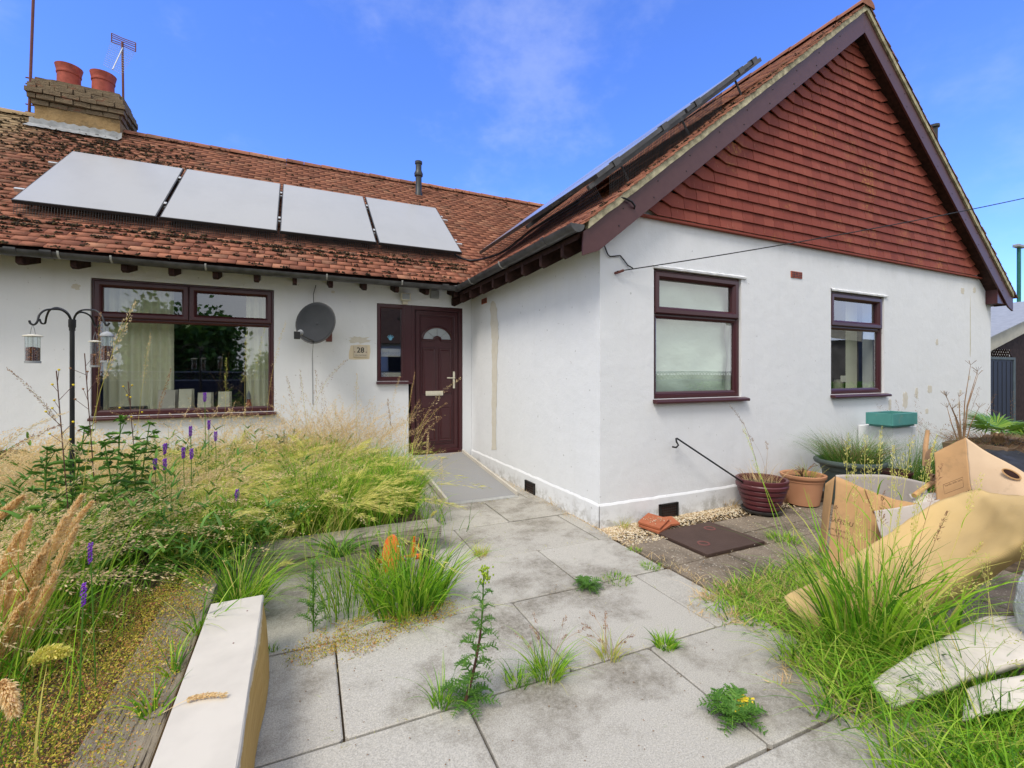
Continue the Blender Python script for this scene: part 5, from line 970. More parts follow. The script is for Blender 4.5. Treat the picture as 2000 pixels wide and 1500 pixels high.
tall = [  # pixel of the tip, plane distance Y, base shift, kind, material, description
 (262, 590, 3.3, -.25, 'plume', 'sd', 'large leaning straw plume crossing the corner of the wide front window', .022),
 (190, 612, 3.8, -.05, 'plume', 'br', 'upright reddish plume in front of the window frame at the left', .016),
 (330, 722, 4.2, -.15, 'plume', 'br', 'pinkish seed head low in front of the window glass, left of the cards', .012),
 (295, 652, 4.8, -.10, 'open', 'sd', 'thin pale seed head in front of the left curtain', .012),
 (12, 720, 3.6, .35, 'plume', 'br', 'dark arching seed head against the white wall at the far left', .010),
 (480, 655, 5.2, .0, 'open', 'gy', 'tall wispy green stem before the right part of the window glass', .012),
 (515, 640, 5.0, -.12, 'open', 'gy', 'thin green stem rising past the right window curtain', .010),
 (562, 628, 5.4, -.22, 'open', 'st', 'pale stem reaching up between the window and the satellite dish', .010),
 (530, 730, 5.2, .02, 'open', 'br', 'dense brown panicle against the right edge of the window frame', .026),
 (680, 700, 5.0, -.45, 'open', 'br', 'long arching stem touching the house number plaque', .014),
 (567, 735, 5.3, .1, 'open', 'br', 'brownish stem just right of the wide window', .014),
 (585, 722, 5.5, .08, 'open', 'br', 'thin brown stem under the satellite dish, left one', .012),
 (612, 722, 5.1, .05, 'open', 'br', 'curving brown stem directly below the dish', .016),
 (632, 745, 5.0, .05, 'open', 'br', 'shorter bent brown stem below and right of the dish', .015),
 (650, 780, 4.9, .04, 'open', 'st', 'straw stem before the white wall between dish and plaque', .016),
 (700, 730, 5.3, .0, 'open', 'st', 'faint pale panicle below the house number', .018),
 (768, 778, 4.9, .0, 'plume', 'br', 'dark narrow seed spike left of the door frame', .008),
 (805, 728, 4.6, -.1, 'plume', 'br', 'pinkish seed spike rising in front of the door frame', .010),
 (782, 735, 4.9, -.15, 'open', 'st', 'pale curved grass tip just below the sidelight sill', .010),
 (905, 738, 4.2, -.55, 'open', 'sd', 'long arching grass stem reaching across the door handle', .014),
 (880, 786, 4.3, -.42, 'open', 'br', 'bent seed head hanging in front of the letter box', .014),
 (870, 815, 4.3, -.36, 'open', 'br', 'drooping seed head low across the door', .016),
 (838, 845, 4.4, -.05, 'plume', 'sd', 'upright straw spike at the left edge of the ramp', .010),
 (862, 898, 4.0, -.02, 'open', 'sd', 'single straw spike standing before the ramp deck', .012),
 (812, 780, 4.5, -.2, 'open', 'br', 'brown panicle before the left lower door panel', .018),
 (833, 800, 4.4, -.2, 'open', 'br', 'leaning brown panicle before the middle of the door', .018),
 (440, 700, 5.4, -.02, 'open', 'gy', 'thin green stem in the middle of the window glass', .010),
 (118, 850, 3.1, .3, 'plume', 'sd', 'bent straw plume low at the far left before the wall', .012),
 (150, 805, 3.3, -.55, 'plume', 'sd', 'straw plume bowing in from the left edge at wall height', .013),
 (62, 838, 2.9, -.35, 'plume', 'sd', 'straw plume sweeping right from the left edge of the view', .013),
 (120, 830, 3.0, -.45, 'plume', 'br', 'brownish plume arching beside the feeder pole', .010)]
for (u, v, Y, sh, kd, mt_, lab, rd) in tall:
    tip = py(u, v, Y); bx_ = (tip.x+sh, Y+random.uniform(-.12, .12)); zb0 = bed_z(*bx_) if bx_[0] < 1.1 else 0.; dx, dy = tip.x-bx_[0], tip.y-bx_[1]; hz_ = math.hypot(dx, dy); vt_ = tip.z-zb0
    dr = min(1.0, hz_/vt_*.9); le = max(0., hz_/vt_-dr*.5)*.6; h = vt_/max(.35, (1-.55*dr-.18*le*le)); k_ = hz_/h
    le = max(0, k_-dr) if k_ > dr else 0; dr = min(dr, k_) if k_ <= dr else dr; h = vt_/max(.35, (1-.55*dr-.18*le*le))
    stem_thing('seed_stalk', lab, 'grass stem', bx_, h, math.atan2(dy, dx), le, dr, kd, mt_, .0032 if Y > 4 else .0036, z=zb0, rad=rd, K_=int(60+rd*2600))
# big drooping plumes at the left foreground
t = thing('feather_grass', 'clump of feather grass with large drooping straw plumes at the left foreground', 'grass clump', (-1.5, 2.0, .2))
for (u, v, du, dv, d, r) in ((178, 982, -190, 250, 2.25, .016), (140, 1002, -150, 260, 2.1, .018), (80, 1085, -110, 200, 1.9, .020), (45, 970, -90, 90, 2.2, .015), (48, 1180, -70, 130, 1.75, .017), (128, 1010, -150, 330, 2.0, .017), (70, 1150, -100, 260, 1.8, .018), (40, 1040, -90, 200, 2.0, .016), (20, 1130, -60, 240, 1.85, .018), (160, 968, -190, 330, 2.15, .019), (95, 1060, -120, 300, 1.9, .019), (110, 1120, -110, 250, 1.85, .018), (60, 1010, -100, 300, 2.05, .018), (30, 1210, -70, 170, 1.75, .018), (150, 1030, -140, 300, 2.0, .016)):
    tip = pd(u, v, d); root = pd(u+du, v+dv, d*1.04); mid = tip.lerp(root, .5)+V((0, 0, .035)); Pn = [root.lerp(mid, s).lerp(mid.lerp(tip, s), s) for s in [i/12 for i in range(13)]]; P = A([[tuple(p) for p in Pn]])
    obj('plume', mesh_np('p', *cat(ribbons(P, A([.004]), taper=.2), heads(P, .25, 1500, r*1.15, .020, .0065, .32))), MT['sd'], t)
for (u, v, du, dv, d, r) in ((130, 1275, -90, 40, 1.55, .022), (28, 1395, -35, -60, 1.3, .016)):
    tip = pd(u, v, d); root = pd(u+du, v+dv, d*1.03); P = A([[tuple(root.lerp(tip, s)+V((0, 0, .03*math.sin(s*3.1)))) for s in [i/12 for i in range(13)]]])
    obj('plume', mesh_np('p', *cat(ribbons(P, A([.004]), taper=.2), heads(P, .2, 800, r, .018, .0065, .6))), MT['ba' if v < 1300 else 'sd'], t)
# stonecrop and dry leafy ground cover at the lower left
def zc(x, y): return (.215 if x > -.66 else bed_z(x, y))
def cover(n, x0, x1, y0, y1, dens, z, hmax, mat, nm, lab, leaf=(.006, .012), wr=(.3, .6)):
    B_ = bases(n, x0, x1, y0, y1, dens, z); Bz = B_.copy(); Bz[:, 2] += hmax*RNG.random(n)**1.6*A([.35+nz(x, y, 4, 3) for x, y, _ in B_]); d = RNG.normal(0, 1, (n, 3)); d[:, 2] = np.abs(d[:, 2])*.8; d /= np.linalg.norm(d, axis=1, keepdims=True)
    s = np.cross(d, RNG.normal(0, 1, (n, 3))); s /= np.linalg.norm(s, axis=1, keepdims=True); l = U(*leaf, n)[:, None]; w_ = l*U(*wr, n)[:, None]
    vs = np.stack([Bz, Bz+d*l*.5+s*w_/2, Bz+d*l, Bz+d*l*.5-s*w_/2], 1).reshape(-1, 3); stuff(nm, mesh_np('c', vs, np.arange(n*4).reshape(-1, 4)), mat, lab, 'ground cover')
def dcov(x, y):
    e = (x+.66)/.25
    if x > -.66: return max(0, (nz(x, y, 5, 8)-.30)*3.4)*max(0, 1-e*.85)*(1.0 if y < 2.6 else 1.5)
    return .35+.8*nz(x, y, 3.2, 8)
cover(170000, -2.0, -.42, .80, 3.1, dcov, zc, .12, MT['mo'], 'stonecrop', 'yellow brown stonecrop spreading over the soil and sleepers at the lower left', (.005, .013))
nb = 1300; B_ = bases(nb, -2.2, -.70, 1.0, 3.2, lambda x, y: (.9*nz(x, y, 2.5, 2)+.1*(y > 2))*(1 if y > 1.8 else .25), bed_z)
stuff('grass', mesh_np('g', *ribbons(curve_pts(B_, U(.08, .28, nb), U(0, 6.3, nb), U(.05, .5, nb), U(.1, .8, nb), 5), U(.003, .006, nb))), MT['gr'], 'sparse green grass coming up through the stonecrop', 'grass')
nb = 260; B_ = bases(nb, -1.9, -.72, 1.1, 3.2, None, bed_z); stuff('grass', mesh_np('g', *ribbons(curve_pts(B_, U(.3, .5, nb), RNG.normal(1.0, .5, nb), U(.05, .35, nb), U(0, .3, nb), 7), U(.005, .010, nb))), MT['gr'], 'taller broad green blades standing in the stonecrop', 'grass')
# dry leaf litter around the base of the path clump
def at_g(u, v, z=0.): p = gz(u, v, z); return (p.x, p.y, z)
def ring_d(cx, cy, r, sq=.6): return lambda x, y: max(0, 1-(((x-cx)/r)**2+((y-cy)/(r*sq))**2))**.7
cover(9000, -.12, .95, 2.30, 3.0, lambda x, y: max(ring_d(.50, 2.62, .42, .42)(x, y), ring_d(.22, 2.50, .30, .5)(x, y))*(nz(x, y, 9, 2) > .36), 0., .05, MT['mo'], 'stonecrop', 'reddish brown creeping weed round the foot of the path clump', (.006, .014))
cover(2600, 1.6, 4.6, 1.2, 3.2, lambda x, y: (nz(x, y, 6, 2) > .5)*max(ring_d(2.55, 1.95, .5, .5)(x, y), ring_d(2.3, 1.25, .45, .5)(x, y)), 0., .02, MT['st'], 'dry_thatch', 'dry straw thatch along the edge of the path on the right', (.03, .07), (.05, .09))
# ---------- countable tufts
def grass_tuft(lab, c, r, n, h0, h1, mat='gr', extra=None, w=(.004, .007), lean=(.1, .7), droop=(.1, .7)):
    t = thing('grass_tuft', lab, 'grass tuft', (c[0], c[1], c[2] if len(c) > 2 else 0), 'grass tufts growing in the path joints'); obj('blades', mesh_np('t', *tuft(n, c, r, h0, h1, lean, droop, w)), MT[mat], t)
    if extra:
        k, eh0, eh1, m2, rad = extra; rr = r*.6; base = np.stack([c[0]+U(-rr, rr, k), c[1]+U(-rr, rr, k), np.zeros(k)], 1); P = curve_pts(base, U(eh0, eh1, k), U(0, 6.3, k), U(.05, .5, k), U(.05, .5, k), 9)
        obj('seed_stems', mesh_np('t', *cat(ribbons(P, U(.002, .003, k), taper=.2), heads(P, .78, 34, rad, .011, .003, .5))), MT[m2], t)
    return t
grass_tuft('small grass tuft in the joint right of the orange toy', at_g(938, 1085), .045, 90, .05, .13, 'gy')
grass_tuft('bright grass tuft in the foreground slab joint, right of the tall ragwort', at_g(1068, 1318), .07, 190, .06, .22, 'gr', (8, .15, .28, 'br', .006))
grass_tuft('low trailing grass in the joint beside the ragwort base', at_g(1010, 1335), .05, 70, .04, .10)
grass_tuft('thin purplish tuft right of the bright foreground tuft', at_g(1190, 1285), .05, 60, .05, .17, 'gy', (9, .12, .22, 'br', .005))
grass_tuft('small leafy green tuft at the joint crossing on the right of the path', at_g(1300, 1262), .05, 130, .03, .09, 'gr', None, (.006, .010))
grass_tuft('small upright tuft left of the ragwort in the joint', at_g(862, 1378), .04, 60, .05, .20)
grass_tuft('low mat of grass in the joint right of the small rosette weed', at_g(1205, 1133), .10, 150, .02, .05); grass_tuft('tiny tuft by the white board corner on the slab', at_g(530, 1270), .03, 40, .03, .07)
grass_tuft('low green weeds along the edge between grey path and brown patio', at_g(1272, 1108), .07, 110, .02, .05); grass_tuft('small weed tuft in the path edge by the gravel', at_g(1240, 1075), .05, 60, .015, .04)
grass_tuft('green tuft sprouting on the brown patio slabs below the manhole cover', at_g(1530, 1055), .13, 190, .03, .09); grass_tuft('sparse grass at the wall foot beside the white corner', at_g(1218, 1028), .06, 34, .04, .15, 'gy')
grass_tuft('dry tuft at the foot of the side wall near the black vent', at_g(1090, 985), .09, 90, .03, .10, 'st'); grass_tuft('dry weed at the foot of the maroon pot', at_g(1420, 985), .10, 130, .04, .12, 'st'); grass_tuft('brown dead tuft between the two front pots', at_g(1537, 978), .09, 130, .04, .13, 'br')
grass_tuft('green clump growing in the joint between sleeper and board', (-.30, 3.02, 0), .09, 420, .28, .55, 'gr', (10, .45, .7, 'ba', .008), (.005, .010), (.1, .6), (.2, .9))
grass_tuft('small green sprig on the sleeper beside the white board', (-.46, 1.98, .21), .03, 22, .06, .16, 'gr', None, (.008, .013)); grass_tuft('leaning green sprig at the far end of the white board', (-.41, 2.52, .21), .04, 34, .10, .28, 'gr', None, (.007, .012)); grass_tuft('dry green sprig drooping on the sleeper', (-.44, 2.20, .21), .02, 16, .10, .2, 'gr', None, (.008, .012), (.2, .9))
# big clump in front of the toy
t = thing('grass_clump', 'large green grass clump growing on the path in front of the orange toy', 'grass clump', (.55, 2.75, 0))
obj('blades', mesh_np('t', *cat(tuft(430, (.60, 2.78, 0), .22, .20, .52, (.05, .5), (.1, .6), (.006, .016)), tuft(60, (.60, 2.75, 0), .25, .1, .3, (.4, 1.3), (.2, 1.), (.004, .009)), tuft(190, (.32, 2.90, 0), .20, .2, .50, (.05, .4), (.1, .5), (.004, .008)))), MT['gr'], t)
nb = 70; base = np.stack([U(.05, .85, nb), U(2.6, 3.1, nb), np.zeros(nb)], 1); P = curve_pts(base, U(.4, .74, nb), RNG.normal(1.3, .8, nb), U(.0, .25, nb), U(0, .25, nb), 9)
obj('seed_stems', mesh_np('t', *cat(ribbons(P, U(.0025, .0035, nb), taper=.2), heads(P[:20], .86, 60, .008, .014, .003, .35))), MT['gr'], t)
# front left stems at the sleeper corner with bearded heads
for (u, v, d, lab) in ((240, 0, 0, ''),): pass
for i, (u, v, Y, sh, lab) in enumerate(((545, 1105, 2.85, -.1, 'bearded grass head nodding right at the corner by the board'), (470, 990, 3.2, -.25, 'bearded grass head over the path corner'), (520, 1000, 3.2, -.3, 'second bearded head leaning over the path corner'), (620, 965, 4.2, -.1, 'slim bearded head before the cross sleeper'), (745, 958, 4.0, -.05, 'folded bearded head at the right end of the bed'), (775, 960, 3.9, 0, 'pale seed spike beside the sleeper end'), (850, 1005, 3.45, -.05, 'small seed spike over the sleeper end'))):
    tip = py(u, v, Y); bx_ = (tip.x+sh, Y+.05); hz_ = abs(sh); vt_ = tip.z-.15; stem_thing('seed_stalk', lab, 'grass stem', bx_, max(.2, vt_/(1-.4*min(1, hz_/max(vt_, .1)))), math.atan2(.0, -sh if sh else 1), 0, min(1., hz_/max(vt_, .1)), 'beard' if i < 5 else 'plume', 'ba', .003, z=.15, rad=.008)
# ---------- pinnate weeds
def pinnate(P0, d0, L_, droop, nl, wid, mb, up=V((0, 0, 1)), ser=3):
    d = V(d0).normalized(); s = d.cross(up).normalized(); pts = []
    for i in range(nl+1): q = i/nl; pts.append(V(P0)+d*L_*q*(1-.15*q*droop)+V((0, 0, -droop*L_*q*q*.6+.12*L_*math.sin(q*2.5))))
    for i in range(nl): a, b = pts[i], pts[i+1]; w_ = .0032*(1-i/nl)+.001; mb.add([a-s*w_, a+s*w_, b+s*w_*.9, b-s*w_*.9], [(0, 1, 2, 3)])
    for i in range(1, nl+1):
        q = i/nl; lw = wid*L_*(math.sin(math.pi*min(1, q*.80+.14)))**.8
        for sg in (-1, 1):
            a = pts[i]+V((random.gauss(0, .001),)*3); dirn = (s*sg+d*.55+V((0, 0, random.uniform(-.25, .25)))).normalized(); c_ = dirn.cross(up).normalized()
            for k in range(ser):
                q2 = k/ser; b = a+dirn*lw*(q2+.1); l2 = lw*(.42-.22*q2)
                for s2 in (-1, 1): e = (dirn+c_*s2*.9+V((0, 0, random.uniform(-.3, .3)))).normalized(); f = dirn*(lw*.12); mb.add([b-f, b+e*l2*.6-f*.2, b+e*l2, b+f], [(0, 1, 2, 3)])
            mb.add([a-d*lw*.13, a+dirn*lw*.6-d*lw*.1, a+dirn*lw, a+dirn*lw*.6+d*lw*.1, a+d*lw*.13], [(0, 1, 2, 3, 4)])
    return mb
c = gz(908, 1375); top = V(pd(948, 1118, (c-O).dot(FW)/FOC*FOC))
top = pd(948, 1118, (c-O).dot(FW))
t = thing('ragwort', 'tall ragwort weed with frilly leaves growing from the slab joint in the foreground', 'weed', c)
st_pts = [c.lerp(top, q)+V((.022*math.sin(q*3.5), 0, 0)) for q in [i/14 for i in range(15)]]; obj('stem', MB().tube(st_pts[:9], [.0075-.0004*i for i in range(9)], 6), MT['stem'], t); obj('stem', MB().tube(st_pts[8:], [.004-.0003*i for i in range(7)], 6), MT['lf'], t)
for i in range(34):
    q = .04+.90*(i/34); an = i*2.4; p = st_pts[int(q*14)].lerp(st_pts[min(14, int(q*14)+1)], q*14-int(q*14)); L_ = .155*(1-q*.62)*random.uniform(.8, 1.1)
    obj('leaf', pinnate(p, (math.cos(an), math.sin(an)*.9, .45), L_, .9, 8, .25, MB()), MT['lf'], t)
for i in range(8): an = i*.9+.3; obj('leaf', pinnate(c+V((0, 0, .012)), (math.cos(an), math.sin(an), .16), random.uniform(.10, .17), .3, 9, .26, MB()), MT['lf'], t)
mb = MB()
for i in range(70): p = top+V((random.gauss(0, .012), random.gauss(0, .012), random.uniform(-.04, .022))); mb.lathe(p, [(.001, -.005), (.0045, 0), (.0035, .004), (.0008, .005)], 5)
m = Mat('bud_green', .6); m.color((.30, .42, .03)); obj('flower_buds', mb, m.m, t)
def rosette(lab, c, r, n, yl=0):
    t = thing('rosette_weed', lab, 'weed', c, 'rosette weeds in the path joints')
    for i in range(n): an = 2*math.pi*i/n+random.uniform(-.2, .2); el = random.uniform(.15, .85); obj('leaf', pinnate(V(c)+V((0, 0, .008)), (math.cos(an), math.sin(an), el), r*random.uniform(.7, 1.1), .6, 8, .28, MB()), MT['yl'] if i < yl else MT['lf'], t, label='yellowing leaf' if i < yl else None)
rosette('dark green rosette weed lying on the slabs at the lower right of the path', gz(1432, 1400), .15, 22, 2); rosette('small grey green rosette weed in the joint in the middle of the path', gz(1146, 1148), .13, 20)
# feathery mayweed left of the clump
t = thing('feathery_weed', 'feathery bright green weed left of the large grass clump', 'weed', at_g(612, 1235)); c = gz(612, 1235)
for i in range(30): q = i/30; p = c+V((.01*math.sin(i), .0, .02+.36*q)); an = i*2.4; obj('leaf', pinnate(p, (math.cos(an), math.sin(an), .7), .13*(1-.35*q), .5, 8, .22, MB(), ser=2), MT['lf'], t)
obj('stem', MB().tube([c, c+V((0, 0, .38))], .004, 5), MT['lf'], t)
# leafy dark plants and purple spires in the bed
def leafy(lab, u, v, Y, nlev=7):
    top = py(u, v, Y); b = V((top.x+random.uniform(-.08, .08), Y+random.uniform(-.05, .05), bed_z(top.x, Y))); t = thing('leafy_weed', lab, 'weed', b, 'dark leafy weeds near the feeder pole'); mid = b.lerp(top, .55)+V((random.uniform(-.03, .03), 0, .02)); st_ = MB().tube([b, mid, top], [.006, .005, .003], 6); mb = MB()
    def lf(p, d, L_):
        d = d.normalized(); s = d.cross(V((random.uniform(-.3, .3), random.uniform(-.3, .3), 1))).normalized(); n_ = s.cross(d)*L_*.12
        mb.add([p, p+d*L_*.3+s*L_*.2+n_, p+d*L_*.7+s*L_*.16+n_, p+d*L_-n_, p+d*L_*.7-s*L_*.16+n_, p+d*L_*.3-s*L_*.2+n_], [(0, 1, 2, 3), (0, 3, 4, 5)])
    def whorl(p, n, L_):
        for k in range(n): a2 = random.uniform(0, 6.3); lf(p, V((math.cos(a2), math.sin(a2), random.uniform(-.5, 1.3))), L_*random.uniform(.6, 1.2))
    whorl(top, 12, .045)
    for k in range(9):
        q = .35+.6*k/9; p = (b.lerp(mid, q/.55) if q < .55 else mid.lerp(top, (q-.55)/.45)); an = k*2.4+random.uniform(-.4, .4); r_ = random.uniform(.05, .12)*(1.3-q); e = p+V((math.cos(an)*r_, math.sin(an)*r_, random.uniform(.03, .09))); st_.tube([p, e], [.003, .0018], 4); whorl(e, 9, .042)
        for j in range(3): a2 = random.uniform(0, 6.3); lf(p, V((math.cos(a2), math.sin(a2), .1)), random.uniform(.06, .10))
    obj('stem', st_, MT['lf'], t); obj('leaves', mb, MT['dg'], t)
for u, v, Y, lab in ((236, 818, 4.0, 'dark leafy weed directly below the left of the window sill'), (292, 828, 4.1, 'dark leafy weed with clustered tops, right one of the row'), (165, 838, 3.9, 'dark leafy weed just right of the feeder pole'), (150, 875, 3.7, 'lower dark leafy weed in front of the feeder pole'), (92, 880, 3.6, 'dark leafy weed left of the feeder pole'), (205, 870, 3.6, 'short dark leafy weed between the taller ones'), (262, 880, 3.8, 'small dark weed under the window in the straw')): leafy(lab, u, v, Y)
for u, v, Y, lab in ((372, 838, 4.2, 'purple toadflax spire, tallest one below the window'), (322, 872, 4.0, 'purple toadflax spire left of the tallest'), (358, 880, 4.0, 'purple toadflax flower in the middle of the purple group'), (374, 882, 4.0, 'purple toadflax flower right of the middle one'), (400, 772, 4.6, 'purple toadflax against the window sill'), (408, 826, 4.5, 'small purple toadflax under the window sill'), (421, 848, 4.4, 'short purple toadflax near the wall'), (303, 902, 3.9, 'low purple toadflax bloom at the left of the group'), (322, 902, 3.9, 'low purple toadflax bloom beside another'), (176, 1072, 2.2, 'purple bloom among the plumes in the left foreground'), (163, 1152, 2.0, 'purple bloom low in the left foreground grass'), (463, 962, 3.6, 'faint purple bloom in the middle of the bed')):
    top = py(u, v, Y); b = V((top.x+random.uniform(-.02, .02), Y, bed_z(top.x, Y))); t = thing('toadflax', lab, 'flower', b, 'purple toadflax flowers in the bed'); obj('stem', MB().tube([b, top], .0025, 5), MT['lf'], t); mb = MB()
    for i in range(26): an = i*2.4; q = i/26; p = top+V((0, 0, .02-.075*q)); r_ = .003+.010*math.sin(1+q*1.8)*random.uniform(.5, 1.2); e = p+V((math.cos(an)*r_, math.sin(an)*r_, 0)); k9 = .5 if Y < 2.5 else .8; e = p+(e-p)*k9; mb.obox(e, (.0045*k9, .002*k9, 0), (0, .0045*k9, .001), (.001, 0, .0045*k9))
    obj('flower', mb, MT['pu'], t)
for u, v, Y, lab in ((110, 724, 3.6, 'yellow flowered weed left of the feeder pole'), (250, 745, 4.4, 'small yellow flowered weed before the curtain'), (165, 690, 3.8, 'thin branching weed with buds right of the feeder pole')):
    top = py(u, v, Y); b = V((top.x+.08, Y, bed_z(top.x, Y))); t = thing('yellow_weed', lab, 'flower', b, 'yellow flowered weeds near the window'); mb = MB().tube([b, b.lerp(top, .7), top], .003, 5); fl = MB()
    for k in range(9):
        a_ = b.lerp(top, .62+.04*k); e = a_+V((random.uniform(-.07, .07), random.uniform(-.04, .04), random.uniform(.03, .09))); mb.tube([a_, e], .0015, 4); obj('flower', MB().lathe(e, [(.001, -.006), (.007, 0), (.006, .006), (.001, .007)], 7), MT['yl'] if v != 690 else MT['br'], t)
    obj('stem', mb, MT['stem'], t)
nb = 60; Bf = bases(nb, -.62, .1, 3.3, 4.2, None, bed_z); Bf[:, 2] += U(.15, .3, nb); mb = MB()
for p in Bf: mb.lathe(tuple(p), [(.001, 0), (.006, .002), (.001, .004)], 6)
stuff('buttercups', mb, MT['yl'], 'tiny yellow flowers dotted in the grass at the bed corner', 'flowers')
# low dark shrubs by the front wall
def twiggy(lab, c, r, h, n, leafmat, name='shrub', nleaf=26, group=None, leafl=.03, twr=.003):
    t = thing(name, lab, 'shrub', c, group); tw = MB(); lf = []
    for i in range(n):
        a = random.uniform(0, 6.3); q = random.uniform(.2, 1); e = V(c)+V((math.cos(a)*r*q, math.sin(a)*r*q*.8, h*random.uniform(.55, 1))); m_ = V(c).lerp(e, .5)+V((0, 0, h*.12)); tw.tube([V(c), m_, e], [twr*1.5, twr, twr*.5], 4)
        for k in range(nleaf): s = random.uniform(.35, 1); lf.append(tuple(m_.lerp(e, s) if s > .5 else V(c).lerp(m_, s*2)))
    obj('twigs', tw, MT['twig'], t)
    if lf:
        Bq = A(lf); n_ = len(Bq); obj('leaves', mesh_np('l', *ribbons(curve_pts(Bq, U(leafl*.5, leafl, n_), U(0, 6.3, n_), U(.2, 1.4, n_), U(0, .6, n_), 2), U(leafl*.16, leafl*.3, n_))), leafmat, t)
    return t
p = py(330, 860, 5.9); twiggy('dark grey green shrub under the wide window by the wall', (p.x, 5.9, .3), .3, .42, 16, MT['dg'], nleaf=60, leafl=.035)
p = py(560, 880, 5.9); twiggy('dark leaved shrub at the wall right of the window', (p.x, 5.9, .3), .30, .45, 18, MT['dg'], nleaf=70, leafl=.035)
p = py(655, 860, 5.8); twiggy('loose dark shrub below the satellite dish', (p.x, 5.8, .3), .28, .45, 14, MT['dg'], nleaf=50, leafl=.03)
# plants in the pots
def dry(c, r, h, n, mat, t, nm='dry_stems'): obj(nm, mesh_np('d', *tuft(n, c, r, h*.4, h, (.05, .7), (.1, .9), (.002, .005), z=1)), MT[mat], t)
pots = [o for o in bpy.data.objects if o.name.startswith('plant_pot') and o.get('label')]
tm = thing('dead_plant', 'dry straw stems standing in the maroon ribbed pot', 'plant', (4.27, 3.14, .29)); dry((4.27, 3.14, .29), .16, .30, 120, 'st', tm); P = curve_pts(A([[4.25, 3.14, .3], [4.3, 3.1, .3], [4.35, 3.15, .3]]), A([.86, .62, .45]), A([2.9, 2.6, .6]), A([.22, .1, .3]), A([.15, .3, .3]), 10, .01)
obj('stem', mesh_np('s', *cat(ribbons(P, A([.005, .004, .004]), taper=.2), heads(P, .7, 60, .014, .016, .004, .5))), MT['twig'], tm)
tm = thing('dead_plant', 'tangled bare brown twigs and a sprig of green in the terracotta pot', 'plant', (4.93, 3.14, .28)); mb = MB()
for k in range(9):
    a = random.uniform(2.2, 4.0) if k < 6 else random.uniform(0, 1.5); q = [V((4.93, 3.14, .28))]
    for s in range(5): q.append(q[-1]+V((math.cos(a)*.06, math.sin(a)*.03, .055-.02*s))+V((random.gauss(0, .012), random.gauss(0, .012), random.gauss(0, .012))))
    mb.tube(q, [.006, .005, .004, .003, .002, .001], 5)
obj('twigs', mb, MT['twig'], tm); dry((5.0, 3.14, .28), .10, .26, 60, 'gy', tm, 'green_sprig')
tm = thing('pot_grass', 'wiry dark grass filling the large grey green tub', 'plant', (5.42, 2.95, .41)); obj('blades', mesh_np('t', *cat(tuft(1300, (5.45, 2.95, .40), .24, .22, .50, (.1, .9), (.1, .8), (.002, .004)))), MT['dg'], tm); dry((5.5, 2.95, .4), .22, .46, 500, 'br', tm)
tm = thing('wild_shrub', 'dark green straggly grass bush right of the white pedestal', 'plant', (6.6, 2.95, 0)); obj('blades', mesh_np('t', *tuft(1500, (6.6, 2.95, 0), .42, .4, .92, (.1, .6), (.1, .6), (.003, .006))), MT['dg'], tm); dry((6.7, 2.95, 0), .4, .9, 220, 'gy', tm)
tm = thing('dry_weeds', 'tall thin dry weeds along the end of the white gable wall', 'weeds', (7.9, 3.05, 0)); k = 26; base = np.stack([U(7.0, 9.4, k), U(2.8, 3.3, k), np.zeros(k)], 1); P = curve_pts(base, U(.7, 1.35, k), U(0, 6.3, k), U(0, .3, k), U(0, .4, k), 9, .012)
obj('stem', mesh_np('s', *cat(ribbons(P, U(.004, .007, k), taper=.3), heads(P, .6, 40, .03, .02, .006, .8))), MT['twig'], tm); obj('foliage', mesh_np('s', *tuft(900, (7.9, 3.0, 0), .9, .2, .7, (.1, .7), (.1, .7), (.003, .006))), MT['dg'], tm)
# fan palm in a planter
PC = py(1950, 850, 2.35); pc = V((PC.x, 2.35, PC.z+.02))
t = thing('fan_palm', 'young fan palm with spiky green leaves in front of the garage', 'palm', (pc.x, pc.y, .6))
obj('trunk', MB().tube([(pc.x, pc.y, .55), (pc.x, pc.y, pc.z-.06), pc], [.06, .055, .04], 10), MT['twig'], t); pet = MB()
for (az_, el, Lp, Rf) in ((-.3, .35, .16, .34), (.5, .6, .12, .33), (1.4, .8, .12, .3), (2.3, .7, .12, .32), (3.0, .30, .2, .36), (3.6, .15, .22, .30), (-.9, .2, .2, .34), (.1, .15, .24, .36), (4.4, .5, .12, .3), (5.0, .35, .15, .3)):
    d = V((math.cos(az_)*math.cos(el), math.sin(az_)*math.cos(el), math.sin(el))); hub = pc+d*Lp; pet.tube([pc, hub], [.006, .004], 5); s = d.cross(V((0, 0, 1))).normalized(); n_ = s.cross(d); mb = MB()
    for k in range(26):
        a = R_(-115+230*k/25); e = (d*math.cos(a)+s*math.sin(a)); L_ = Rf*(.8+.2*math.cos(a))*random.uniform(.92, 1.05); w_ = e.cross(n_).normalized()*.011; up_ = n_*.012
        q1, q2 = hub+e*L_*.5+up_, hub+e*L_-V((0, 0, .035)); mb.add([hub, q1-w_, q2, q1], [(0, 1, 2, 3)]); mb.add([hub, q1, q2, q1+w_], [(0, 1, 2, 3)])
    obj('fan_leaf', mb, MT['pf'] if 'pf' in MT else MT.setdefault('pf', leafmat('palm_leaf', [(0, (.06, .17, .02)), (.6, (.14, .30, .03)), (1, (.30, .42, .06))], .25, .4)), t)
for k in range(14): a = k*.45; pet.tube([pc-V((0, 0, .03)), pc+V((math.cos(a)*.13, math.sin(a)*.13, -.20))], .004, 4)
obj('leaf_stalks', pet, MT['cream'], t)
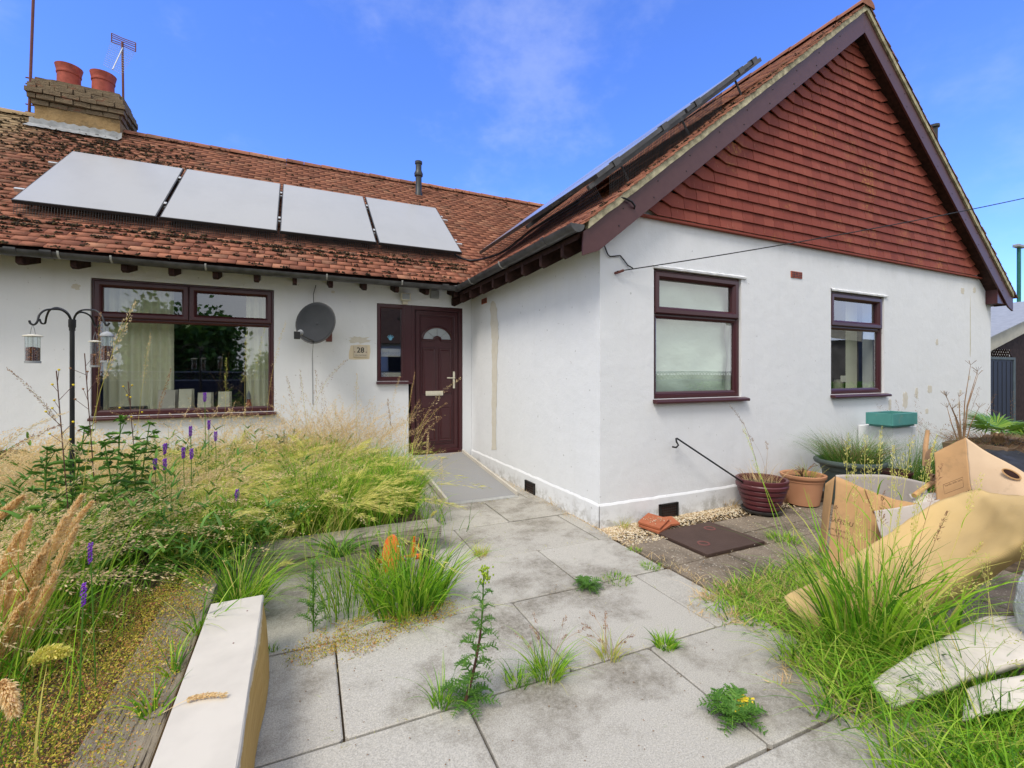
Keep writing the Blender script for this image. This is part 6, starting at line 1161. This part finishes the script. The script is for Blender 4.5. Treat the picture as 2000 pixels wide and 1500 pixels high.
m = Mat('dry_planter', .95, .1); m.color(m.mix(m.noise(9, 5), (.10, .07, .05), (.26, .18, .12))); mb = MB(); lumpy(mb, pc.x-.5, pc.x+.7, pc.y-.22, pc.y+.3, .30, .62, .03); o = obj('rustic_planter', mb, m.m); tag(o, 'brown rustic planter under the fan palm with dry growth spilling over', 'planter')
o = obj('dead_growth', mesh_np('t', *tuft(900, (pc.x+.1, pc.y, .60), .5, .05, .22, (.3, 1.6), (.2, 1.2), (.003, .006))), MT['br']); tag(o, 'brown dead growth matted round the palm base', 'dead plants')
k_ = thing('bare_shrub', 'bare branching dead stem with flat seed heads left of the palm', 'dead plant', (pc.x-.45, pc.y+.2, .5)); mb = MB(); q0 = V((pc.x-.42, pc.y+.15, .5))
for k in range(9):
    a = random.uniform(0, 6.3); e = q0+V((math.cos(a)*.25, math.sin(a)*.12, random.uniform(.5, 1.0))); m_ = q0.lerp(e, .5)+V((random.gauss(0, .04), 0, .08)); mb.tube([q0, m_, e], [.008, .005, .002], 5)
    for j in range(5): mb.tube([e, e+V((random.uniform(-.05, .05), random.uniform(-.05, .05), .05))], .0015, 4)
obj('stems', mb, MT['twig'], k_)
# ================================================================ dumped cardboard and matting at the right
PF = [1.21]
def pp(u, v, d): return pd(u, v, d*PF[0])
def sheet(name, grid, mat, parent, th=.012, noise=.006, sub=7, label=None, smooth=True):
    # grid of control points [u, v, depth] -> smooth surface with its own thickness
    G = [[pp(*q) for q in row] for row in grid]; nr, nc = len(G), len(G[0])
    def cr(P, x):
        i = min(int(x), len(P)-2); s = x-i; p0, p1, p2, p3 = P[max(i-1, 0)], P[i], P[i+1], P[min(i+2, len(P)-1)]; return (p1*2+(p2-p0)*s+(p0*2-p1*5+p2*4-p3)*s*s+(p1*3-p0-p2*3+p3)*s**3)*.5
    a, b = (nr-1)*sub, (nc-1)*sub; vs = []
    for i in range(a+1):
        for j in range(b+1): p = cr([cr(r, j/sub) for r in G], i/sub); vs.append(tuple(p+MN.noise_vector(p*5)*noise+MN.noise_vector(p*17)*noise*.35))
    o = obj(name, MB().add(vs, [(i*(b+1)+j, i*(b+1)+j+1, (i+1)*(b+1)+j+1, (i+1)*(b+1)+j) for i in range(a) for j in range(b)]), mat, parent, smooth=smooth, label=label)
    s = o.modifiers.new('s', 'SOLIDIFY'); s.thickness = th; s.offset = 0; return o
def cardmat(name, a, b, rib=0, grime=.4):
    m = Mat(name, .85, .15); c = m.mix(m.noise(3.2, 5, .6), a, b); c = m.mix(m.M('MULTIPLY', m.ramp(m.noise(7, 5, .7, None, None, (5, 5, 1)), [(.55, 0.), (.72, 1.)]), grime), c, (.22, .15, .08)); m.color(c); m.bump(m.noise(30, 3), .2, .004); return m.m
CB = cardmat('corrugated_card', (.42, .235, .10), (.58, .36, .185)); CG = cardmat('grey_card', (.42, .37, .33), (.56, .51, .47)); CP = cardmat('pale_card', (.52, .36, .22), (.68, .52, .36))
m = Mat('woven_backing', .92, .1); wv = m.N('ShaderNodeTexWave'); wv.inputs['Scale'].default_value = 62; wv.inputs['Distortion'].default_value = 1.5; mpn = m.N('ShaderNodeMapping'); mpn.inputs['Rotation'].default_value = (.4, .5, .3); m.L(m.c, mpn.inputs[0]); m.L(mpn.outputs[0], wv.inputs[0]); c_ = m.mix(m.noise(2.5, 5, .6), (.50, .345, .14), (.68, .50, .25)); c_ = m.mix(m.M('MULTIPLY', wv.outputs['Fac'], .2), c_, (.36, .23, .09)); m.color(c_); m.bump(wv.outputs['Fac'], .15, .003); WB = m.m
t = thing('woven_matting', 'large piece of tan woven backed matting slumped over the dumped cardboard', 'matting', pp(1750, 1200, 2.4))
sheet('matting', [[(1532, 1166, 2.10), (1600, 1130, 2.15), (1665, 1085, 2.2), (1740, 1035, 2.22), (1825, 985, 2.25), (1895, 957, 2.2), (1935, 962, 2.15), (2000, 968, 2.1), (2120, 970, 2.05)],
      [(1545, 1188, 2.04), (1615, 1168, 2.05), (1685, 1138, 2.06), (1760, 1098, 2.08), (1840, 1055, 2.08), (1920, 1025, 2.0), (1965, 1000, 1.9), (2030, 985, 1.78), (2130, 985, 1.7)],
      [(1575, 1215, 1.98), (1635, 1205, 1.96), (1710, 1185, 1.93), (1790, 1160, 1.9), (1870, 1120, 1.85), (1945, 1075, 1.78), (2010, 1045, 1.7), (2080, 1020, 1.6), (2160, 1010, 1.55)],
      [(1578, 1262, 1.98), (1660, 1275, 1.95), (1745, 1245, 1.96), (1820, 1205, 1.94), (1885, 1165, 1.9), (1950, 1125, 1.84), (2010, 1085, 1.78), (2090, 1050, 1.7), (2180, 1030, 1.65)]], WB, t, .009, .017, 9)
t = thing('flattened_box', 'tall opened cardboard box with printed lettering and a grey inner side', 'cardboard box', pp(1660, 1100, 2.6))
sheet('front_panel', [[(1632, 930, 2.62), (1690, 955, 2.55), (1742, 985, 2.5)], [(1622, 1050, 2.58), (1675, 1070, 2.5), (1730, 1090, 2.44)], [(1605, 1180, 2.52), (1655, 1195, 2.45), (1715, 1200, 2.4)]], CB, t, .008, .012)
sheet('side_panel', [[(1612, 945, 2.66), (1630, 931, 2.62)], [(1606, 1015, 2.74), (1620, 1010, 2.64)], [(1600, 1080, 2.8), (1611, 1080, 2.62)]], CB, t, .006, .003)
sheet('back_panel', [[(1633, 928, 2.64), (1690, 926, 2.75), (1750, 930, 2.9), (1805, 942, 3.0)], [(1640, 980, 2.64), (1700, 985, 2.75), (1760, 985, 2.9), (1820, 990, 3.0)]], CG, t, .006, .004)
sheet('folded_flap', [[(1690, 955, 2.54), (1745, 975, 2.52), (1800, 985, 2.5)], [(1705, 1000, 2.5), (1750, 1010, 2.48), (1790, 1000, 2.46)]], CB, t, .006, .01)
o_, x_ = pp(1662, 1020, 2.505), pp(1700, 1028, 2.46)-pp(1662, 1020, 2.505)
ink = Mat('faded_ink', .9); ink.color((.10, .06, .035))
nrm_ = -(pp(1662, 1020, 2.5)-O).normalized()
def print_on(s, size, u, v, d, du, dv, parent):
    p = pp(u, v, d)+nrm_*.02; X = pp(u+du, v+dv, d)-pp(u, v, d); Y_ = V((0, 0, 1)); return text('lettering', s, size, ink.m, parent, p+nrm_*.0, X, Y_, .0003)
print_on('SAFELLU', .042, 1644, 1020, 2.51, 30, 8, t); print_on('recycled card', .022, 1640, 1036, 2.51, 30, 8, t); print_on('keep dry this side', .018, 1640, 1048, 2.50, 30, 8, t)
t = thing('grey_card_sheet', 'grey torn card sheet tucked behind the tan matting', 'cardboard sheet', pp(1770, 1020, 2.45)); sheet('card', [[(1708, 998, 2.42), (1770, 988, 2.45), (1835, 975, 2.5)], [(1716, 1030, 2.38), (1775, 1025, 2.4), (1840, 1010, 2.42)], [(1728, 1062, 2.34), (1780, 1060, 2.35), (1845, 1050, 2.36)]], CG, t, .007, .004)
t = thing('cardboard_box', 'large light brown cardboard carton with a printed frame and a hand hole', 'cardboard box', pp(1880, 1000, 2.5))
sheet('left_panel', [[(1825, 884, 2.62), (1855, 868, 2.58), (1887, 855, 2.52)], [(1828, 940, 2.58), (1862, 925, 2.52), (1893, 915, 2.46)], [(1833, 1000, 2.52), (1870, 990, 2.46), (1900, 972, 2.40)]], CB, t, .008, .010)
rp3 = [[(1887, 855, 2.52), (1925, 880, 2.44), (1965, 903, 2.36), (2010, 930, 2.28), (2100, 975, 2.15)], [(1893, 915, 2.46), (1930, 930, 2.38), (1970, 945, 2.30), (2015, 965, 2.22), (2110, 1000, 2.1)], [(1900, 972, 2.40), (1935, 985, 2.32), (1975, 992, 2.24), (2020, 1005, 2.16), (2115, 1030, 2.05)]]
sheet('right_panel', rp3, CP, t, .008, .010)
hc = pp(1975, 926, 2.305)-nrm_*-.004; hn = (-(hc-O)).normalized(); hx_ = (pp(1990, 934, 2.28)-pp(1960, 918, 2.33)).normalized(); hy_ = hn.cross(hx_).normalized()
lo = [hc+hn*.012+hx_*(math.cos(a)*.043)+hy_*(math.sin(a)*.020) for a in [2*math.pi*k/20 for k in range(20)]]
obj('hand_hole', MB().prism(lo, -hn*.004), MT['darkwood'], t); obj('hole_edge', MB().tube(lo+[lo[0]], .0045, 5, False), CB, t)
pf = [pp(1842, 947, 2.52), pp(1880, 932, 2.45), pp(1882, 951, 2.44), pp(1845, 965, 2.50)]; pf = [p+(-(p-O)).normalized()*.008 for p in pf]; obj('printed_frame', MB().tube(pf+[pf[0]], .0011, 4, False), ink.m, t)
a_, b_2 = pp(1862, 943, 2.475), pp(1880, 936, 2.44); n0 = (-(a_-O)).normalized(); text('lettering', 'handle with care', .016, ink.m, t, a_+n0*.010, b_2-a_, (0, 0, 1), .0003); a_ = pp(1866, 971, 2.46); text('lettering', 'MODEL NO. 1000', .028, ink.m, t, a_+n0*.012, b_2-pp(1862, 943, 2.475), (0, 0, 1), .0003)
t = thing('white_flap_card', 'white ribbed sheet lying under the carton', 'card', pp(1800, 975, 2.6)); sheet('card', [[(1775, 965, 2.7), (1835, 963, 2.66)], [(1790, 990, 2.55), (1840, 985, 2.5)]], MT['white'], t, .006, .004)
o = obj('wooden_pole', MB().tube([pp(1785, 968, 2.6), pp(1812, 948, 2.68), pp(1880, 905, 2.8)], .016, 10), plain('pine_pole', (.50, .29, .12), .6, .3, .15)); tag(o, 'smooth light brown wooden pole sticking out of the cardboard', 'pole')
o = obj('wooden_post', MB().tube([pp(1812, 840, 2.75), pp(1808, 872, 2.75), pp(1806, 910, 2.74)], [.012, .016, .014], 9), plain('broken_post', (.55, .33, .17), .7, .3, .2)); tag(o, 'short upright wooden stick with a splintered top among the cardboard', 'stick')
mb = MB(); cr_ = pp(1822, 905, 2.66)
for k in range(5): r = .075-.006*k; mb.tube([cr_+V((math.cos(a)*r*.55+.006*k, .01*k, math.sin(a)*r*1.5)) for a in [math.pi*(.4+1.3*i/16) for i in range(17)]], .005, 6)
mb.tube([cr_+V((math.cos(a)*.03, .0, -.1+math.sin(a)*.02)) for a in [2*math.pi*i/16 for i in range(17)]], .006, 6); o = obj('cane_handle', mb, plain('brown_cane', (.26, .16, .09), .6, .3, .2), smooth=True); tag(o, 'looped brown cane handle beside the carton', 'handle')
m = Mat('wrinkled_plastic', .35, .5); m.color((.66, .68, .72)); m.bump(m.noise(9, 6, .7, (1, 1, 2.5)), 1, .03)
PF[0] = 1.08
t = thing('white_bag', 'white wrinkled plastic sack at the right edge below the matting', 'sack', pp(2030, 1180, 1.85)); sheet('sack', [[(2012, 1085, 1.9), (2060, 1075, 1.8), (2150, 1080, 1.75)], [(1990, 1140, 1.86), (2040, 1140, 1.72), (2150, 1140, 1.66)], [(1984, 1200, 1.84), (2035, 1215, 1.7), (2150, 1210, 1.64)], [(2000, 1245, 1.84), (2050, 1260, 1.76), (2160, 1270, 1.7)]], m.m, t, .01, .02)
PW = plain('off_white_foam', (.58, .53, .48), .85, .2, .12, 6, .2)
PF[0] = 1.05
t = thing('foam_pad', 'flat off white pad lying in the grass at the lower right', 'pad', pp(1880, 1280, 1.9)); sheet('pad', [[(1700, 1340, 1.84), (1770, 1290, 1.90), (1850, 1250, 1.95), (1925, 1212, 2.0), (1985, 1212, 1.98), (2080, 1215, 1.95)], [(1722, 1362, 1.80), (1800, 1325, 1.82), (1880, 1290, 1.84), (1950, 1258, 1.86), (2010, 1252, 1.84), (2110, 1255, 1.8)], [(1745, 1385, 1.76), (1830, 1355, 1.76), (1905, 1322, 1.77), (1970, 1300, 1.76), (2030, 1292, 1.74), (2130, 1290, 1.7)]], PW, t, .032, .008)
t = thing('ribbed_mat', 'pale ribbed mat corner below the foam pad', 'mat', pp(1960, 1380, 1.7)); sheet('mat', [[(1885, 1350, 1.74), (1960, 1325, 1.72), (2080, 1310, 1.68)], [(1880, 1410, 1.66), (1950, 1390, 1.64), (2080, 1370, 1.6)]], PW, t, .012, .004)
o = obj('black_sheeting', MB(), MT['black']); bpy.data.objects.remove(o)
PF[0] = 1.0
t = thing('dark_rubbish', 'heap of dark plastic sheeting behind the carton below the palm planter', 'plastic sheeting', pp(1980, 900, 4.2)); m = Mat('dark_plastic', .8, .15); m.color(m.mix(m.noise(6, 4), (.012, .013, .017), (.06, .065, .08))); sheet('sheeting', [[(1900, 880, 5.0), (1950, 872, 5.0), (2010, 885, 4.9), (2110, 890, 4.8)], [(1910, 930, 4.2), (1960, 925, 4.0), (2020, 925, 3.9), (2120, 930, 3.8)], [(1920, 990, 3.8), (1970, 985, 3.6), (2030, 985, 3.5), (2130, 990, 3.4)]], m.m, t, .02, .09)
# grasses round the dumped heap
nb = 5200
def dr_(x, y):
    return max(ring_d(2.75, 1.85, .62, .55)(x, y)*.9, ring_d(2.35, 1.25, .5, .6)(x, y), ring_d(2.12, .75, .40, .6)(x, y), ring_d(3.4, 2.0, .6, .4)(x, y)*.6)*(0 if x < 2.16-(1.9-y)*.1 and y > 1.2 else 1)*(.3+.9*nz(x, y, 4, 6))
B_ = bases(nb, 1.6, 4.2, .45, 2.5, dr_, -.02); hs = U(.05, .17, nb)*(1+.9*(B_[:, 1] < 1.5)); stuff('grass', mesh_np('g', *ribbons(curve_pts(B_, hs, U(0, 6.3, nb), U(.1, .8, nb), U(.1, .9, nb), 5), U(.004, .012, nb))), MT['gr'], 'rough green grass round the dumped matting at the right', 'grass')
nb = 1500; B_ = bases(nb, 1.9, 3.6, .7, 2.3, dr_, -.02); stuff('straw_grass', mesh_np('g', *ribbons(curve_pts(B_, U(.06, .2, nb), U(0, 6.3, nb), U(.3, 1.3, nb), U(.2, 1., nb), 5), U(.002, .005, nb))), MT['st'], 'dry straw mixed into the grass at the right', 'grass')
c = gz(1700, 1290)
t = thing('grass_clump', 'tall green grass clump with high seed stems in front of the matting', 'grass clump', c)
obj('blades', mesh_np('t', *cat(tuft(230, (c.x, c.y, 0), .15, .32, .82, (.02, .34), (.05, .55), (.009, .021)), tuft(170, (c.x+.20, c.y-.10, 0), .16, .25, .66, (.03, .4), (.1, .7), (.008, .018)), tuft(120, (c.x-.12, c.y+.06, 0), .1, .2, .5, (.1, .6), (.1, .8), (.005, .010)))), MT['gr'], t)
tips = [(1655, 848), (1668, 905), (1690, 850), (1722, 830), (1745, 870), (1762, 885), (1783, 848), (1702, 900), (1830, 848), (1840, 905), (1918, 925), (1632, 990), (1675, 1000), (1790, 980), (1810, 900), (1725, 960), (1655, 1010), (1850, 1000), (1918, 1060), (1760, 985)]
for (u, v) in tips:
    Yq = (c.y+random.uniform(-.10, .12)); d = (c-O).dot(FW)+random.uniform(-.12, .10); tip = pd(u, v, d); b = V((c.x+(u-1720)*.0010+random.uniform(-.04, .04), c.y-(u-1720)*.0004+random.uniform(-.04, .04), 0)); mid = b.lerp(tip, .55)+V((0, 0, .03)); Pn = [tuple(b.lerp(mid, s).lerp(mid.lerp(tip, s), s)) for s in [i/12 for i in range(13)]]; P = A([Pn]); s_ = A([[RT.x, RT.y, 0]])
    obj('seed_stem', mesh_np('s', *cat(ribbons(P, A([.0032]), s_, taper=.2), heads(P, .76, 90, random.choice((.008, .014, .018)), .014, .0035, .55, 'open' if random.random() < .5 else 'spindle'))), MT['ba'] if random.random() < .8 else MT['br'], t)
    for Bl in (P[:, 5, :], P[:, 8, :]): k = 1; obj('stem_leaf', mesh_np('l', *ribbons(curve_pts(Bl, U(.10, .17, k), U(0, 6.3, k), U(.3, .7, k), U(.2, .8, k), 5), U(.006, .011, k))), MT['gr'], t)
c2 = gz(1880, 1420); t = thing('grass_clump', 'long fine green grass clump in the lower right corner', 'grass clump', c2); obj('blades', mesh_np('t', *cat(tuft(420, (c2.x+.1, c2.y, 0), .18, .15, .45, (.05, .6), (.2, .9), (.003, .008)), tuft(300, (c2.x+.25, c2.y, 0), .2, .2, .55, (.1, .6), (.1, .8), (.003, .008)))), MT['gr'], t)
k = 16; base = np.stack([U(c2.x-.1, c2.x+.5, k), U(c2.y-.1, c2.y+.3, k), np.zeros(k)], 1); P = curve_pts(base, U(.4, .8, k), U(0, 6.3, k), U(0, .4, k), U(0, .4, k), 9); obj('seed_stems', mesh_np('t', *cat(ribbons(P, U(.002, .003, k), taper=.2), heads(P, .75, 50, .012, .013, .0035, .6))), MT['ba'], t)
for (u, v, Yp, lab) in ((1450, 830, 2.6, 'lone tall stem with a nodding seed head leaning before the gable wall'), (1470, 900, 2.6, 'second thin leaning stem before the maroon pot')):
    tip = py(u, v, Yp); b = gz(u+110, 1180); stem_thing('seed_stalk', lab, 'grass stem', (b.x, b.y), 1.0, 0, 0, 0, 'green', 'sd', .003, z=0.) if False else None
    P = A([[tuple(b.lerp(tip, i/12)+V((0, 0, .06*math.sin(i/12*3.1)))) for i in range(13)]]); t = thing('seed_stalk', lab, 'grass stem', b, 'tall grass stems before the gable wall'); obj('stem', mesh_np('s', *ribbons(P, A([.0035]), A([[RT.x, RT.y, 0]]), taper=.2)), MT['gr'], t); obj('seed_head', mesh_np('h', *heads(P, .78, 80, .010, .014, .0035, .5)), MT['ba'], t)
# ---------- seeds and crumbs scattered on the slabs
def ff(): return random.uniform(.0, 2.4), random.uniform(1.2, 4.2)
stuff('debris', pebbles(420, ff, .0035, .002), MT['twig'], 'crumbs of dry debris scattered over the grey slabs', 'debris')
nb = 900; B_ = bases(nb, .1, 2.6, 1.2, 6.2, lambda x, y: 1 if min(abs(y-e) for e in (1.84, 2.545, 3.22, 3.95, 4.63, 5.3)) < .02 else .02, 0.)
stuff('joint_weeds', mesh_np('g', *ribbons(curve_pts(B_, U(.01, .035, nb), U(0, 6.3, nb), U(.3, 1.5, nb), U(.1, .9, nb), 3), U(.002, .004, nb))), MT['gy'], 'tiny moss and grass threads in the joints of the grey slabs', 'weeds')
nb = 700; B_ = bases(nb, 2.38, 2.52, 1.9, 6.6, None, 0.); stuff('edge_weeds', mesh_np('g', *ribbons(curve_pts(B_, U(.02, .07, nb), U(0, 6.3, nb), U(.2, 1., nb), U(.1, .9, nb), 4), U(.002, .005, nb))), MT['st'], 'dry weeds in the gap between the path and the side wall', 'weeds')
# ================================================================ right background
t = thing('garage', 'dark brown garage with a cream sloping fascia and a navy side door', 'garage', (14.5, 5.1, 0)); BR = plain('dark_brown_boards', (.035, .022, .020), .8, .2, .3, 10)
z0, z1 = py(1936, 655, 5).z, py(1999, 625, 5).z; sl = (z1-z0)/(16.588-14.828)
obj('wall', MB().prism([(13, 5.12, -.05), (19.5, 5.12, -.05), (19.5, 5.12, z0+sl*4.67-.05), (13, 5.12, z0-sl*1.83-.05)], (0, .18, 0)).box(13, 13.2, 5.3, 9, -.05, 2.2), BR, t); z0, z1 = py(1936, 655, 5).z, py(1999, 625, 5).z; sl = (z1-z0)/(16.588-14.828)
obj('fascia', MB().prism([(13, 4.98, z0-sl*1.83-.37), (19.6, 4.98, z0+sl*4.77-.30), (19.6, 4.98, z0+sl*4.77), (13, 4.98, z0-sl*1.83)], (0, .05, 0)), plain('cream_fascia', (.42, .40, .33), .6, .3, .15, 3), t)
obj('roof', MB().prism([(13, 4.9, z0-sl*1.83+.01), (19.6, 4.9, z0+sl*4.77+.01), (19.6, 4.9, z0+sl*4.77+.03), (13, 4.9, z0-sl*1.83+.03)], (0, 4, 0)), MT['grey'], t)
m = Mat('navy_paint', .6, .3); m.color((.018, .025, .050)); a, b = py(1942, 745, 5.1), py(1974, 703, 5.1); dr_o = obj('door', MB().box(a.x-.5, b.x, 5.06, 5.11, 0, b.z), m.m, t)
mb = MB()
for k in range(7): x = a.x-.4+k*.23; mb.box(x, x+.012, 5.052, 5.0605, .05, b.z-.05)
obj('board_joint', mb, MT['black'], dr_o); obj('door_frame', MB().box(b.x, b.x+.09, 5.04, 5.11, 0, b.z+.06).box(a.x-.6, b.x, 5.04, 5.11, b.z, b.z+.06), plain('faded_blue_grey', (.09, .12, .14), .7), dr_o)
x0, x1, z0_, z1_ = a.x-.4, b.x-.1, b.z+.07, py(1942, 682, 5.1).z; mb = MB(); st = .125
for k in range(-4, 16):
    for sg in (-1, 1):
        p0 = V((x0+k*st, 5.07 if sg > 0 else 5.055, z0_)); ln = (z1_-z0_); q0 = p0 if sg > 0 else V((p0.x+ln, p0.y, z0_)); q1 = q0+V((sg*ln, 0, ln)); q0 = V(q0)
        if min(q0.x, q1.x) > x0-.05 and max(q0.x, q1.x) < x1+.1: mb.tube([q0, q1], .013, 4)
tl = thing('trellis_panel', 'dark diamond trellis with bright gaps above the navy garage door', 'trellis', (x0, 5.06, z0_)); obj('lattice', mb, BR, tl); obj('sky_backing', MB().box(x0, x1, 5.085, 5.112, z0_, z1_), plain('sky_backing_white', (.85, .85, .84), .8), tl)  # pale backing added in place of the sky seen through the lattice
t = thing('neighbour_roof', 'distant bungalow with an orange brown tiled roof beyond the garage', 'house', (34, 12, 0)); zr = py(1990, 622, 14).z
obj('roof', MB().prism([(38, 13, zr-1.6), (38, 14, zr), (38, 17, zr-1.6)], (26, 0, 0)), plain('orange_tiles', (.40, .17, .06), .9, .1, .3, 3), t); obj('wall', MB().box(38.5, 63.5, 13.4, 16.6, 0, zr-1.6), MT['wall'], t)
t = thing('street_lamp', 'green street lamp post beyond the garage roof', 'street lamp', (26.0, 8.7, 0)); lp_ = pd(1990, 484, 22); GP = plain('green_lamp_paint', (.02, .13, .10), .5)
obj('post', MB().tube([(lp_.x, lp_.y, 0), (lp_.x, lp_.y, lp_.z)], .075, 12), GP, t); obj('lamp_head', MB().box(lp_.x-.35, lp_.x+.40, lp_.y-.12, lp_.y+.12, lp_.z, lp_.z+.14), MT['grey'], t, bevel=.03)
t = thing('roof_cowl', 'small dark chimney cowl peeping over the right roof slope', 'cowl', (8.9, 4.6, 4)); q = pd(1824, 246, 7.4); obj('cowl', MB().lathe((q.x, q.y, q.z-.4), [(.05, -.3), (.05, .36), (.075, .37), (.075, .41), (.001, .43)], 14), MT['pipe'], t, smooth=2)
# ================================================================ behind the viewer (seen mirrored in the panes)
t = thing('garden_fence', 'navy blue garden fence with trellis top behind the viewer', 'fence', (0, -5, 0)); obj('fence_panels', MB().box(-22, 16, -5.06, -5, -.05, 1.15), m.m, t)
mb = MB()
for k in range(0, 260): x = -22+k*.146; mb.tube([(x, -5.03, 1.17), (x+.26, -5.03, 1.43)], .014, 4); mb.tube([(x+.26, -5.045, 1.17), (x, -5.045, 1.43)], .014, 4)
obj('trellis', mb, m.m, t, kind='stuff'); mb = MB()
for z in (1.15, 1.43): mb.box(-22, 16, -5.07, -4.99, z, z+.035)
obj('rail', mb, MT['grey'], t)
def tree(lab, c, r, h, n, mat='dg'):
    t = thing('tree', lab, 'tree', c, 'trees behind the viewer'); tr = MB(); tr.tube([c, (c[0]+.1, c[1], h*.4), (c[0], c[1], h*.75)], [.18, .13, .05], 8); cl = []
    for k in range(16): a = random.uniform(0, 6.3); e = V((c[0]+math.cos(a)*r*.7, c[1]+math.sin(a)*r*.7, h*random.uniform(.4, .9))); tr.tube([(c[0], c[1], h*.35), e], [.07, .02], 5); cl.append(e)
    obj('trunk', tr, MT['twig'], t); C_ = A([tuple(x) for x in cl]); i = RNG.integers(0, len(C_), n); B_ = C_[i]+RNG.normal(0, r*.27, (n, 3)); d = RNG.normal(0, 1, (n, 3)); d /= np.linalg.norm(d, axis=1, keepdims=True); s = np.cross(d, RNG.normal(0, 1, (n, 3))); s /= np.linalg.norm(s, axis=1, keepdims=True)
    vs = np.stack([B_, B_+d*.13+s*.09, B_+d*.26, B_+d*.13-s*.09], 1).reshape(-1, 3); obj('crown', mesh_np('c', vs, np.arange(n*4).reshape(-1, 4)), MT[mat], t)
tree('dense dark tree behind the fence at the back left', (-4.2, -9, 0), 1.5, 3.7, 12000); tree('lower bushy tree far behind the viewer on the left', (-.3, -15, 0), 1.6, 2.9, 5000)
t = thing('house_opposite', 'white bungalow with a brown roof behind the viewer', 'house', (6, -10, 0)); obj('wall', MB().box(3.2, 13, -16, -10, 0, 3.0), MT['wall'], t); obj('roof', MB().prism([(2.9, -9.6, 2.9), (2.9, -13, 5.8), (2.9, -16.4, 2.9)], (10.4, 0, 0)), plain('brown_roof', (.12, .07, .05), .9), t)
wn = obj('window', MB().box(4.2, 5.8, -9.99, -9.94, .9, 2.3), MT['black'], t); obj('frame', MB().ring(4.2, 5.8, .9, 2.3, [(0, .03), (.08, .03), (.08, 0)], -9.95), MT['white'], wn)

t = thing('garage_opposite', 'grey garage with a cream fascia beyond the drive, mirrored in the far gable window', 'garage', (17, -4, 0)); obj('wall', MB().box(15.5, 21, -5.5, -1.2, -.05, 2.45), plain('grey_boards', (.16, .15, .14), .9, .1, .2, 4), t)
obj('fascia', MB().prism([(15.3, -1.0, 2.35), (15.3, -5.8, 3.3), (15.3, -5.8, 3.6), (15.3, -1.0, 2.7)], (.06, 0, 0)), plain('cream_board', (.42, .40, .33), .6, .3, .1), t)
t = thing('clipped_hedge', 'low clipped green hedge in front of the opposite garage', 'hedge', (13, -1.5, 0)); n = 14000; B_ = np.stack([U(10.5, 14.5, n), U(-3.4, .2, n), U(0, 1.15, n)], 1); d = RNG.normal(0, 1, (n, 3)); d /= np.linalg.norm(d, axis=1, keepdims=True); q_ = np.cross(d, RNG.normal(0, 1, (n, 3))); q_ /= np.linalg.norm(q_, axis=1, keepdims=True)
vs = np.stack([B_, B_+d*.04+q_*.025, B_+d*.09, B_+d*.04-q_*.025], 1).reshape(-1, 3); obj('foliage', mesh_np('c', vs, np.arange(n*4).reshape(-1, 4)), MT['lf'], t)

P = A([[tuple(p) for p in LYING]]); t = thing('fallen_seed_head', 'tan grass seed head fallen across the top of the white board', 'seed head', LYING[0]); n_ = len(LYING)
obj('stem', mesh_np('s', *ribbons(P, A([.003]), A([[.3, .9, .3]]), taper=0)), MT['st'], t); obj('seed_head', mesh_np('h', *heads(P, .35, 420, .006, .010, .0035, .4, 'tip')), MT['sd'], t)
